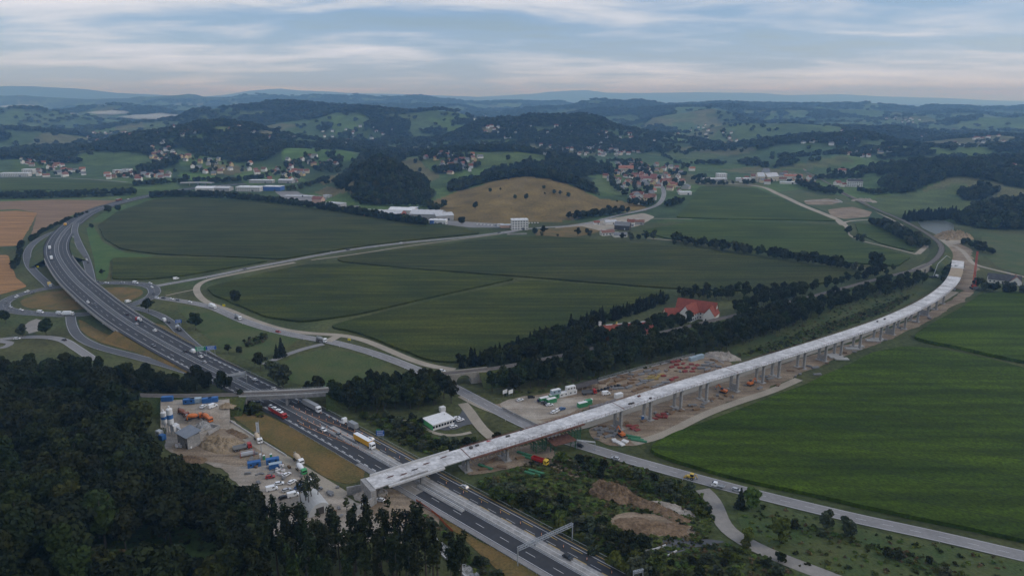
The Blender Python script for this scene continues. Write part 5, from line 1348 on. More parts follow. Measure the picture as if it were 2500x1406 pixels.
# batching plant hall
b = thing('plant_hall', 'concrete hall with grey lean-to roof in the concrete plant', 'building', gl(463, 1084), R(-38))
MB().box((0, -3.2, 3.0), (10, .35, 6.0)).build('wall', M_conc_d, b); MB().box((-4.8, 0, 3.2), (.35, 6.4, 6.4)).build('wall', M_conc_d, b); MB().box((4.8, 0, 3.2), (.35, 6.4, 6.4)).build('wall', M_conc_d, b); MB().box((0, 3.2, 3.5), (10, .35, 7.0)).build('wall', M_conc_d, b)
mb = MB(); mb.add([(-5.6, -4.2, 6.2), (5.6, -4.2, 6.2), (5.6, 4.2, 7.6), (-5.6, 4.2, 7.6), (-5.6, -4.2, 6.4), (5.6, -4.2, 6.4), (5.6, 4.2, 7.8), (-5.6, 4.2, 7.8)], [(0, 3, 2, 1), (4, 5, 6, 7), (0, 1, 5, 4), (1, 2, 6, 5), (2, 3, 7, 6), (3, 0, 4, 7)]); mb.build('roof', M_slate, b)
for x in (-1.6, 1.6): MB().box((x, -3.42, 3.0), (.3, .12, 6.0)).build('buttress', M_conc_d, b)
MB().box((3.4, -3.4, 1.4), (1.2, .1, 2.6)).build('door', M_dark, b)
# silos
def silo(loc, r, h0, h, lab, band=True):
    t = thing('cement_silo', lab, 'silo', loc, 0)
    MB().lathe([(.3, h0 - 2.2), (r, h0), (r, h0 + h), (r * .5, h0 + h + .6)], 18).build('tank', M_wht, t)
    if band: MB().lathe([(r + .03, 0), (r + .03, h * .28)], 18).build('blue_band', M_blue, t, (0, 0, h0 + h * .35))
    for k in range(4):
        a = math.pi / 4 + k * math.pi / 2; MB().cyl((r * .95 * math.cos(a), r * .95 * math.sin(a), 0), (r * .95 * math.cos(a), r * .95 * math.sin(a), h0 + .3), .13, n=6).build('leg', M_steel, t)
    mb = MB()
    for k in range(4):
        a, c = math.pi / 4 + k * math.pi / 2, math.pi / 4 + (k + 1) * math.pi / 2
        for z in (1.5, h0 - 1): mb.bar((r * .95 * math.cos(a), r * .95 * math.sin(a), z), (r * .95 * math.cos(c), r * .95 * math.sin(c), z + 1), .1)
    mb.build('bracing', M_steel, t)
    MB().cyl((0, 0, h0 + h + .5), (0, 0, h0 + h + 1.6), .5, n=8).build('filter', M_wht, t)
    return t
silo(gl(421, 1063), 1.55, 7, 8.0, 'taller white cement silo with blue band, beside the hall')
silo(gl(405, 1056), 1.45, 6, 5.5, 'shorter grey cement silo with pale blue band, next to the trees')
t = thing('mixing_tower', 'white mixing tower box with sloping conveyor beside the silos', 'plant', gl(430, 1062), R(-38))
MB().box((0, 0, 4.6), (3.6, 3.2, 3.0)).build('mixer_house', M_wht, t)
for x in (-1.5, 1.5):
    for y in (-1.3, 1.3): MB().box((x, y, 1.6), (.25, .25, 3.2)).build('leg', M_steel, t)
MB().bar((0, 0, 6.0), (9, 2, 1.0), 1.0, .5).build('conveyor', M_lgrey, t)
C_(gl(397, 1072), R(-30), M_blue, 'small blue cabin at the foot of the silos', L=3.0, windows=1)
C_(gl(390, 1062), R(-30), M_wht, 'white control cabin at the foot of the silos', L=3.5, windows=1)
wl_ = thing('storage_bay', 'low grey concrete bay walls holding aggregate beside the hall', 'wall', gl(500, 1050), R(-20))
for k in range(3): MB().box((-6 + 6 * k, 0, 1.0), (.5, 8, 2.0)).build('bay_wall', M_conc_d, wl_)
MB().box((0, 4.2, 1.0), (12.5, .5, 2.0)).build('bay_wall', M_conc_d, wl_)
def heap(name, px, py, L, W, Hh, rz, m_, label, seed=0, z=0.05, ridge=.35):
    n = 44; u = np.linspace(-1, 1, n); U, V = np.meshgrid(u, u, indexing='ij')
    wob = 1 + .5 * fbm(U * 50 + seed * 13, V * 50, 30, 3, seed)
    r = np.sqrt(np.maximum(0, np.abs(U) - ridge * (L > W)) ** 2 / (1 - ridge * (L > W)) ** 2 + V ** 2) * wob
    Z = Hh * np.clip(1 - r, 0, 1) ** .8 * (1 + .75 * fbm(U * L * 3 + 7 * seed, V * W * 3, 11, 5, seed + 3, .62)) - .15
    X = U * L / 2; Y = V * W / 2
    vs = np.stack([X.ravel(), Y.ravel(), Z.ravel()], 1); fs = [(i * n + j, (i + 1) * n + j, (i + 1) * n + j + 1, i * n + j + 1) for i in range(n - 1) for j in range(n - 1) if max(Z[i, j], Z[i + 1, j], Z[i + 1, j + 1], Z[i, j + 1]) > -.14]
    mb = MB(); mb.add(vs.tolist(), fs); o = mb.build(name, m_, None, gl(px, py, z), rz)
    return tag(o, label, 'heap')
heap('sand_heap', 535, 1086, 24, 15, 4.2, R(-25), M_sand, 'brown sand heap in the plant yard', 1, .12)
heap('sand_heap', 500, 1041, 10, 8, 3.0, R(0), M_conc_d, 'grey gravel heap behind the plant hall', 2, .5)
heap('sand_heap', 578, 1058, 18, 5, 1.4, R(-35), M_soil, 'low dark soil ridge across the plant yard', 3, .12)
heap('sand_heap', 470, 1122, 16, 7, 1.6, R(-10), M_soil, 'reddish soil heap at the forest edge of the yard', 4, .12)
heap('soil_heap', 1492, 1204, 20, 14, 5.0, R(-30), M_soil, 'tall brown soil heap in the wasteland', 5)
heap('soil_heap', 1575, 1232, 42, 9, 2.4, R(-38), M_soil, 'long brown soil ridge with tracks behind the sand area', 6)
heap('rubble_heap', 1640, 1240, 22, 7, 1.8, R(-30), M_rubble, 'grey rubble ridge beside the gravel track', 7)
heap('soil_heap', 1590, 1288, 34, 13, 1.2, R(-12), M_soil, 'flat sandy mound with pale rim', 8)
heap('rubble_heap', 1762, 872, 26, 14, 3.6, R(-20), M_rubble, 'pale rubble heap at the yard corner behind the viaduct', 9)
heap('sand_heap', 2326, 582, 48, 30, 9.0, R(0), M_sand, 'large pale sand heap beside the railway curve', 10)
heap('sand_heap', 2110, 492, 40, 22, 5.0, R(-30), M_rubble, 'grey spoil heap by the far railway', 11)
heap('sand_heap', 556, 992, 9, 6, 2.0, 0, M_sand, 'small yellow sand heap by the railway bushes', 12, 5.1)
heap('rubble_heap', 905, 1206, 15, 9, 2.8, R(25), M_rubble, 'broken rubble piled against the viaduct abutment', 13)
# round-roofed tent hall
t = thing('tent_hall', 'pale grey round-roofed tent hall behind the bare trees', 'tent', gl(768, 1236), R(35))
pr = [(5.0 * math.cos(math.pi * k / 12), 5.2 * math.sin(math.pi * k / 12)) for k in range(13)]
MB().prism(pr, -7, 7).build('tent_cover', mat('tent_fabric', (.42, .42, .41), (.48, .48, .47), scale=.4), t); MB().box((0, -7.05, 1.6), (3.4, .12, 3.2)).build('entrance', M_dark, t)
# mast with banner
t = thing('banner_mast', 'tall mast with a long white banner in the plant yard', 'mast', gl(640, 1121)); MB().cyl((0, 0, 0), (0, 0, 21), .16, .09, 8).build('mast', M_steel, t)
MB().box((-.75, 0, 17.0), (1.35, .06, 5.2)).build('banner', M_wht, t); MB().bar((-1.5, 0, 19.7), (0, 0, 19.7), .08).build('banner_arm', M_steel, t)
M_ink = mat('banner_print', (.25, .26, .28))
for k in range(6): MB().box((-.75, -.035, 15.2 + .72 * k), (.5, .02, .42)).build('lettering', M_ink, t)
# low concrete yard edge
def lowwall(name, px, label, h=.9, th=.35, m_=None, z=.05, cat='wall'):
    P = pxpath(px, 2.5, 0, 1); P[:, 2] = z; mb = MB(); wall(mb, P, 0, 0, h, th); return tag(mb.build(name, m_ or M_conc, None), label, cat)
lowwall('yard_wall', [(532, 1012), (570, 1034), (620, 1066), (660, 1090), (699, 1114)], 'low pale concrete wall along the plant yard')
lowwall('safety_net', [(1016, 1224), (1045, 1244), (1072, 1264), (1085, 1280), (1106, 1300)], 'orange safety net fence along the motorway verge', 1.3, .06, mat('net_orange', (.42, .10, .035), (.30, .085, .04), scale=.6), cat='fence')
lowwall('road_wall', [(1226, 998), (1265, 1018), (1315, 1042)], 'long grey concrete wall between local road and haul road', 1.4, .3, M_conc_d)
lowwall('concrete_kerb', [(1575, 1346), (1600, 1342), (1625, 1332)], 'pale concrete kerb of the drainage basin', .7, .4)
lowwall('concrete_kerb', [(1630, 1358), (1652, 1346)], 'short pale kerb piece opposite the drainage basin', .7, .4)
lowwall('foundation_wall', [(1965, 492), (2020, 491), (2055, 495), (2040, 487)], 'low white foundation walls on the far plot', 1.2, .5)
M_stonew = mat('stream_stones', (.34, .34, .33), (.14, .14, .13), scale=.8, detail=6, rough=.95, lo=.42, hi=.58)
st = pxpath([(985, 1270), (1019, 1290), (1060, 1322), (1105, 1360), (1160, 1410), (1200, 1445)], 3, 0, 2); st[:, 2] = .09
mb = MB(); ribbon(mb, st, -2.3, 2.3); tag(mb.build('stream', M_stonew), 'stony drainage channel running down to the forest', None, kind='structure')
mb = MB(); wall(mb, st, -2.6, 0, .6, .4); tag(mb.build('channel_wall', M_conc), 'pale concrete edge of the stony channel', 'wall')
# site building with green end wall
rc = [G(x, y, 3.4) for x, y in ((1029, 1021), (1058, 1038), (1113, 1021), (1084, 1003))]
c_ = Vector(((rc[0][0] + rc[2][0]) / 2, (rc[0][1] + rc[2][1]) / 2, .15)); dL = Vector((rc[2][0] - rc[1][0], rc[2][1] - rc[1][1], 0)); dW = Vector((rc[1][0] - rc[0][0], rc[1][1] - rc[0][1], 0))
L_, W_ = dL.length, dW.length; an_ = math.atan2(dL.y, dL.x)
t = thing('site_building', 'white flat-roofed site office with bright green end wall', 'building', c_, an_)
MB().box((0, 0, 1.6), (L_ - .8, W_ - .8, 3.2)).build('wall', M_wht, t); MB().box((-L_ / 2 + .36, 0, 1.6), (.1, W_ - .9, 3.0)).build('end_wall', mat('lime_panel', (.10, .42, .13)), t)
MB().box((0, 0, 3.3), (L_, W_, .22)).build('roof', M_wht, t)
n = 8
wm = MB().box((0, 0, 0), (L_ / n * .72, .06, 1.3)).mesh('window', M_glass)
for k in range(n):
    for s in (-1,): meshobj('window', wm, t, (-L_ / 2 + (k + .5) * L_ / n, s * (W_ / 2 - .36), 1.8))
MB().box((L_ / 2 - 1.5, 2, 3.75), (1.4, 1.2, .6)).build('roof_unit', M_wht, t)
C_(gl(1080, 1003), an_, M_wht, 'small white cabin behind the site office', L=3)
# offices in the storage yard
VA = at_s(VC, sV(1400, 1040))[1]
g1 = gl(1352, 972); ux, uy = math.cos(VA), math.sin(VA)
def off(base, a, b_, z=0): return (base[0] + a * ux - b_ * uy, base[1] + a * uy + b_ * ux, base[2] + z)
C_(off(g1, 0, 0), VA, M_grn, 'green container under the white office, leftmost of the stack', windows=2, roof=M_wht)
C_(off(g1, 6.3, 0), VA, M_wht, 'white ground-floor office container in the middle of the stack', windows=2)
C_(off(g1, 12.6, 0), VA, M_wht, 'white ground-floor office container at the right of the stack', windows=2)
C_(off(g1, 1.2, 0, 2.72), VA, M_bluegrey, 'pale grey office container on top of the green one', windows=2, roof=M_wht)
C_(off(g1, 11.6, 0, 2.72), VA, M_wht, 'white office container on top at the right, with brown windows', windows=3)
C_(off(g1, -7.2, -1, 0), VA, M_grn, 'green open container left of the office stack', roof=M_wht)
C_(gl(1346, 982), VA, M_grn, 'white-roofed green container before the parked cars', roof=M_wht)
C_(gl(1422, 992), VA, M_grn, 'green container at the viaduct edge of the storage yard', roof=M_wht)
C_(gl(1436, 986), VA, M_grn, 'short green container right of the other at the viaduct edge', L=4)
C_(gl(1692, 880), VA, M_bluegrey, 'pale blue container at the far yard corner, left')
C_(gl(1708, 875), VA, M_bluegrey, 'pale blue container at the far yard corner, right')
C_(gl(1510, 970), VA, M_wht, 'white box container beside the viaduct', L=5)
for px_, py_, lab in ((1416, 952, 'small open shed with dark roof next to the white offices'), (1440, 945, 'larger open shed with dark roof behind the red truck')):
    t = thing('open_shed', lab, 'shed', gl(px_, py_), VA)
    for x in (-4, 0, 4):
        for y in (-2.5, 2.5): MB().box((x, y, 1.5), (.25, .25, 3.0)).build('post', M_plank, t)
    mb = MB(); mb.prism([(-3.2, 3.0), (3.2, 3.0), (0, 4.3)], -5, 5); o = mb.build('roof', M_dark, t); o.rotation_euler = (0, 0, math.pi / 2)
# yard fence of mesh panels: every panel its own piece
def fence(px, label, Lp=3.4, h=2.0, m_=None):
    t = thing('panel_fence', label, 'fence'); P = pxpath(px, 2, 0, 0); L = arclen(P)[-1]
    mb = MB(); mb.box((0, 0, .12), (Lp, .5, .24)); mb.bar((-Lp / 2, 0, h), (Lp / 2, 0, h), .07); mb.bar((-Lp / 2, 0, .3), (Lp / 2, 0, .3), .07)
    for k in range(9): x = -Lp / 2 + k * Lp / 8; mb.bar((x, 0, .2), (x, 0, h), .06)
    me = mb.mesh('fence_panel', m_ or M_lgrey); s = Lp / 2
    while s < L: p, a = at_s(P, s); meshobj('fence_panel', me, t, (p[0], p[1], .1), a); s += Lp + .1
fence([(1461, 930), (1540, 908), (1620, 888), (1694, 869)], 'long mesh panel fence behind the storage yard')
fence([(1722, 868), (1745, 877), (1766, 887)], 'short mesh panel fence closing the storage yard corner')
# billboards
for px_, lab in ((1233, 'white information board left of its pair at the yard entrance'), (1247, 'white information board right of its pair at the yard entrance')):
    t = thing('information_board', lab, 'sign', gl(px_, 968), VA + .2)
    MB().box((0, 0, 3.2), (3.4, .1, 2.3)).build('board', M_wht, t)
    for x in (-1.3, 1.3): MB().box((x, .1, 1.6), (.12, .12, 3.2)).build('post', M_steel, t)
# stored material: bundles of many kinds
def bundle(kind, loc, rz, label, c, L=4, n=5, cat='bundle', w=.35):
    t = thing(kind, label, cat, loc, rz, 'stored building material')
    me = MB().box((0, 0, 0), (L, w, w)).mesh('beam', c)
    for k in range(n):
        lay = k // 4; meshobj('beam', me, t, (0, (k % 4 - 1.5) * (w + .12), w / 2 + lay * (w + .05)), (.03 if k % 2 else -.02))
    return Proto(t)
M_red = mat('formwork_red', (.27, .05, .045), (.20, .06, .05), scale=.7); M_yel = mat('formwork_yellow', (.34, .26, .08), (.28, .21, .08), scale=.7); M_brn = mat('timber_brown', (.16, .10, .06), (.22, .15, .09), scale=.7); M_gr2 = mat('steel_stack', (.16, .16, .165), (.24, .24, .24), scale=.7)
BN = {'red': bundle('formwork_stack', (0, 0, 0), 0, 'stack of red steel formwork frames at the far end of the storage yard', M_red, 3.2, 8),
      'yellow': bundle('beam_stack', (0, 0, 0), 0, 'stack of yellow shuttering beams in the middle of the storage yard', M_yel, 4.5, 7),
      'brown': bundle('timber_stack', (0, 0, 0), 0, 'stack of brown timber in the storage yard', M_brn, 4.5, 8),
      'grey': bundle('steel_stack', (0, 0, 0), 0, 'stack of grey steel sections in the storage yard', M_gr2, 5, 8)}
LBS = {'red': 'stack of red steel formwork frames under the viaduct piers', 'yellow': 'yellow beams under the viaduct piers', 'brown': 'stack of brown timber under the viaduct piers', 'grey': 'stack of grey steel sections under the viaduct piers'}
rb_ = random.Random(9)
yard = {'red': [(1640, 897), (1652, 892), (1660, 899), (1668, 888), (1678, 898), (1688, 890), (1694, 900), (1702, 892), (1690, 907), (1672, 908), (1642, 885), (1655, 883), (1620, 918), (1640, 928), (1650, 922)],
        'yellow': [(1580, 925), (1590, 921), (1598, 926), (1606, 920), (1614, 916)],
        'brown': [(1470, 936), (1482, 930), (1495, 937), (1508, 931), (1520, 926), (1532, 922), (1545, 927), (1540, 936), (1525, 942), (1552, 918), (1500, 943), (1562, 950), (1575, 946), (1550, 954), (1515, 920), (1628, 905), (1600, 903)],
        'grey': [(1490, 948), (1512, 948), (1535, 946), (1560, 938), (1572, 932), (1565, 915), (1580, 908), (1590, 912), (1605, 908), (1600, 945), (1612, 940), (1625, 935), (1712, 900), (1722, 893), (1735, 888), (1728, 902), (1742, 893), (1450, 996), (1465, 990), (1480, 986), (1495, 980)]}
for k, L0 in yard.items():
    for (x, y) in L0:
        BN[k].put(gl(x, y), VA + rb_.uniform(-.5, .5), (1, 1, rb_.uniform(.7, 1.8)), None)
under = {'red': [(1605, 1014), (1612, 1019), (1620, 1012), (1626, 1018), (1600, 1022), (1535, 1040), (1545, 1046), (1552, 1040), (1556, 1050)],
         'brown': [(1470, 1040), (1480, 1058), (1700, 1000), (1640, 1008), (1740, 975), (1775, 965), (1900, 940), (1930, 905), (1955, 900), (1190, 1130), (1205, 1122), (1225, 1140), (1270, 1118), (1180, 1145)],
         'grey': [(1460, 1048), (1475, 1050), (1488, 1055), (1500, 1062), (1485, 1066), (1465, 1060), (1508, 1050), (1690, 990), (1720, 985), (1855, 948), (1880, 925), (1865, 920), (1990, 898), (1995, 915)]}
for k, L0 in under.items():
    for (x, y) in L0:
        o = BN[k].put(gl(x, y), VA + rb_.uniform(-.7, .7), (1, 1, rb_.uniform(.6, 1.3)), LBS[k] if k != 'yellow' else None)
for k in range(70):                      # litter of small stacks along the piers and through both yards
    x = rb_.uniform(1450, 2290) if k < 34 else rb_.uniform(1450, 1760); f = (x - 1450) / 840
    y = (1062 - 300 * f + 22 * math.sin(f * 3.1) + rb_.uniform(-16, 12)) if k < 34 else 945 - (x - 1450) * .19 + rb_.uniform(-14, 16)
    kk = rb_.choice(['brown', 'grey', 'grey']); BN[kk].put(gl(x, y), VA + rb_.uniform(-1, 1), (rb_.uniform(.4, .8), rb_.uniform(.5, 1), rb_.uniform(.5, 1.4)), LBS[kk] if k < 34 else None)
for k in range(34):
    x = rb_.uniform(600, 840); y = 1105 + (x - 600) * .42 + rb_.uniform(-12, 60); kk = rb_.choice(['brown', 'grey', 'grey'])
    BN[kk].put(gl(x, y), rb_.uniform(0, 3), (rb_.uniform(.3, .7), rb_.uniform(.5, 1), rb_.uniform(.5, 1.5)), 'stack of %s in the concrete plant yard' % ('brown timber' if kk == 'brown' else 'grey steel sections'))
gb = bundle('green_beam_stack', (0, 0, 0), 0, 'stack of green steel beams lying below the near viaduct spans', mat('beam_green', (.05, .17, .09), (.07, .22, .12), scale=.6), 8, 7)
for x, y, a in ((1545, 1066, -.4), (1552, 1072, -.3), (1560, 1076, -.35), (1280, 1108, -.55), (1292, 1118, -.55), (1185, 1140, -.6), (1310, 1152, -.5), (1300, 1157, -.5)): gb.put(gl(x, y), a)
M_pre = mat('precast_concrete', (.38, .375, .365), (.48, .475, .46), scale=.3)
pc_ = bundle('precast_beam_row', (0, 0, 0), 0, 'row of precast concrete beams stored beneath the far viaduct piers', M_pre, 9, 4, 'beam', .8)
for x, y in ((2030, 868), (2042, 873), (2054, 877), (2080, 852), (2092, 846), (2130, 832), (2142, 829)): pc_.put(gl(x, y), VA - .55)
wb = bundle('concrete_block_stack', (0, 0, 0), 0, 'white concrete blocks stacked by the local road under the viaduct', M_wht, 2.4, 4, 'blocks', .7)
for x, y in ((1508, 1080), (1517, 1085), (1526, 1078), (1500, 1076)): wb.put(gl(x, y), VA + rb_.uniform(-.4, .4))
drm = thing('cable_drum', 'black drum in the row along the storage yard', 'drum', (0, 0, 0), 0, 'black drums in the storage yard')
MB().cyl((0, -.5, .8), (0, .5, .8), .75, n=12).build('core', M_chassis, drm)
for s in (-.55, .55): MB().cyl((0, s - .05, .8), (0, s + .05, .8), .82, n=14).build('flange', PAINT['black'], drm)
dp = Proto(drm)
for k in range(8): dp.put(gl(1453 + 8 * k, 958 - 2.1 * k), VA + .3)
# excavators
def excavator(loc, rz, c, label):
    t = thing('excavator', label, 'excavator', loc, rz)
    for s in (-1, 1): MB().prism([(-1.9, .1), (1.9, .1), (2.2, .5), (1.9, .9), (-1.9, .9), (-2.2, .5)], s * 1.1 - .3, s * 1.1 + .3).build('track', M_chassis, t)
    MB().box((-.4, 0, 1.6), (3.4, 2.4, 1.1)).build('body', PAINT[c], t); MB().box((.7, .7, 2.5), (1.4, 1.0, 1.2)).build('cab', M_glass, t)
    MB().bar((1.0, -.3, 1.8), (3.6, -.3, 4.2), .4, .5).build('boom', PAINT[c], t); MB().bar((3.6, -.3, 4.2), (5.2, -.3, 1.6), .35, .4).build('dipper', PAINT[c], t); MB().box((5.2, -.3, 1.0), (.9, 1.0, .9)).build('bucket', PAINT['grey'], t)
excavator(gl(1766, 958), 2.4, 'orange', 'orange excavator under the middle of the viaduct')
excavator(gl(1832, 940), .6, 'orange', 'orange excavator beside the haul road pier')
excavator(gl(1517, 1064), 2.0, 'orange', 'orange excavator next to the green beams')
excavator(gl(1500, 801), 1.0, 'yellow', 'yellow excavator behind the brick works')
# red crawler crane
t = thing('crawler_crane', 'red crawler crane with tall lattice boom at the far viaduct end', 'crane', gl(2377, 705), R(75))
for s in (-1, 1): MB().prism([(-3, .1), (3, .1), (3.4, .7), (3, 1.3), (-3, 1.3), (-3.4, .7)], s * 2.2 - .5, s * 2.2 + .5).build('track', M_chassis, t)
M_cr = mat('crane_red', (.50, .06, .04), rough=.5)
MB().box((-1.2, 0, 2.4), (6.5, 3.0, 2.0)).build('body', M_cr, t); MB().box((2.2, 1.3, 2.8), (1.4, 1.1, 1.8)).build('cab', M_glass, t); MB().box((-4.8, 0, 2.3), (1.6, 4.0, 2.2)).build('counterweight', PAINT['grey'], t)
mb = MB(); A_ = Vector((2.0, 0, 2.5)); B_ = Vector((6.0, 0, 34)); n = 20
for dy in (-.75, .75):
    for dx in (-.75, .75): mb.bar(A_ + Vector((dx, dy, 0)), B_ + Vector((dx * .5, dy * .5, 0)), .22)
for k in range(n):
    a = A_.lerp(B_, k / n); b_ = A_.lerp(B_, (k + 1) / n)
    for dy in (-.7, .7): mb.bar(a + Vector((-.7, dy, 0)), b_ + Vector((.7, dy, 0)), .12)
    for dx in (-.7, .7): mb.bar(a + Vector((dx, -.7, 0)), b_ + Vector((dx, .7, 0)), .12)
mb.build('boom', M_cr, t)
MB().bar((-4, 0, 3.4), (-2, 0, 9), .25).build('mast', M_cr, t); MB().bar((-2, 0, 9), (5.8, 0, 33.5), .08).build('stay_cable', M_steel, t); MB().cyl((6.3, 0, 33.5), (6.3, 0, 12), .05, n=5).build('hoist_cable', M_steel, t); MB().box((6.3, 0, 11.5), (.5, .4, 1.0)).build('hook', PAINT['yellow'], t)
# concrete pump at the far viaduct end
t = thing('concrete_pump', 'white concrete pump truck with folded boom reaching the far deck', 'pump truck', gl(2278, 678), R(10))
MB().box((0, 0, 1.2), (9, 2.4, .8)).build('chassis', M_chassis, t); cab_parts(t, 4.2, 'white', 2.9, .6, 1.2, 1.9); wheels(t, (-3, -1.7, 2.6, 4.2), 1.0, .5, .32)
MB().bar((0, 0, 1.8), (3, 0, 14), .4).build('boom_section', PAINT['silver'], t); MB().bar((3, 0, 14), (14, 3, 21), .35).build('boom_section', PAINT['silver'], t); MB().bar((14, 3, 21), (24, 9, 17), .28).build('boom_section', PAINT['silver'], t)
# reinforcement bars, tubs and boxes on the deck
M_steel_d = mat('deck_steel', (.06, .055, .055), (.1, .09, .085), scale=1)
def deckthing(px, py, name, label, sh, m_, cat):
    s = sV(px, py); g = G(px, py, zdeck(px)); p, a = at_s(VC, s); o = sh.build(name, m_, None, (g[0], g[1], p[2] + .01), a); tag(o, label, cat); return o
dk = [(1150, 1095, 'round black tub on the viaduct deck near the first joint'), (1165, 1089, 'small dark box on the viaduct deck after the first joint'), (1240, 1066, 'dark crate on the viaduct deck above the shoring'), (1272, 1051, 'dark crate at the far deck edge above the shoring'), (1538, 986, 'dark crate on the viaduct deck past the second joint'), (1544, 985, 'second dark crate beside the first past the second joint'), (1588, 973, 'grey reinforcement mat stack on the viaduct deck'), (1560, 968, 'brown reinforcement stack at the far deck edge'), (2160, 779, 'black steel plates on the far viaduct deck'), (2142, 785, 'small black box on the far viaduct deck')]
for i, (x, y, lab) in enumerate(dk):
    sh = MB()
    if i == 0: sh.lathe([(.9, 0), (1.0, .5), (.9, .8)], 12)
    else: sh.box((0, 0, .35), (1.3 + .5 * (i % 3), .9, .7), taper=.9); sh.box((0, 0, .74), (1.0, .6, .1))
    deckthing(x, y, 'deck_crate', lab, sh, M_steel_d if i not in (7,) else M_rust, 'crate')
deckthing(1193, 1077, 'red_mat', 'red safety mat on the viaduct deck', MB().box((0, 0, .06), (2.2, 1.0, .12)).box((0, 0, .14), (2.0, .8, .06)), PAINT['red'], 'mat')
for x, y, lab in ((952, 1164, 'rebar cage at the open end of the viaduct'), (985, 1158, 'timber planks lying on the first viaduct span'), (1012, 1147, 'black formwork panel at the deck edge over the motorway'), (1040, 1133, 'rebar bundle in the middle of the first span'), (1082, 1117, 'coiled hose on the first viaduct span')):
    sh = MB()
    for k in range(4): sh.bar((-2.0 + .4 * k, -.5 + .3 * k, .1 + .02 * k), (1.2 + .3 * k, -.45 + .22 * k, .12), .09)
    deckthing(x, y, 'rebar_bundle', lab, sh, M_rust if 'formwork' not in lab else M_steel_d, 'rebar')
# ================================================================== signs, gantries and small road furniture
M_sgn_b = mat('sign_blue', (.02, .10, .36), rough=.4); M_sgn_g = mat('sign_green', (.02, .22, .10), rough=.4); M_sgn_w = mat('sign_white_print', (.75, .76, .78), rough=.5)
def signboard(t, x, z, w, h, m_, rows, seed=0):
    b = MB().box((x, 0, z), (w, .15, h)).build('panel', m_, t); rs = random.Random(seed)
    mb = MB(); mb.box((x, -.09, z + h / 2 - .08), (w - .1, .02, .06)); mb.box((x, -.09, z - h / 2 + .08), (w - .1, .02, .06))
    for r in range(rows):
        zz = z + h / 2 - (r + .7) * h / (rows + .4); q = x - w * .36
        while q < x + w * .3:
            l = rs.uniform(.25, .7); mb.box((q + l / 2, -.09, zz), (l, .02, h / rows * .34)); q += l + .18
    mb.build('lettering', M_sgn_w, b)
def face_cam(loc): return math.atan2(loc[1], loc[0]) - math.pi / 2
l = gl(491, 870, .1); t = thing('road_sign', 'wide green and blue overhead direction sign beside the motorway', 'road sign', (l[0], l[1], .1), R(14))
signboard(t, 0.2, 5.6, 6.4, 3.2, M_sgn_g, 3, 1); signboard(t, 6.9, 5.6, 6.6, 2.8, M_sgn_b, 3, 2)
for x in (-2, 3.5, 9): MB().box((x, .25, 3.2), (.3, .3, 6.4)).build('post', M_steel, t)
l = gl(437, 795, .1); t = thing('road_sign', 'blue direction sign beside the joining slip road', 'road sign', (l[0], l[1], .1), R(10)); signboard(t, 0, 3.6, 4.6, 2.8, M_sgn_b, 3, 3)
for x in (-1.4, 1.4): MB().box((x, .2, 1.9), (.18, .18, 3.8)).build('post', M_steel, t)
l = gl(929, 1075, .1); t = thing('road_sign', 'blue sign with green top in the shrubs by the yellow lorry', 'road sign', (l[0], l[1], .1), R(-2)); signboard(t, 0, 4.2, 4.2, 3.0, M_sgn_b, 3, 4); MB().box((-.8, 0, 6.0), (2.2, .14, .6)).build('panel', M_sgn_g, t)
for x in (-1.3, 1.3): MB().box((x, .2, 2.2), (.18, .18, 4.4)).build('post', M_steel, t)
for px_, py_, lab in ((547, 750, 'yellow roadworks sign beside the tan service road'), (93, 655, 'yellow warning sign on the western slip road'), (853, 834, 'yellow sign in the triangle island of the service road')):
    l = gl(px_, py_, .1); t = thing('roadworks_sign', lab, 'sign', (l[0], l[1], .05), 0)
    MB().box((0, 0, 1.8), (2.2, .1, 1.6)).build('panel', mat('sign_yellow', (.62, .50, .02)), t)
    for x in (-.8, .8): MB().box((x, .1, .6), (.1, .1, 1.2)).build('post', M_steel, t)
def truss(t, a, b, w, h, m_, n=14):
    a = Vector(a); b = Vector(b); d = (b - a); side = Vector((-d.y, d.x, 0)).normalized() * w / 2
    for s in (-1, 1):
        for z in (0, h): MB().bar(a + side * s + Vector((0, 0, z)), b + side * s + Vector((0, 0, z)), .2).build('chord', m_, t)
    mb = MB()
    for k in range(n):
        p, q_ = a + d * (k / n), a + d * ((k + 1) / n)
        for s in (-1, 1): mb.bar(p + side * s + Vector((0, 0, 0 if k % 2 else h)), q_ + side * s + Vector((0, 0, h if k % 2 else 0)), .1)
        for z in (0, h): mb.bar(p + side + Vector((0, 0, z)), p - side + Vector((0, 0, z)), .1)
    mb.build('lattice', m_, t)
# near steel gantry across both carriageways
ga, gb_ = Vector(gl(1264, 1380, .1)), Vector(gl(1397, 1318, .1))
t = thing('gantry', 'steel lattice gantry spanning the near motorway', 'gantry')
truss(t, ga + Vector((0, 0, 6.6)), gb_ + Vector((0, 0, 6.6)), .9, 1.1, M_steel, 22)
for p in (ga, gb_): MB().cyl(p, p + Vector((0, 0, 7.7)), .22, n=8).build('leg', M_steel, t)
for f in (.3, .55, .78):
    p = ga.lerp(gb_, f); MB().box((p.x, p.y, 6.0), (.5, .5, .9)).build('signal_lamp', PAINT['grey'], t)
ga, gb_ = Vector(gl(1545, 1430, .1)), Vector(gl(1568, 1424, .1))
t = thing('gantry', 'small steel portal frame cut by the bottom edge', 'gantry')
for p in (ga, gb_): MB().cyl(p, p + Vector((0, 0, 6.2)), .2, n=8).build('leg', M_steel, t)
truss(t, ga + Vector((0, 0, 5.3)), gb_ + Vector((0, 0, 5.3)), .6, .8, M_steel, 5)
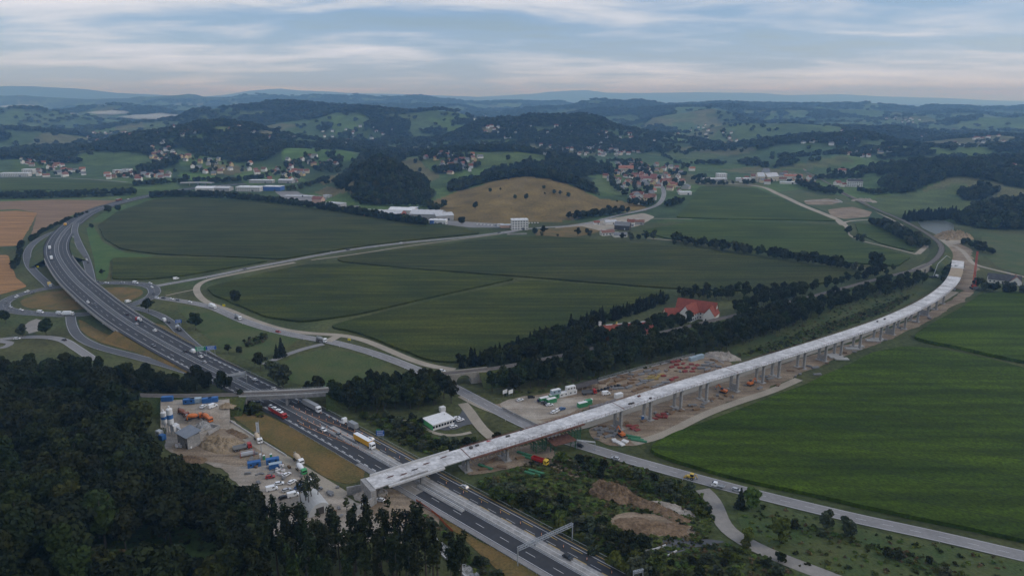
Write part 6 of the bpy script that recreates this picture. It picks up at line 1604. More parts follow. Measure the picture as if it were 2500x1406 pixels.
# sign gantry before the railway bridge, seen from behind
ga, gb_ = Vector(gl(553, 948, .1)), Vector(gl(603, 938, .1))
t = thing('sign_gantry', 'grey sign gantry seen from behind over the near carriageway', 'gantry')
for p in (ga, gb_): MB().cyl(p, p + Vector((0, 0, 8.6)), .22, n=8).build('leg', M_steel, t)
truss(t, ga + Vector((0, 0, 6.2)), gb_ + Vector((0, 0, 6.2)), .8, 1.0, M_steel, 14)
d = (gb_ - ga); ag = math.atan2(d.y, d.x)
for f in (.24, .72):
    p = ga.lerp(gb_, f); pb = MB().box((0, 0, 0), (6.0, .12, 3.4)).build('panel', M_lgrey, t, (p.x, p.y + .7, 6.9), ag)
    mb = MB()
    for k in range(7): mb.box((-2.7 + .9 * k, -.1, 0), (.12, .1, 3.3))
    mb.build('stiffener', M_steel, pb)
# orange beacons in the roadworks
be = thing('beacon_post', 'orange and white beacon post at the motorway roadworks', 'beacon', (0, 0, 0), 0, 'beacon posts along the roadworks lanes')
MB().box((0, 0, .08), (.8, .4, .16)).build('foot', M_chassis, be); MB().box((0, 0, .7), (.1, .26, 1.1)).build('blade', mat('beacon_orange', (.62, .22, .06)), be); MB().box((0, 0, .75), (.11, .27, .25)).build('white_band', M_wht, be)
bp_ = Proto(be)
for k in range(26):
    s = 6 + 11.5 * k
    if s < s_br - 60: p, a = at_s(MW, s, -6.3); bp_.put((p[0], p[1], p[2]), a)
for (a0, o0, a1, o1, n) in ((s_br - 82, -4.4, s_br - 20, 2.6, 13), (s_br - 72, -7.9, s_br - 4, -1.4, 13), (s_br - 88, 1.2, s_br - 28, 6.6, 12), (s_br - 66, -8.6, s_br - 6, -7.0, 9)):
    for k in range(n):
        f = k / (n - 1); p, a = at_s(MW, a0 + (a1 - a0) * f, o0 + (o1 - o0) * (3 * f * f - 2 * f**3)); bp_.put((p[0], p[1], p[2]), a)
# roadside marker posts
mp_ = thing('marker_post', 'white roadside marker post', 'post', (0, 0, 0), 0, 'white marker posts along the roads')
MB().box((0, 0, .5), (.14, .14, 1.0)).build('post', M_wht, mp_); MB().box((0, 0, .85), (.15, .15, .12)).build('reflector', M_chassis, mp_)
mpp = Proto(mp_)
for P, o_, st_ in ((R_local, 4.9, 34), (R_main, -4.9, 34)):
    s = 10
    while s < arclen(P)[-1] - 100: p, a = at_s(P, s, o_); mpp.put((p[0], p[1], .05), a); s += st_
# wooden rail fence posts along the main road
fp = thing('fence_post', 'dark fence post between the main road and tan track', 'post', (0, 0, 0), 0, 'dark posts along the main road')
MB().box((0, 0, .6), (.3, .3, 1.2)).build('post', M_dark, fp); MB().lathe([(.22, 0), (.03, .2)], 4).build('cap', M_dark, fp, (0, 0, 1.2), R(45)); fpp = Proto(fp)
s = near_s(R_main, *G(590, 660)[:2])
while s < near_s(R_main, *G(1225, 569)[:2]): p, a = at_s(R_main, s, -6.0); fpp.put((p[0], p[1], .02), a); s += 17
# stop boards on the road under the viaduct
t = thing('height_barrier', 'white height warning board over the local road at the viaduct', 'barrier', gl(1430, 1097, .1), VA - .75)
MB().box((0, 0, 4.6), (9, .2, .7)).build('board', M_wht, t)
for x in (-4.6, 4.6): MB().box((x, 0, 2.4), (.25, .25, 4.8)).build('post', M_steel, t)
# ================================================================== houses and halls
RC = {'red': mat('roof_red', (.17, .066, .048), (.225, .085, .06), scale=.5, rough=.85), 'orange': mat('roof_orange', (.28, .12, .075), (.34, .15, .09), scale=.5, rough=.85), 'brown': mat('roof_brown', (.17, .085, .06), (.22, .11, .08), scale=.5, rough=.85),
      'grey': mat('roof_grey', (.14, .145, .155), (.19, .195, .205), scale=.5, rough=.8), 'pale': mat('roof_pale', (.42, .43, .45), (.5, .51, .53), scale=.3, rough=.6), 'white': mat('roof_white', (.62, .63, .65), (.7, .71, .72), scale=.3, rough=.6), 'deep': mat('roof_deep_red', (.19, .048, .032), (.25, .065, .042), scale=.5, rough=.85), 'dark': mat('roof_dark', (.05, .05, .055), (.08, .08, .085), scale=.5, rough=.8)}
WC = {'white': mat('wall_white', (.62, .61, .58), (.68, .67, .64), scale=.5), 'cream': mat('wall_cream', (.55, .48, .36), (.60, .53, .41), scale=.5), 'pink': mat('wall_pink', (.50, .33, .27), (.55, .38, .31), scale=.5), 'grey': mat('wall_grey', (.32, .31, .30), (.38, .37, .36), scale=.5), 'brick': mat('wall_brick', (.30, .11, .075), (.36, .14, .10), scale=.6), 'blue': mat('wall_blue', (.05, .12, .34), (.07, .15, .38), scale=.5), 'yellow': mat('wall_yellow', (.52, .40, .20), (.57, .45, .24), scale=.5), 'wood': M_dark}
M_win = mat('house_window', (.035, .04, .05), rough=.2, spec=.5)
_hm = {}
def gable_mesh(L, W, h, rh, part, m_, hip=0.0, ov=.45):
    k = (round(L, 1), round(W, 1), round(h, 1), round(rh, 1), part, m_.name, hip)
    if k in _hm: return _hm[k]
    mb = MB()
    if part == 'wall':
        mb.box((0, 0, h / 2 - .25), (L, W, h + .5))
        if not hip:
            for s in (-1, 1): mb.add([(s * L / 2, -W / 2, h), (s * L / 2, W / 2, h), (s * L / 2, 0, h + rh * .96), (s * (L / 2 - .2), -W / 2, h), (s * (L / 2 - .2), W / 2, h), (s * (L / 2 - .2), 0, h + rh * .96)], [(0, 1, 2), (3, 5, 4), (0, 2, 5, 3), (1, 4, 5, 2)])
    else:
        a, b = L / 2 + ov, W / 2 + ov; d = hip * W / 2; dz = ov * rh / (W / 2); th = .22
        lo, up = [], []
        for zz in (0, th):
            lo.append([(-a, -b, h - dz + zz), (a, -b, h - dz + zz), (a, b, h - dz + zz), (-a, b, h - dz + zz), (-a + d, 0, h + rh + zz), (a - d, 0, h + rh + zz)])
        v = lo[0] + lo[1]
        mb.add(v, [(6, 7, 11, 10), (8, 9, 10, 11), (0, 4, 5, 1), (2, 5, 4, 3), (0, 1, 7, 6), (2, 3, 9, 8), (6, 10, 4, 0), (4, 10, 9, 3), (1, 5, 11, 7), (5, 2, 8, 11)] + ([(6, 10, 9), (7, 8, 11)] if hip else []))
    _hm[k] = mb.mesh(part, m_); return _hm[k]
_wm = {}
def house(loc, rz, L, W, h, rh, wc, rc, label, group=None, name='house', win=0, hip=0.0, chim=True, cat='house'):
    t = thing(name, label, cat, loc, rz, group)
    meshobj('wall', gable_mesh(L, W, h, rh, 'wall', WC[wc], hip), t)
    r = meshobj('roof', gable_mesh(L, W, h, rh, 'roof', RC[rc], hip), t)
    if chim:
        if 'chim' not in _hm: _hm['chim'] = MB().box((0, 0, .6), (.8, .8, 1.6)).mesh('chimney', WC['brick'])
        meshobj('chimney', _hm['chim'], r, (L * .2, W * .12, h + rh * .75))
    if win:
        if 'w' not in _wm: _wm['w'] = MB().box((0, 0, 0), (1.2, .1, 1.4)).mesh('window', M_win)
        nf = max(1, int(h / 2.9)); n = max(2, int(L / 3))
        for f in range(nf):
            for i in range(n):
                for s in ((-1, 1) if win > 1 else (-1,)): meshobj('window', _wm['w'], t, (-L / 2 + (i + .5) * L / n, s * (W / 2 + .03), 1.6 + f * 2.9))
            if win > 1:
                for s in (-1, 1):
                    for y in (-W / 4, W / 4): meshobj('window', _wm['w'], t, (s * (L / 2 + .03), y, 1.6 + f * 2.9), math.pi / 2)
    return t
def hall(px, py, L, W, h, ang, wc, rc, label, name='industrial_hall', flat=False, win=0, z=None, rh=None, cat='building', stripes=0):
    g = T(px, py); loc = (g[0], g[1], g[2] if g[2] > 0 else .05); t = thing(name, label, cat, loc, R(ang))
    if flat:
        MB().box((0, 0, h / 2 - .2), (L, W, h + .4)).build('wall', WC[wc], t); rf = MB().box((0, 0, h + .15), (L + .6, W + .6, .3)).build('roof', RC[rc], t)
        mb = MB(); 
        for k in range(3): mb.box((-L / 3 + k * L / 3, W * .15, h + .6), (L * .08, W * .12, .7))
        mb.build('roof_unit', RC['pale'], rf)
    else:
        rh = rh or W * .14
        meshobj('wall', gable_mesh(L, W, h, rh, 'wall', WC[wc]), t); rf = meshobj('roof', gable_mesh(L, W, h, rh, 'roof', RC[rc]), t)
        for k in range(int(L / 9)):
            MB().box((-L / 2 + 4.5 + 9 * k, 0, h + rh + .3), (5, .9, .25)).build('skylight', RC['white'], rf)
    if win:
        nf = max(1, int(h / 3.2)); n = max(3, int(L / 3.6)); wm = MB().box((0, 0, 0), (2.0, .1, 1.5)).mesh('window', M_win)
        for f in range(nf):
            for i in range(n): meshobj('window', wm, t, (-L / 2 + (i + .5) * L / n, -W / 2 - .04, 1.8 + f * 3.2))
            for i in range(max(2, int(W / 4))): meshobj('window', wm, t, (-L / 2 - .04, -W / 2 + (i + .5) * W / max(2, int(W / 4)), 1.8 + f * 3.2), math.pi / 2); meshobj('window', wm, t, (L / 2 + .04, -W / 2 + (i + .5) * W / max(2, int(W / 4)), 1.8 + f * 3.2), math.pi / 2)
    MB().box((L * .2, -W / 2 - .06, 1.5), (3.0 if L > 20 else 1.4, .1, 3.0 if L > 20 else 2.2)).build('door', RC['dark'] if wc != 'wood' else RC['pale'], t)
    return t
hall(940, 528, 58, 24, 6, -12, 'brick', 'pale', 'long grey-roofed hall with brick red wall behind the tree belt')
hall(985, 522, 40, 20, 7, -14, 'white', 'white', 'white-roofed hall beside the brick red one')
hall(1045, 533, 46, 30, 8, -10, 'grey', 'pale', 'biggest grey industrial hall below the dry hill')
hall(1082, 536, 26, 22, 7, 20, 'grey', 'pale', 'pale grey hall with skewed roof at the end of the factory')
hall(1070, 547, 24, 12, 6, -8, 'white', 'white', 'small white factory office with blue corner', flat=True, win=1)
hall(1056, 548, 5, 11, 6.4, -8, 'blue', 'white', 'blue stair block of the factory office', flat=True)
hall(1010, 521, 12, 10, 9, -10, 'blue', 'white', 'small blue silo building between the factory halls', flat=True)
hall(505, 466, 36, 18, 6, -5, 'white', 'white', 'low white-roofed hall leftmost beside the motorway')
hall(543, 466, 36, 18, 6, -5, 'grey', 'pale', 'grey-roofed hall second beside the motorway')
hall(612, 466, 48, 22, 8, -8, 'white', 'white', 'large white hall with grey base in the industrial estate', flat=True, win=1)
hall(668, 465, 36, 20, 8, -8, 'blue', 'white', 'white-roofed hall with blue front', flat=True)
hall(640, 447, 50, 14, 6, -6, 'grey', 'white', 'long white roof behind the industrial estate', flat=True)
hall(700, 447, 30, 14, 6, -6, 'grey', 'pale', 'low pale shed at the back of the estate')
hall(818, 503, 34, 16, 5, -25, 'grey', 'pale', 'grey flat workshop left of the wooded cone', flat=True)
hall(778, 496, 18, 12, 7, -20, 'pink', 'red', 'pinkish house with red roof by the industrial road', rh=4)
hall(800, 482, 14, 8, 4, -30, 'white', 'pale', 'small white workshop above the pink house', flat=True)
hall(730, 480, 52, 16, 1.2, -8, 'grey', 'pale', 'long low storage racks in the timber yard', flat=True)
hall(1268, 560, 22, 13, 13.5, 8, 'white', 'white', 'four-storey office block with dark windows by the road bridge', flat=True, win=1, name='office_block')
hall(1238, 555, 18, 8, 3.5, 8, 'pink', 'pale', 'low annex left of the office block', flat=True)
hall(1520, 560, 20, 13, 6, -20, 'wood', 'grey', 'dark timber barn of the roadside sawmill', rh=4)
hall(1540, 552, 10, 8, 6, -15, 'white', 'red', 'white house with dark red roof behind the timber barn', rh=3.5, win=1)
hall(1482, 574, 17, 9, 4, 15, 'white', 'brown', 'low white house with red roof beside the tree row', rh=2.6, win=1)
hall(1513, 578, 17, 9, 3, 10, 'white', 'grey', 'low shed with dark roof right of the white house', rh=2.4)
hall(1490, 548, 16, 8, 4, 12, 'white', 'pale', 'white shed along the main road at the sawmill', rh=2)
hall(1456, 543 + 5, 8, 6, 3, 10, 'white', 'red', 'tiny red-roofed hut at the foot of the dry hill', rh=2)
hall(1560, 548, 14, 8, 4, -10, 'grey', 'brown', 'brown-roofed shed right of the sawmill barn', rh=2.5)
# brick works and farm in the railway wood
hall(1512, 812, 46, 7, 4, 16, 'white', 'pale', 'long white flat building of the brick works', flat=True)
hall(1530, 818, 38, 16, 4.5, 16, 'brick', 'deep', 'brick works hall with weathered red roof among the trees', rh=4.5)
t = thing('chimney_stack', 'white square chimney at the end of the brick works', 'chimney', gl(1464, 814, .1), R(16)); MB().box((0, 0, 4.5), (1.6, 1.6, 9)).build('stack', WC['white'], t); MB().box((0, 0, 9.1), (1.9, 1.9, .3)).build('cap', WC['grey'], t)
hall(1458, 818, 7, 6, 4, 16, 'white', 'pale', 'small white block at the foot of the chimney', flat=True)
fg = gl(1700, 772, .1)
house((fg[0], fg[1], 0), R(-28), 31, 12, 6, 7.5, 'white', 'deep', 'large farmhouse with steep red tiled roof in the wood', name='farmhouse', win=2, chim=True)
house((fg[0] - 7, fg[1] - 7, 0), R(48), 17, 10, 6, 6.5, 'white', 'deep', 'white gabled wing of the farmhouse facing the viaduct', name='farmhouse', win=2)
house((fg[0] + 9, fg[1] - 10, 0), R(58), 13, 9, 5.5, 6, 'white', 'deep', 'second white gabled wing right of the farm court', name='farmhouse', win=2)
fg2 = gl(1650, 775, .1); house((fg2[0], fg2[1], 0), R(4), 19, 9, 3.5, 4.5, 'cream', 'deep', 'low barn with bright red roof left of the farmhouse', name='barn', chim=False, cat='barn')
fg3 = gl(2450, 690, .1); house((fg3[0], fg3[1], 0), R(-28), 26, 10, 3.5, 4.5, 'white', 'dark', 'long white house with dark roof at the right edge', name='farmhouse', win=1)
fg4 = gl(2478, 693, .1); house((fg4[0], fg4[1], 0), R(60), 12, 9, 3.5, 4.5, 'white', 'brown', 'brown-roofed gable joined to the long white house', name='farmhouse', win=1)
# village and town landmarks
hall(1528, 420, 34, 16, 9, -8, 'cream', 'orange', 'large school with bright orange roof in the village', rh=6, win=1)
hall(1562, 434, 34, 18, 7, -5, 'pink', 'orange', 'pinkish flat hall below the orange-roofed school', flat=True)
hall(1575, 442, 26, 12, 6, -5, 'white', 'red', 'red-roofed terrace below the pinkish hall', rh=4)
hall(1628, 446, 26, 14, 5, 25, 'brick', 'red', 'red-roofed shed beside the village street', rh=4)
hall(1672, 475, 22, 12, 5, 5, 'white', 'white', 'white flat hall with pale roof at the village end', flat=True)
hall(1675, 462, 16, 14, 6, 60, 'grey', 'grey', 'grey barrel-roofed workshop at the village end', rh=3.5)
hall(1639, 460, 12, 10, 8, 30, 'yellow', 'red', 'tall yellow house where the street bends', rh=5, win=1)
hall(1580, 496, 13, 12, 10, 0, 'yellow', 'brown', 'tall yellow house at the foot of the dry hill', rh=5, win=1)
hall(1562, 482, 18, 11, 6, 0, 'white', 'grey', 'grey-roofed house above the yellow one', rh=3)
hall(1745, 443, 48, 16, 6, 4, 'grey', 'white', 'broad white hotel wing at the far side of the field', flat=True, win=1)
hall(1760, 440, 20, 14, 14, 4, 'white', 'white', 'tall white hotel block at the far side of the field', flat=True, win=1)
hall(1815, 442, 30, 14, 6, -4, 'white', 'white', 'flat white shop right of the hotel', flat=True, win=1)
hall(1855, 444, 14, 26, 12, -8, 'cream', 'pale', 'cream building with tall gable right of the shop', rh=7, win=1)
hall(1880, 442, 34, 16, 10, 28, 'cream', 'pale', 'large cream hall with steep pale roof near the railway', rh=7, win=1)
hall(1868, 434, 14, 14, 12, 8, 'grey', 'grey', 'grey towerlike gable behind the cream hall', rh=8)
hall(1935, 437, 38, 12, 6, -10, 'white', 'orange', 'orange-roofed terrace beside the railway', rh=4)
hall(1925, 449, 34, 10, 4, -8, 'white', 'white', 'white flat sheds below the orange-roofed terrace', flat=True)
hall(1960, 446, 16, 10, 4, -12, 'cream', 'brown', 'brown-roofed house right of the white sheds', rh=3)
hall(2085, 456, 28, 14, 11, -14, 'white', 'dark', 'big white building with dark hipped roof by the railway', rh=4, win=1)
hall(2054, 426, 16, 12, 9, -10, 'white', 'red', 'white villa with red hipped roof above the railway', rh=4, win=1)
hall(2044, 452, 12, 10, 5, 20, 'white', 'red', 'small red-roofed house left of the big white building', rh=4)
hall(2058, 448 + 8, 10, 8, 5, 20, 'white', 'red', 'red-roofed cottage in front of the big white building', rh=3)
hall(40, 431, 60, 14, 8, 4, 'white', 'white', 'long white school building at the left edge', flat=True, win=1)
hall(72, 425, 24, 14, 11, 4, 'white', 'white', 'taller white block beside the long school', flat=True, win=1)
hall(300, 423, 40, 12, 7, -4, 'white', 'white', 'flat white commercial building above the left field', flat=True, win=1)
hall(312, 422, 18, 12, 9, -4, 'white', 'grey', 'white office cube at the right end of the flat building', flat=True, win=1)
g = T(416, 324)
ch = thing('church', 'small white church with square tower on the left hilltop', 'church', g, R(15))
meshobj('wall', gable_mesh(22, 10, 8, 5, 'wall', WC['white']), ch); meshobj('roof', gable_mesh(22, 10, 8, 5, 'roof', RC['red']), ch); MB().box((12, 0, 9), (6, 6, 19)).build('tower', WC['white'], ch); MB().lathe([(4.4, 0), (3.0, 2), (.2, 8)], 8).build('spire', RC['brown'], ch, (12, 0, 18.4), R(22))
# settlements: houses scattered where the photograph shows them
rh_ = random.Random(21)
roofs = ['red'] * 3 + ['orange'] * 1 + ['brown'] * 4 + ['grey'] * 3
towns = [
 ((105, 396), 42, 11, 15, 'on the terraced slope above the white school'), ((150, 424), 40, 6, 8, 'between the white school and the left field'), ((340, 432), 55, 6, 12, 'in the row along the far left field'), ((395, 372), 24, 16, 13, 'on the lane climbing the church hill'), ((275, 337), 42, 9, 15, 'in the hamlet left of the church hill'),
 ((425, 324), 34, 6, 6, 'beside the hilltop church'), ((585, 322), 26, 7, 6, 'on the ridge right of the church'), ((545, 410), 60, 14, 7, 'scattered on the meadow slope below the ridge'), ((690, 430), 40, 12, 10, 'along the industrial estate road'), ((760, 400), 45, 10, 8, 'below the bright green meadow'), ((890, 335), 70, 16, 11, 'in the side valley behind the wooded cone'),
 ((1100, 385), 55, 9, 12, 'on the saddle right of the wooded cone'), ((1118, 408), 28, 12, 11, 'behind the wood on the dry hill'), ((1225, 305), 55, 14, 16, 'high on the wooded village hill'), ((1190, 362), 16, 4, 3, 'on the ridge meadow in the middle'), ((1430, 372), 70, 10, 20, 'in the valley village, near part'), ((1510, 366), 55, 9, 18, 'in the valley village, far part'),
 ((1540, 425), 40, 18, 20, 'in the roadside village around the orange school'), ((1560, 465), 28, 20, 14, 'in the roadside village below the wood'), ((1625, 425), 45, 14, 14, 'in the roadside village beyond the bend'), ((1650, 455), 22, 10, 6, 'at the end of the roadside village'), ((1560, 335), 60, 9, 9, 'in the distant valley'), ((1440, 325), 30, 9, 7, 'on the slope of the village hill'), ((1900, 440), 60, 8, 8, 'between the hotel and the railway'),
 ((2060, 360), 30, 14, 9, 'in the hamlet on the vineyard slope'), ((2110, 372), 22, 10, 6, 'beside the hamlet lane on the right'), ((2160, 372), 14, 4, 3, 'on the green knoll at the right'), ((2345, 405), 26, 9, 4, 'among the trees of the right wooded hill'), ((2470, 410), 24, 10, 4, 'at the edge of the right wooded hill'), ((1975, 346), 14, 4, 3, 'below the dark right ridge'), ((2085, 322), 18, 4, 4, 'on top of the dark right ridge'), ((2205, 294), 26, 6, 5, 'on the distant right hill'), ((2320, 335), 80, 10, 8, 'in the far meadows at the right'), ((1720, 330), 60, 16, 7, 'in the far meadows right of the valley'), ((480, 395), 30, 10, 5, 'near the wood on the church hill slope'), ((650, 345), 50, 10, 6, 'on the long wooded ridge'), ((1330, 330), 60, 20, 8, 'on the back slopes of the village hill'), ((2420, 350), 60, 8, 5, 'beyond the right meadow hill')]
spots = []
for (cx, cy), rx, ry, n, where in towns:
    for k in range(int(n * 2.2)):
        a, r = rh_.uniform(0, 6.283), math.sqrt(rh_.random()) * 1.65; g = T(cx + rx * r * math.cos(a), cy + ry * r * math.sin(a))
        if g is not None and all((g[0] - q_[1][0]) ** 2 + (g[1] - q_[1][1]) ** 2 > 190 for q_ in spots): spots.append((math.hypot(g[0], g[1]), g, where))
spots.sort(key=lambda s: s[0])
far_h = MB(); fm = [WC['white'], RC['red'], RC['brown'], RC['grey']]
for i, (dist, g, where) in enumerate(spots):
    rc = rh_.choice(roofs); L = rh_.choice([9, 10, 12, 14]); W = rh_.choice([7, 8, 9]); hh = rh_.choice([3.5, 5.5, 6.0]); rz = rh_.uniform(-.7, .7) + (1.57 if rh_.random() < .35 else 0)
    if i < 285: house((g[0], g[1], max(0, g[2])), rz, L, W, hh, rh_.choice([3.5, 4.5]), rh_.choice(['white', 'white', 'cream', 'white', 'yellow', 'grey']), rc, 'small house with %s roof %s' % (rc, where), 'houses ' + where, chim=dist < 1900)
    else:
        far_h.box((g[0], g[1], g[2] + hh / 2 - .5), (L, W, hh + 1), rz, 0); o = len(far_h.v); far_h.prism([(-W / 2 - .4, hh), (W / 2 + .4, hh), (0, hh + 4)], -L / 2 - .4, L / 2 + .4, {'red': 1, 'orange': 1, 'brown': 2, 'grey': 3}[rc])
        c, s_ = math.cos(rz - math.pi / 2), math.sin(rz - math.pi / 2); far_h.v[o:] = [(g[0] + x * c - y * s_, g[1] + x * s_ + y * c, g[2] + z) for x, y, z in far_h.v[o:]]
tag(far_h.build('distant_houses', fm), 'scattered tiny houses on the most distant hills', 'houses', kind='stuff')
# thin chimneys and far bridge
hall(1222, 553, 8, 5, 3, 5, 'white', 'pale', 'white kiosk left of the annex by the lorry park', flat=True)
t = thing('road_bridge', 'pale overpass crossing the far motorway', 'bridge'); P = pxpath([(440, 447), (480, 446), (520, 447)], 4, 6, 0); P[:, 2] = 6.5
mb = MB(); ribbon(mb, P, -4, 4); wall(mb, P, 4, -1.2, .6, .4); wall(mb, P, -4, -1.2, .6, .4); mb.build('deck', M_conc, t)
for s in (.25, .5, .75): p, a = at_s(P, arclen(P)[-1] * s); MB().box((0, 0, 2.7), (1, 5, 5.5)).build('pier', M_conc_d, t, (p[0], p[1], 0), a)
t = thing('road_bridge', 'low concrete bridge of the main road over the ditch', 'bridge'); p = gl(1262, 573, 0)
MB().box((0, 0, .8), (26, 1.2, 1.6)).build('side_wall', M_conc_d, t, p, R(8)); MB().box((0, 0, 1.9), (26, .15, .2)).build('handrail', M_steel, t, p, R(8))
# ================================================================== trees
def leafmat(name, c1, c2, rand=.38):
    return mat(name, c1, c2, scale=.55, detail=3, rough=.75, spec=.15, lo=.3, hi=.7, rand=rand)
M_leaf = leafmat('leaf_oak', (.011, .019, .003), (.031, .040, .007))
M_leaf_d = leafmat('leaf_dark', (.008, .013, .003), (.021, .027, .006))
M_leaf_y = leafmat('leaf_light', (.055, .090, .016), (.095, .135, .026), .2)
M_leaf_w = leafmat('leaf_willow', (.036, .046, .024), (.062, .072, .038), .25)
M_needle = leafmat('needle_dark', (.007, .012, .006), (.015, .021, .010), .3)
M_bush = leafmat('leaf_bush', (.032, .052, .008), (.066, .085, .016), .35)
M_bark = mat('bark', (.055, .045, .036), (.09, .075, .06), scale=1.2, rough=.95)
def leaf_mesh(name, pts, nrm, size, m_, seed, aspect=.75):
    g = np.random.default_rng(seed); n = len(pts)
    d = nrm + g.normal(0, .55, (n, 3)); d /= np.linalg.norm(d, axis=1)[:, None]
    a = np.cross(d, g.normal(0, 1, (n, 3))); a /= np.linalg.norm(a, axis=1)[:, None]; b = np.cross(d, a)
    s = (size * g.uniform(.6, 1.3, n))[:, None]
    # ragged five-cornered leaf sprays
    ang = np.array([0, 1.3, 2.4, 3.7, 5.0])
    V = np.stack([pts + a * s * math.cos(t) * g.uniform(.7, 1.25, (n, 1)) + b * s * aspect * math.sin(t) * g.uniform(.7, 1.25, (n, 1)) + d * s * g.uniform(-.25, .1, (n, 1)) for t in ang], 1)
    me = bpy.data.meshes.new(name); nv = n * 5
    me.vertices.add(nv); me.vertices.foreach_set('co', V.reshape(-1)); me.loops.add(nv); me.loops.foreach_set('vertex_index', np.arange(nv, dtype=np.int32))
    me.polygons.add(n); me.polygons.foreach_set('loop_start', np.arange(n, dtype=np.int32) * 5); me.update(calc_edges=True); me.materials.append(m_)
    return me
def crown_pts(n, R0, z0, z1, lobes, seed, top=1.0, hollow=.72):
    """leaf positions on the skins of overlapping lobes filling the crown"""
    g = np.random.default_rng(seed); cz, hh = (z0 + z1) / 2, (z1 - z0) / 2; L = []
    for k in range(lobes):
        f = g.uniform(-.75, .8); rr = R0 * math.sqrt(max(.1, 1 - f * f)) * g.uniform(.25, .68); a = g.uniform(0, 6.283)
        L.append((rr * math.cos(a), rr * math.sin(a), cz + f * hh * .82, R0 * g.uniform(.34, .56), hh * g.uniform(.26, .44)))
    P, N = [], []; per = n // lobes + 1
    for x, y, z, r, h in L:
        d = g.normal(0, 1, (per, 3)); d[:, 2] = np.where(g.random(per) < .62, np.abs(d[:, 2]), d[:, 2]); d /= np.linalg.norm(d, axis=1)[:, None]
        q = g.uniform(hollow, 1.06, per)[:, None]
        P.append(np.array([x, y, z]) + d * q * np.array([r, r, h])); N.append(d / np.array([r, r, h]) * r)
    P = np.vstack(P)[:n]; N = np.vstack(N)[:n]; N /= np.linalg.norm(N, axis=1)[:, None]
    return P, N
def trunk_mesh(h, r, seed, spread=2.5, limbs=5):
    g = random.Random(seed); mb = MB(); pts = [(0, 0, -.6)]
    for k in range(1, 5): pts.append((g.uniform(-.25, .25) * k * .5, g.uniform(-.25, .25) * k * .5, h * k / 4))
    for k in range(4): mb.cyl(pts[k], pts[k + 1], r * (1 - .2 * k), r * (1 - .2 * (k + 1)), 7)
    for k in range(limbs):
        b = Vector(pts[2]).lerp(Vector(pts[4]), g.uniform(0, .8)); a = g.uniform(0, 6.283); e = b + Vector((math.cos(a) * spread, math.sin(a) * spread, spread * g.uniform(.6, 1.4))); mb.cyl(b, e, r * .4, r * .12, 5)
    return mb.mesh('trunk', M_bark)
def proto_tree(name, n, R0, z0, z1, lobes, seed, size, m_, label, cat='tree', trunk=True, hollow=.72):
    t = thing(name, label, cat)
    P, N = crown_pts(n, R0, z0, z1, lobes, seed, hollow=hollow)
    meshobj('crown', leaf_mesh('crown', P, N, size, m_, seed), t)
    if trunk: meshobj('trunk', trunk_mesh(z1 * .72, max(.16, z1 * .018), seed, R0 * .5), t)
    return Proto(t)
def conifer_pts(n, R0, z0, z1, seed):
    g = np.random.default_rng(seed); t = 1 - np.sqrt(g.random(n)); tier = np.floor(t * 9) / 9 + (t * 9 % 1) ** 1.6 / 9
    a = g.uniform(0, 6.283, n); r = R0 * (1 - t) * (.55 + .5 * (1 - (t * 9) % 1)) * g.uniform(.55, 1.05, n)
    P = np.stack([r * np.cos(a), r * np.sin(a), z0 + (z1 - z0) * t], 1); N = np.stack([np.cos(a), np.sin(a), np.full(n, .9)], 1); N /= np.linalg.norm(N, axis=1)[:, None]
    return P, N
def proto_conifer(name, n, R0, z0, z1, seed, size, m_, label):
    t = thing(name, label, 'tree'); P, N = conifer_pts(n, R0, z0, z1, seed); meshobj('crown', leaf_mesh('crown', P, N, size, m_, seed), t); meshobj('trunk', trunk_mesh(z1 * .9, .22, seed, .5, 2), t); return Proto(t)

def scatter_pts(poly, spacing, seed, holes=(), jit=.42, terrain_z=True):
    g = np.random.default_rng(seed); P = np.array([p[:2] for p in poly]); x0, y0 = P.min(0); x1, y1 = P.max(0)
    nx, ny = int((x1 - x0) / spacing) + 2, int((y1 - y0) / (spacing * .87)) + 2
    X, Y = np.meshgrid(np.arange(nx), np.arange(ny), indexing='ij'); X = x0 + (X + .5 * (Y % 2)) * spacing; Y = y0 + Y * spacing * .87
    X = X.ravel() + g.uniform(-jit, jit, X.size) * spacing; Y = Y.ravel() + g.uniform(-jit, jit, Y.size) * spacing
    k = inpoly(X, Y, P)
    for h in holes: k &= ~inpoly(X, Y, h)
    X, Y = X[k], Y[k]; Z = height(X, Y); return np.stack([X, Y, np.maximum(Z, 0)], 1)
RT = random.Random(77)
def plant(protos, pts, smin, smax, label=None, group=None, sink=.0):
    for p in pts:
        pr = RT.choice(protos); s = RT.uniform(smin, smax)
        pr.put((p[0], p[1], p[2] - .1 - sink), RT.uniform(0, 6.28), (s * RT.uniform(.9, 1.12), s * RT.uniform(.9, 1.12), s), label, group)
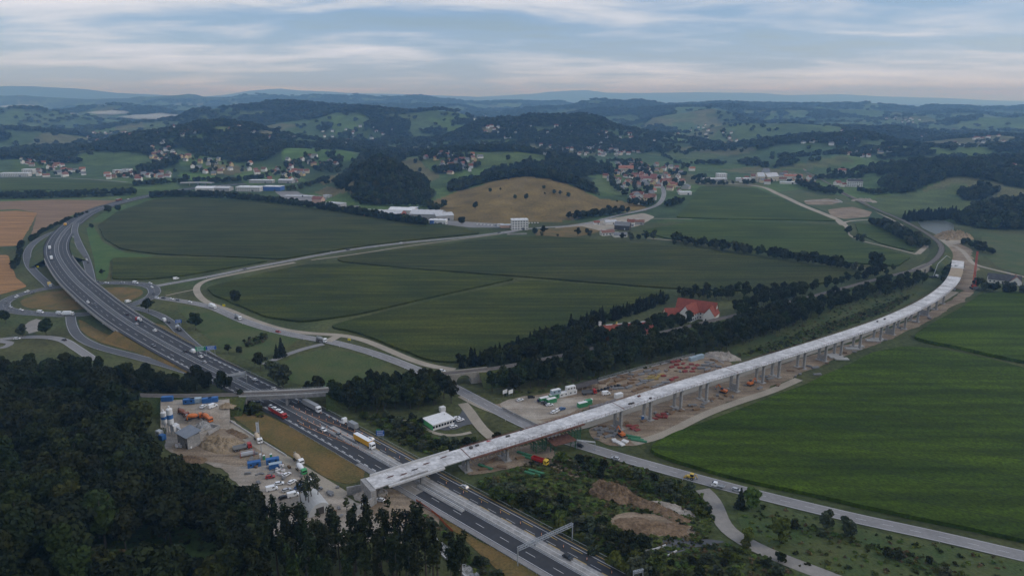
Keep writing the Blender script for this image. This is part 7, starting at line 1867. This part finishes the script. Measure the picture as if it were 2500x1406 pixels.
# --- forest in the lower left
LF = 'broad dark deciduous tree in the dense forest at lower left'
ft = [proto_tree('forest_tree', 2300, (5.8, 4.2, 6.6, 5.0, 5.4)[k], 4.5, (19, 22, 16.5, 20, 18)[k], (15, 10, 20, 9, 24)[k], 100 + k, (.62, .58, .66, .7, .55)[k], (M_leaf_d, M_leaf, M_leaf_d, M_leaf, M_leaf_d)[k], LF) for k in range(5)]
clear_ = [T(*p)[:2] for p in ((215, 1400), (260, 1355), (340, 1340), (440, 1335), (520, 1350), (560, 1385), (600, 1440), (230, 1450))]
W2 = None
holes_yard = [gpoly([(385, 1000), (440, 975), (560, 985), (680, 1075), (790, 1165), (900, 1230), (940, 1290), (760, 1320), (680, 1270), (600, 1190), (540, 1160), (440, 1140), (375, 1100)])]
A_poly = [T(*p)[:2] for p in ((-70, 985), (100, 985), (250, 985), (330, 992), (335, 1060), (358, 1150), (430, 1205), (530, 1236), (600, 1258), (640, 1308), (660, 1350), (650, 1440))] + [T(560, 1540)[:2], T(-70, 1540)[:2]]
ptsA = scatter_pts(A_poly, 9.6, 1, [clear_] + holes_yard)
plant(ft, ptsA, .95, 1.5, LF, 'forest trees at lower left')
B_poly = gpoly([(-150, 938), (0, 925), (90, 905), (200, 915), (300, 925), (400, 938), (500, 946), (560, 950), (575, 957), (400, 957), (250, 950), (-150, 952)])
plant(ft, scatter_pts(B_poly, 6.6, 2), .7, 1.0, 'dark deciduous tree in the wood behind the railway at left', 'trees behind the railway at left', sink=4.5)
B2 = gpoly([(240, 985), (330, 980), (390, 985), (395, 998), (300, 1000)])
# --- tall thin trees with gaps along the yard
LT = 'tall thin tree with bare lower trunk before the plant yard'
tt = [proto_tree('tall_tree', 620, 3.1, 8, 25, 12, 130 + k, .5, M_leaf_d if k else M_leaf, LT, hollow=.3) for k in range(3)]
C_poly = gpoly([(640, 1310), (680, 1335), (760, 1345), (860, 1340), (960, 1345), (1040, 1365), (1100, 1400), (1180, 1460), (900, 1500), (560, 1500), (540, 1400)])
plant(tt, scatter_pts(C_poly, 6.5, 3, [st[:0].tolist() or [(0, 0), (0, 1), (1, 0)]]), .82, 1.15, LT, 'tall thin trees before the plant yard')
bare = [proto_tree('bare_tree', 260, 2.4, 5, 15, 9, 140, .38, M_leaf_w, 'nearly bare slender tree standing in the plant yard', hollow=.2)]
for k, (x, y) in enumerate(((735, 1235), (748, 1240), (762, 1236), (755, 1246), (778, 1230))): bare[0].put(gl(x, y), k, 1.0 + .1 * (k % 3), ('nearly bare slender tree, leftmost of five before the tent hall', 'second nearly bare slender tree before the tent hall', 'tallest nearly bare tree before the tent hall', 'nearly bare slender tree nearest the white van', 'rightmost nearly bare slender tree before the tent hall')[k], 'bare trees in the plant yard', 'tree')
# --- railway woods
ht = [proto_tree('hedge_tree', 700, 4.6, 1.2, 11, 11, 200 + k, .8, (M_leaf, M_leaf_d, M_leaf_w)[k], 'hedge tree') for k in range(3)]
et = [proto_tree('bank_tree', 1000, 4.2, 3, 14, 13, 170 + k, .68, (M_leaf_d, M_leaf, M_leaf)[k], 'bank tree') for k in range(3)]
LW = 'dark green deciduous tree in the railway wood'
wt = [proto_tree('wood_tree', 1100, 4.2, 3, 15, 13, 160 + k, .66, (M_leaf_d, M_leaf, M_leaf)[k], LW) for k in range(3)]
W1 = gpoly([(812, 990), (850, 968), (940, 950), (1050, 945), (1100, 965), (1105, 985), (1040, 1000), (920, 1012), (830, 1005)])
plant(wt, scatter_pts(W1, 5.8, 4), .75, 1.1, 'dark tree in the wood between motorway and arch bridge', 'trees between motorway and arch bridge')
W2 = gpoly([(1180, 950), (1260, 930), (1400, 893), (1550, 850), (1700, 815), (1850, 785), (1985, 760), (2000, 778), (1900, 818), (1780, 855), (1690, 868), (1560, 896), (1440, 928), (1330, 950), (1220, 968)])
ptsW = scatter_pts(W2, 7.2, 5); fr_ = gpoly([(1600, 860), (1620, 815), (1760, 785), (1800, 800), (1760, 840), (1680, 862)]); kf = inpoly(ptsW[:, 0], ptsW[:, 1], fr_)
plant(wt, ptsW[kf], .55, .75, LW + ' below the farmhouse', 'trees below the farmhouse'); plant(wt, ptsW[~kf], .8, 1.2, LW + ' north of the storage yard', 'trees north of the storage yard')
W3 = gpoly([(2000, 772), (1990, 745), (2080, 720), (2150, 700), (2235, 682), (2262, 690), (2200, 715), (2100, 745)])
plant(et, scatter_pts(W3, 8.0, 6), .65, .95, LW + ' near the far viaduct spans', 'trees near the far viaduct spans')
W4 = gpoly([(1160, 897), (1300, 852), (1420, 822), (1500, 828), (1600, 800), (1640, 770), (1760, 768), (1860, 742), (1960, 718), (1960, 732), (1830, 765), (1690, 798), (1560, 838), (1430, 868), (1300, 895), (1200, 910)])
hB = [gpoly([(1440, 824), (1445, 800), (1570, 770), (1600, 795), (1535, 822)]), gpoly([(1615, 784), (1640, 752), (1780, 750), (1785, 776), (1700, 793), (1640, 794)])]
plant(et, scatter_pts(W4, 7.4, 7, hB), .7, 1.05, 'dark tree in the wood between the maize and the railway', 'trees between the maize and the railway')
W5 = gpoly([(1640, 722), (1760, 715), (1900, 716), (2060, 690), (2150, 668), (2180, 672), (2060, 700), (1930, 728), (1780, 735), (1680, 740)])
plant(et, scatter_pts(W5, 8.5, 8), .55, .85, 'round tree on the maize edge above the railway wood', 'trees on the maize edge above the railway')
LC = 'dark conifer in the row along the maize field'
ct = [proto_conifer('conifer', 800, 3.3, .5, 12.5, 180 + k, .62, M_needle, LC) for k in range(2)]
for line, sp in (([(1122, 896), (1180, 884), (1260, 860), (1340, 832), (1400, 812)], 4.2), ([(1400, 806), (1470, 786), (1540, 766), (1580, 750), (1625, 738)], 4.2)):
    P = pxpath(line, 2, 0, 0); s = 0
    while s < arclen(P)[-1]:
        for o_ in (-2.4, 2.0): p, a = at_s(P, s + RT.uniform(-.8, .8), o_ + RT.uniform(-1, 1)); (ct[RT.randrange(2)].put((p[0], p[1], 0), RT.uniform(0, 6), RT.uniform(.6, 1.05), LC, 'conifers along the maize field') if RT.random() < .6 else et[RT.randrange(3)].put((p[0], p[1], 0), RT.uniform(0, 6), RT.uniform(.45, .75), 'round dark tree among the conifers along the maize field', 'round trees among the conifers'))
        s += sp
W6 = gpoly([(2205, 534), (2260, 528), (2330, 524), (2340, 534), (2270, 540), (2215, 542)])
plant(ct, scatter_pts(W6, 6.5, 9), .9, 1.25, 'dark conifer in the hedge behind the pond', 'conifers behind the pond')
# --- rows and single trees over the valley
rt = [proto_tree('field_tree', 700, 4.6, 1.2, 11, 11, 200 + k, .8, (M_leaf, M_leaf_d, M_leaf_w)[k], 'round tree in the field row') for k in range(3)]
row = [(1305, 572, .9), (1328, 573, 1.1), (1322, 578, .6), (1362, 578, .4), (1410, 577, 1.0), (1440, 579, .8), (1432, 570, .7), (1520, 587, .9), (1540, 588, 1.0), (1560, 586, .8), (1575, 588, 1.1), (1595, 585, 1.1), (1645, 598, .7), (1655, 588, .7), (1672, 601, .8), (1700, 604, 1.0), (1712, 600, .7), (1748, 610, .9), (1762, 613, 1.0), (1800, 619, 1.1), (1815, 622, 1.2), (1830, 620, .9), (1876, 631, 1.0), (1915, 634, 1.1), (1948, 640, .6), (1972, 648, 1.1), (1985, 645, .8), (2035, 652, .8), (2052, 657, .7), (2085, 662, .9), (2100, 664, .8), (2160, 662, .7), (2180, 660, .6)]
for k, (x, y, s) in enumerate(row): rt[k % 3].put(gl(x, y, 0), k, s, 'round tree, number %s from the office block in the row across the valley' % ('first second third fourth fifth sixth seventh eighth ninth tenth eleventh twelfth thirteenth fourteenth fifteenth sixteenth seventeenth eighteenth nineteenth twentieth'.split()[k] if k < 20 else 'twenty-' + 'first second third fourth fifth sixth seventh eighth ninth tenth eleventh twelfth thirteenth'.split()[k - 20]), 'trees in the row across the valley')
singles = [(2135, 658, 1.9, 0, 'biggest round tree standing alone before the railway'), (2070, 574, 1.1, 1, 'tree where the narrow field lane starts'), (2090, 592, .9, 1, 'dark bush left of the two along the field lane'), (2105, 594, 1.0, 2, 'pale bush right of the two along the field lane'), (574, 738, 1.1, 0, 'single round tree inside the maize bend'), (363, 762, 1.1, 1, 'round tree at the roundabout exit'), (480, 786, .8, 0, 'upper tree in the meadow beside the blue sign'), (478, 806, 1.2, 1, 'lower tree in the meadow beside the blue sign'), (637, 902, 1.1, 1, 'dark tree at the end of the side road'), (670, 932, 1.3, 2, 'broad grey-green willow beside the motorway, left'), (692, 948, 1.4, 2, 'broad grey-green willow beside the motorway, right'), (780, 960, 1.0, 1, 'dark tree right behind the railway bridge'), (755, 962, .8, 1, 'lower dark bush behind the railway bridge'), (113, 820, 1.2, 1, 'large dark tree beside the gravel lay-by'), (55, 822, .9, 2, 'pale tree left of the gravel lay-by'), (15, 790, 1.0, 1, 'dark bush cluster at the left edge'), (265, 520, 1.3, 0, 'round tree left of two beside the motorway far away'), (290, 516, 1.1, 0, 'round tree right of two beside the motorway far away'), (1268, 1290 - 60, .6, 0, 'small tree in the scrub below the viaduct'), (558, 862, .6, 1, 'small bush below the direction sign'), (586, 864, .6, 0, 'round bush right of the direction sign'), (585, 988, .8, 1, 'dark tree beside the railway bridge abutment'), (2018, 1292, .75, 2, 'slim grey tree beside the local road'), (2068, 1310, .8, 2, 'paler bushy tree beside the local road'), (1905, 1325, 1.15, 0, ''), (1832, 1240, 1.0, 0, ''), (225, 560, .7, 1, 'bush in the lush meadow corner'), (250, 672, .6, 1, 'dark bush at the edge of the maize strip')]
yl = proto_tree('light_tree', 2200, 4.4, .6, 12, 14, 220, .6, M_leaf_y, 'bright yellow-green tree', 'tree')
for k, (x, y, s, v_, lab) in enumerate(singles):
    if lab: rt[v_].put(gl(x, y, 0), k * 1.7, s, lab, 'single trees')
for x, y, s, lab in ((1905, 1325, .95, 'big bright yellow-green tree in the grass below the local road'), (1835, 1243, .85, 'yellow-green tree at the junction beside a dark conifer'), (1825, 1325, .55, 'small yellow-green tree by the dusty track')): yl.put(gl(x, y, 0), x, s, lab, 'bright trees')
ct[0].put(gl(1806, 1240, 0), 1, .8, 'dark conifer left of the yellow-green tree at the junction'); ct[1].put(gl(688, 870, 0), 1, 1.1, 'dark conifer in the meadow by the side road'); ct[0].put(gl(676, 874, 0), 2, .8, 'smaller dark conifer beside the meadow conifer')
# belts
def belt(line, sp, off_, smin, smax, label, group, protos, rows=2):
    P = pxpath(line, 3, 0, 1); s = 0
    while s < arclen(P)[-1]:
        for r in range(rows):
            p, a = at_s(P, s + RT.uniform(-2, 2), off_ * (r - (rows - 1) / 2) + RT.uniform(-1.5, 1.5)); protos[RT.randrange(len(protos))].put((p[0], p[1], 0), RT.uniform(0, 6), RT.uniform(smin, smax), label, group)
        s += sp
belt([(370, 484), (450, 481), (540, 484), (640, 493), (740, 506), (850, 522), (960, 540), (1040, 552)], 13, 6, .7, 1.1, 'dark tree in the long belt behind the big maize field', 'trees in the belt behind the big maize field', ht[:2])
belt([(-60, 486), (80, 485), (200, 482), (330, 476)], 14, 7, .9, 1.3, 'dark tree in the belt behind the brown stubble field', 'trees in the belt at the far left', ht[:2])
belt([(75, 592), (110, 568), (160, 545), (215, 522)], 9, 5, .5, .8, 'bush in the hedge between stubble and slip road', 'bushes along the western slip road', ht[:2], 1)
belt([(30, 660), (45, 640), (50, 612), (60, 596)], 9, 5, .5, .8, 'bush on the verge left of the western slip road', 'bushes on the western verge', ht[:2], 1)
belt([(2140, 548), (2180, 566), (2215, 585), (2245, 605)], 9, 8, .8, 1.2, 'grey-green willow beside the railway curve', 'willows beside the railway curve', ht, 3)
belt([(2390, 705), (2420, 712), (2460, 716), (2540, 722)], 7, 6, .7, 1.0, 'grey-green bushy tree before the long white house', 'trees before the long white house', ht, 2)
belt([(1395, 538), (1440, 532), (1500, 524), (1530, 520)], 9, 8, .9, 1.4, 'tall dark tree at the foot of the dry hill', 'trees at the foot of the dry hill', ht[:2], 2)
belt([(1630, 505), (1650, 500), (1665, 495)], 10, 8, .9, 1.2, 'dark tree right of the village road bend', 'trees right of the village road', ht[:2], 2)
belt([(1960, 452), (2000, 468), (2040, 476)], 10, 10, .9, 1.3, 'dark tree in the clump before the railway', 'trees in the clump before the railway', ht[:2], 3)
belt([(2330, 660), (2320, 680), (2312, 700)], 7, 7, .6, .9, 'bush between the railway arch and the viaduct end', 'bushes at the viaduct end', ht, 2)
belt([(2345, 595), (2370, 600), (2400, 615), (2420, 622)], 8, 6, .6, .9, 'dark bush on the bank above the crane', 'bushes above the crane', ht[:2], 2)
for k, (x, y, s) in enumerate(((1196, 470, .8), (1222, 466, .5), (1258, 486, .8), (1284, 490, 1.0), (1328, 462, .7), (1330, 476, .4), (1352, 474, .8), (1368, 478, .8), (1388, 482, .9), (1160, 512, 1.1), (1128, 548, 1.2), (1506, 495, .4), (1462, 478, .3), (1242, 440, .4))):
    g = T(x, y); rt[k % 2].put(g, k, s * 1.0, 'small tree on the dry meadow hill, %s' % ('upper left', 'tiny one upper left', 'left of the middle', 'rounded in the middle', 'tall on the upper slope', 'tiny one in the middle', 'first of three at the right', 'second of three at the right', 'third of three at the right', 'on the lower left bank', 'at the lower left foot', 'on the right tip', 'tiny one below the wood', 'tiny one near the crest')[k], 'trees on the dry hill')
# --- shrubs in the wasteland
bs = [proto_tree('shrub', 420, 2.2, .1, 3.4, 8, 240 + k, .42, (M_bush, M_leaf_d, M_leaf_w)[k], 'shrub', 'shrub', trunk=True) for k in range(3)]
zones = [([(1165, 1195), (1230, 1230), (1330, 1290), (1420, 1340), (1500, 1385), (1560, 1420), (1640, 1420), (1560, 1330), (1450, 1270), (1330, 1215), (1240, 1185)], 5.6, .9, 2.0, 'shrub on the bank along the far motorway edge', 'shrubs along the motorway'),
         ([(1360, 1125), (1460, 1130), (1560, 1160), (1680, 1195), (1735, 1225), (1745, 1270), (1700, 1260), (1620, 1215), (1520, 1180), (1420, 1160)], 6.0, .8, 1.7, 'shrub in the thicket below the local road', 'shrubs below the local road'),
         ([(880, 1020), (960, 1015), (1020, 1030), (1060, 1070), (1180, 1085), (1230, 1075), (1160, 1100), (1060, 1115), (980, 1095), (920, 1050)], 5.6, .7, 1.5, 'shrub on the slope around the white site office', 'shrubs around the site office'),
         ([(1030, 1255), (1060, 1270), (1110, 1310), (1180, 1370), (1240, 1420), (1180, 1420), (1110, 1345), (1050, 1290)], 5.0, .5, 1.1, 'shrub between the stony channel and the dry verge', 'shrubs by the stony channel'),
         ([(562, 1004), (566, 980), (600, 978), (640, 1005), (640, 1022), (600, 1012)], 4.4, .8, 1.4, 'bush between the plant yard and railway bridge', 'bushes by the railway bridge'),
         ([(240, 990), (300, 974), (385, 974), (390, 1000), (340, 1005), (260, 1003)], 4.2, .8, 1.6, 'bush on the railway bank behind the containers', 'bushes on the railway bank'),
         ([(1640, 1360), (1720, 1330), (1800, 1330), (1900, 1370), (1960, 1420), (1640, 1430)], 7.5, .6, 1.3, 'shrub at the bottom edge by the dusty track', 'shrubs by the dusty track'),
         ([(1840, 1250), (1950, 1278), (2100, 1320), (2230, 1350), (2330, 1390), (2420, 1430), (2300, 1420), (2150, 1350), (1950, 1300)], 7.5, .5, 1.2, 'shrub in the hedge below the local road at right', 'shrubs in the lower right hedge'),
         ([(1800, 870), (1990, 800), (2150, 745), (2240, 715), (2180, 755), (2050, 805), (1900, 860)], 8.0, .4, .8, 'low shrub on the strip behind the viaduct', 'shrubs behind the viaduct'),
         ([(590, 835), (650, 815), (650, 835), (600, 850)], 5.5, .6, 1.0, 'dark shrub in the meadow thicket', 'shrubs in the meadow thicket')]
for k, (zp, sp, a, b_, lab, gr) in enumerate(zones): plant(bs, scatter_pts(gpoly(zp), sp, 30 + k, [R_grav[:, :2].tolist()] if False else []), a, b_, lab, gr)
for pr in ft + tt + bare + wt + et + ht + ct + rt + [yl] + bs: pr.drop()

# ================================================================== woods on the hills and undergrowth: masses nobody could count
def gn_scatter(name, pts, scl, variants, label, cat, kind='stuff', tilt=0.0):
    me = bpy.data.meshes.new(name); n = len(pts); me.vertices.add(n); me.vertices.foreach_set('co', pts.ravel())
    a = me.attributes.new('scl', 'FLOAT_VECTOR', 'POINT'); a.data.foreach_set('vector', scl.ravel())
    g = np.random.default_rng(5); rot = np.zeros((n, 3)); rot[:, 2] = g.uniform(0, 6.28, n)
    a = me.attributes.new('rot', 'FLOAT_VECTOR', 'POINT'); a.data.foreach_set('vector', rot.ravel())
    a = me.attributes.new('vid', 'INT', 'POINT'); a.data.foreach_set('value', g.integers(0, len(variants), n).astype(np.int32))
    o = meshobj(name, me); tag(o, label, cat, kind=kind)
    lib = bpy.data.collections.new(name + '_variants')
    for v_ in variants: lib.objects.link(bpy.data.objects.new('variant', v_))
    ng = bpy.data.node_groups.new(name, 'GeometryNodeTree')
    ng.interface.new_socket('Geometry', in_out='INPUT', socket_type='NodeSocketGeometry'); ng.interface.new_socket('Geometry', in_out='OUTPUT', socket_type='NodeSocketGeometry')
    N, L = ng.nodes, ng.links; gi = N.new('NodeGroupInput'); go = N.new('NodeGroupOutput')
    ci = N.new('GeometryNodeCollectionInfo'); ci.inputs['Collection'].default_value = lib; ci.inputs['Separate Children'].default_value = True; ci.inputs['Reset Children'].default_value = True
    ip_ = N.new('GeometryNodeInstanceOnPoints'); ip_.inputs['Pick Instance'].default_value = True
    def at(nm, dt):
        x = N.new('GeometryNodeInputNamedAttribute'); x.data_type = dt; x.inputs['Name'].default_value = nm; return x.outputs['Attribute']
    L.new(gi.outputs[0], ip_.inputs['Points']); L.new(ci.outputs[0], ip_.inputs['Instance']); L.new(at('vid', 'INT'), ip_.inputs['Instance Index']); L.new(at('scl', 'FLOAT_VECTOR'), ip_.inputs['Scale'])
    L.new(at('rot', 'FLOAT_VECTOR'), ip_.inputs['Rotation']); L.new(ip_.outputs[0], go.inputs[0])
    md = o.modifiers.new('scatter', 'NODES'); md.node_group = ng
    return o
def low_crown(seed, n, m_, size):
    P, N = crown_pts(n, .5, .1, 1.0, 9, seed, hollow=.8); return leaf_mesh('crown', P, N, size, m_, seed)
MF = [leafmat('far_wood_dark', (.009, .016, .005), (.026, .034, .009), .5), leafmat('far_wood_green', (.015, .026, .006), (.042, .054, .012), .5), leafmat('far_wood_olive', (.022, .028, .007), (.05, .054, .016), .45)]
LOW = [low_crown(300 + k, 90, MF[(0, 1, 0, 2, 1)[k]], .20) for k in range(5)]
far_p, far_s = [], []
for (r0, r1, sp, w, hgt) in ((950, 1900, 9.5, 11.5, 14), (1900, 3200, 14, 17, 15), (3200, 5500, 24, 29, 17), (5500, 9500, 46, 54, 20)):
    # jittered rows inside the viewing country, a bit wider than the picture
    ys = np.arange(r0 * .78, r1, sp * .87); g = np.random.default_rng(int(r0)); PX, PY = [], []
    for i, y in enumerate(ys):
        xm = y * .86 + 60; x = np.arange(-xm, xm, sp) + (i % 2) * sp / 2; PX.append(x); PY.append(np.full(x.shape, y))
    X = np.concatenate(PX); Y = np.concatenate(PY); X = X + g.uniform(-.4, .4, X.size) * sp; Y = Y + g.uniform(-.4, .4, Y.size) * sp
    rr = np.hypot(X, Y); k = (rr >= r0) & (rr < r1); X, Y = X[k], Y[k]
    Z = height(X, Y); k = (Z > 1.0) | (Y < 1300); X, Y, Z = X[k], Y[k], Z[k]
    f, _c = cover(X, Y, Z)
    # orchard trees and hedges between the meadows
    hd = (~f) & (Z > 3) & (g.random(X.size) < np.where(fbm(X, Y, 160, 3, 91) > .12, .22, .015)) & (Y > 1400)
    for P_, c_ in MPOLY[7:8]: hd &= ~inpoly(X, Y, P_)
    k = f | hd; X, Y, Z = X[k], Y[k], Z[k]
    far_p.append(np.stack([X, Y, Z - .8], 1)); ss = g.uniform(.75, 1.2, X.size); far_s.append(np.stack([w * ss, w * ss, hgt * ss * g.uniform(.85, 1.15, X.size)], 1))
FP, FS = np.vstack(far_p), np.vstack(far_s)
gn_scatter('hill_forest', FP, FS, LOW, 'dark woods covering the hills behind the valley', 'forest')
# trees between the houses of the settlements and hedges in the far valley
tp = []
for (cx, cy), rx, ry, n, where in towns:
    for k in range(int(n * 1.7)):
        a, r = RT.uniform(0, 6.283), math.sqrt(RT.random()) * 1.25; g = T(cx + rx * r * math.cos(a), cy + ry * r * math.sin(a) - 1)
        if g: tp.append(g)
for line, n in (([(1600, 360), (1610, 375), (1640, 395), (1680, 412)], 40), ([(1640, 352), (1700, 350), (1730, 355)], 40), ([(1690, 402), (1770, 402)], 40), ([(1640, 374), (1675, 376)], 8), ([(1800, 398), (1840, 402), (1880, 408)], 30), ([(1480, 395), (1560, 398)], 20), ([(330, 455), (400, 450), (480, 448), (560, 446)], 60), ([(700, 470), (760, 455), (800, 440)], 30), ([(370, 482), (450, 480), (540, 483), (640, 492), (740, 505), (850, 521), (960, 539), (1040, 551)], 260), ([(-40, 484), (80, 483), (200, 480), (330, 474)], 150), ([(1640, 590), (1700, 600), (1800, 616), (1900, 632), (2000, 648), (2090, 662)], 60), ([(440, 440), (560, 446), (640, 440)], 40), ([(1700, 450), (1770, 452), (1850, 450)], 24), ([(1690, 440), (1720, 436)], 12), ([(870, 500), (960, 503), (1040, 505)], 34), ([(1040, 500), (1060, 520), (1080, 505)], 16), ([(1490, 430), (1500, 460), (1530, 480)], 26), ([(1540, 500), (1580, 505), (1600, 500)], 12), ([(1990, 440), (2040, 436), (2110, 436)], 40), ([(2100, 470), (2140, 476), (2190, 470)], 30)):
    for k in range(n):
        f = RT.random() * (len(line) - 1); i = int(f); f -= i; x = line[i][0] + (line[i + 1][0] - line[i][0]) * f; y = line[i][1] + (line[i + 1][1] - line[i][1]) * f
        g = T(x + RT.uniform(-6, 6), y + RT.uniform(-1.2, 1.2))
        if g: tp.append(g)
tp = np.array(tp); g = np.random.default_rng(8); ss = g.uniform(6, 12, len(tp))
gn_scatter('garden_trees', tp, np.stack([ss, ss, ss * 1.15], 1), LOW, 'garden trees and hedges among the distant houses', 'trees')
# undergrowth: tussocks and low scrub on rough ground
def tuft(seed, m_, n=34):
    P, N = crown_pts(n, .5, 0, .8, 4, seed, hollow=.5); return leaf_mesh('tuft', P, N, .2, m_, seed)
M_dry = leafmat('dry_stalks', (.085, .075, .030), (.13, .105, .048), .3)
TF = [tuft(400, M_bush), tuft(401, M_bush), tuft(402, M_dry), tuft(403, M_leaf), tuft(404, M_leaf_y)]
up = []
for k, (zp, sp, a, b_, lab, gr) in enumerate(zones): up.append(scatter_pts(gpoly(zp), 2.3, 60 + k))
for zp, sp in (([(1160, 1180), (1300, 1130), (1420, 1110), (1560, 1140), (1720, 1200), (1740, 1290), (1640, 1420), (1500, 1375), (1300, 1265)], 2.1), ([(1990, 775), (2150, 712), (2240, 690), (2180, 760), (1900, 855), (1780, 870)], 5.0), ([(585, 975), (610, 975), (640, 1000), (610, 1010)], 2.6), ([(250, 1000), (250, 972), (395, 972), (388, 1000)], 3.0), ([(1795, 1228), (1900, 1240), (2100, 1290), (2300, 1330), (2560, 1385), (2300, 1440), (1900, 1400)], 4.5), ([(1180, 968), (1300, 950), (1500, 905), (1700, 860), (1960, 775), (1960, 790), (1700, 872), (1460, 930), (1300, 962)], 4.0)):
    up.append(scatter_pts(gpoly(zp), sp, 90 + len(up)))
up.append(scatter_pts(A_poly, 3.0, 99, [clear_] + holes_yard))
sheets = [gpoly([(1490, 1265), (1530, 1250), (1600, 1255), (1690, 1290), (1680, 1305), (1600, 1310), (1530, 1300), (1500, 1285)])]
U = np.vstack(up)
k = np.ones(len(U), bool)
for P in (R_local, R_grav, MW, st):
    w = {id(R_local): 5.2, id(R_grav): 4.5, id(MW): 14.5, id(st): 3.2}[id(P)]
    Q = P[::2, :2]; d = np.full(len(U), 1e9)
    for q_ in Q: d = np.minimum(d, (U[:, 0] - q_[0]) ** 2 + (U[:, 1] - q_[1]) ** 2)
    k &= d > w * w
for s_ in sheets: k &= ~inpoly(U[:, 0], U[:, 1], s_)
U = U[k]; g = np.random.default_rng(18); ss = g.uniform(.8, 2.5, len(U))
gn_scatter('undergrowth', U, np.stack([ss * 1.3, ss * 1.3, ss * g.uniform(.5, 1.0, len(U))], 1), TF, 'rough grass tussocks and weeds on the waste ground', 'undergrowth')
# ================================================================== haze
def haze():
    mb = MB(); mb.box((0, 11000, 236), (70000, 46000, 476))
    m = bpy.data.materials.new('haze_air'); m.use_nodes = True; N, L = m.node_tree.nodes, m.node_tree.links
    N.remove(N['Principled BSDF'])
    v = N.new('ShaderNodeVolumePrincipled')
    v.inputs['Color'].default_value = (.32, .60, 1.0, 1); v.inputs['Absorption Color'].default_value = (1, 1, 1, 1); v.inputs['Density'].default_value = HAZE_DENSITY; v.inputs['Anisotropy'].default_value = 0.45
    L.new(v.outputs[0], N['Material Output'].inputs['Volume'])
    o = mb.build('haze', m)
    tag(o, 'thin blue haze over the valley', 'haze', kind='stuff')
HAZE_DENSITY = 0.000125
haze()

# patches of morning mist lying in the far side valleys
def mist(px, py, D, L, W, Hh, dens, label):
    d = ray(px, py); t = D / d[1]; x = d[0] * t; z = H + d[2] * t
    bm = bmesh.new(); bmesh.ops.create_icosphere(bm, subdivisions=3, radius=1.0)
    for v in bm.verts:
        w = 1 + .25 * math.sin(v.co.x * 4 + D) + .2 * math.sin(v.co.x * 9 + v.co.y * 3); v.co = Vector((v.co.x * L / 2, v.co.y * W / 2, v.co.z * Hh / 2 * w))
    me = bpy.data.meshes.new('mist'); bm.to_mesh(me); bm.free()
    m = bpy.data.materials.new('mist_air'); m.use_nodes = True; N, L_ = m.node_tree.nodes, m.node_tree.links; N.remove(N['Principled BSDF'])
    v = N.new('ShaderNodeVolumePrincipled'); v.inputs['Color'].default_value = (1, 1, 1, 1); v.inputs['Absorption Color'].default_value = (1, 1, 1, 1); v.inputs['Density'].default_value = dens
    L_.new(v.outputs[0], N['Material Output'].inputs['Volume']); me.materials.append(m)
    tag(meshobj('mist', me, None, (x, D, z)), label, 'mist', kind='stuff')
mist(265, 275, 4750, 240, 260, 26, .004, 'bright mist patch above the left side valley')
mist(375, 285, 4600, 420, 340, 34, .003, 'long mist bank in the left side valley')
mist(165, 279, 4700, 110, 160, 18, .004, 'small mist patch at the valley mouth')
mist(45, 260, 7200, 330, 300, 30, .003, 'faint mist patch at the far left')
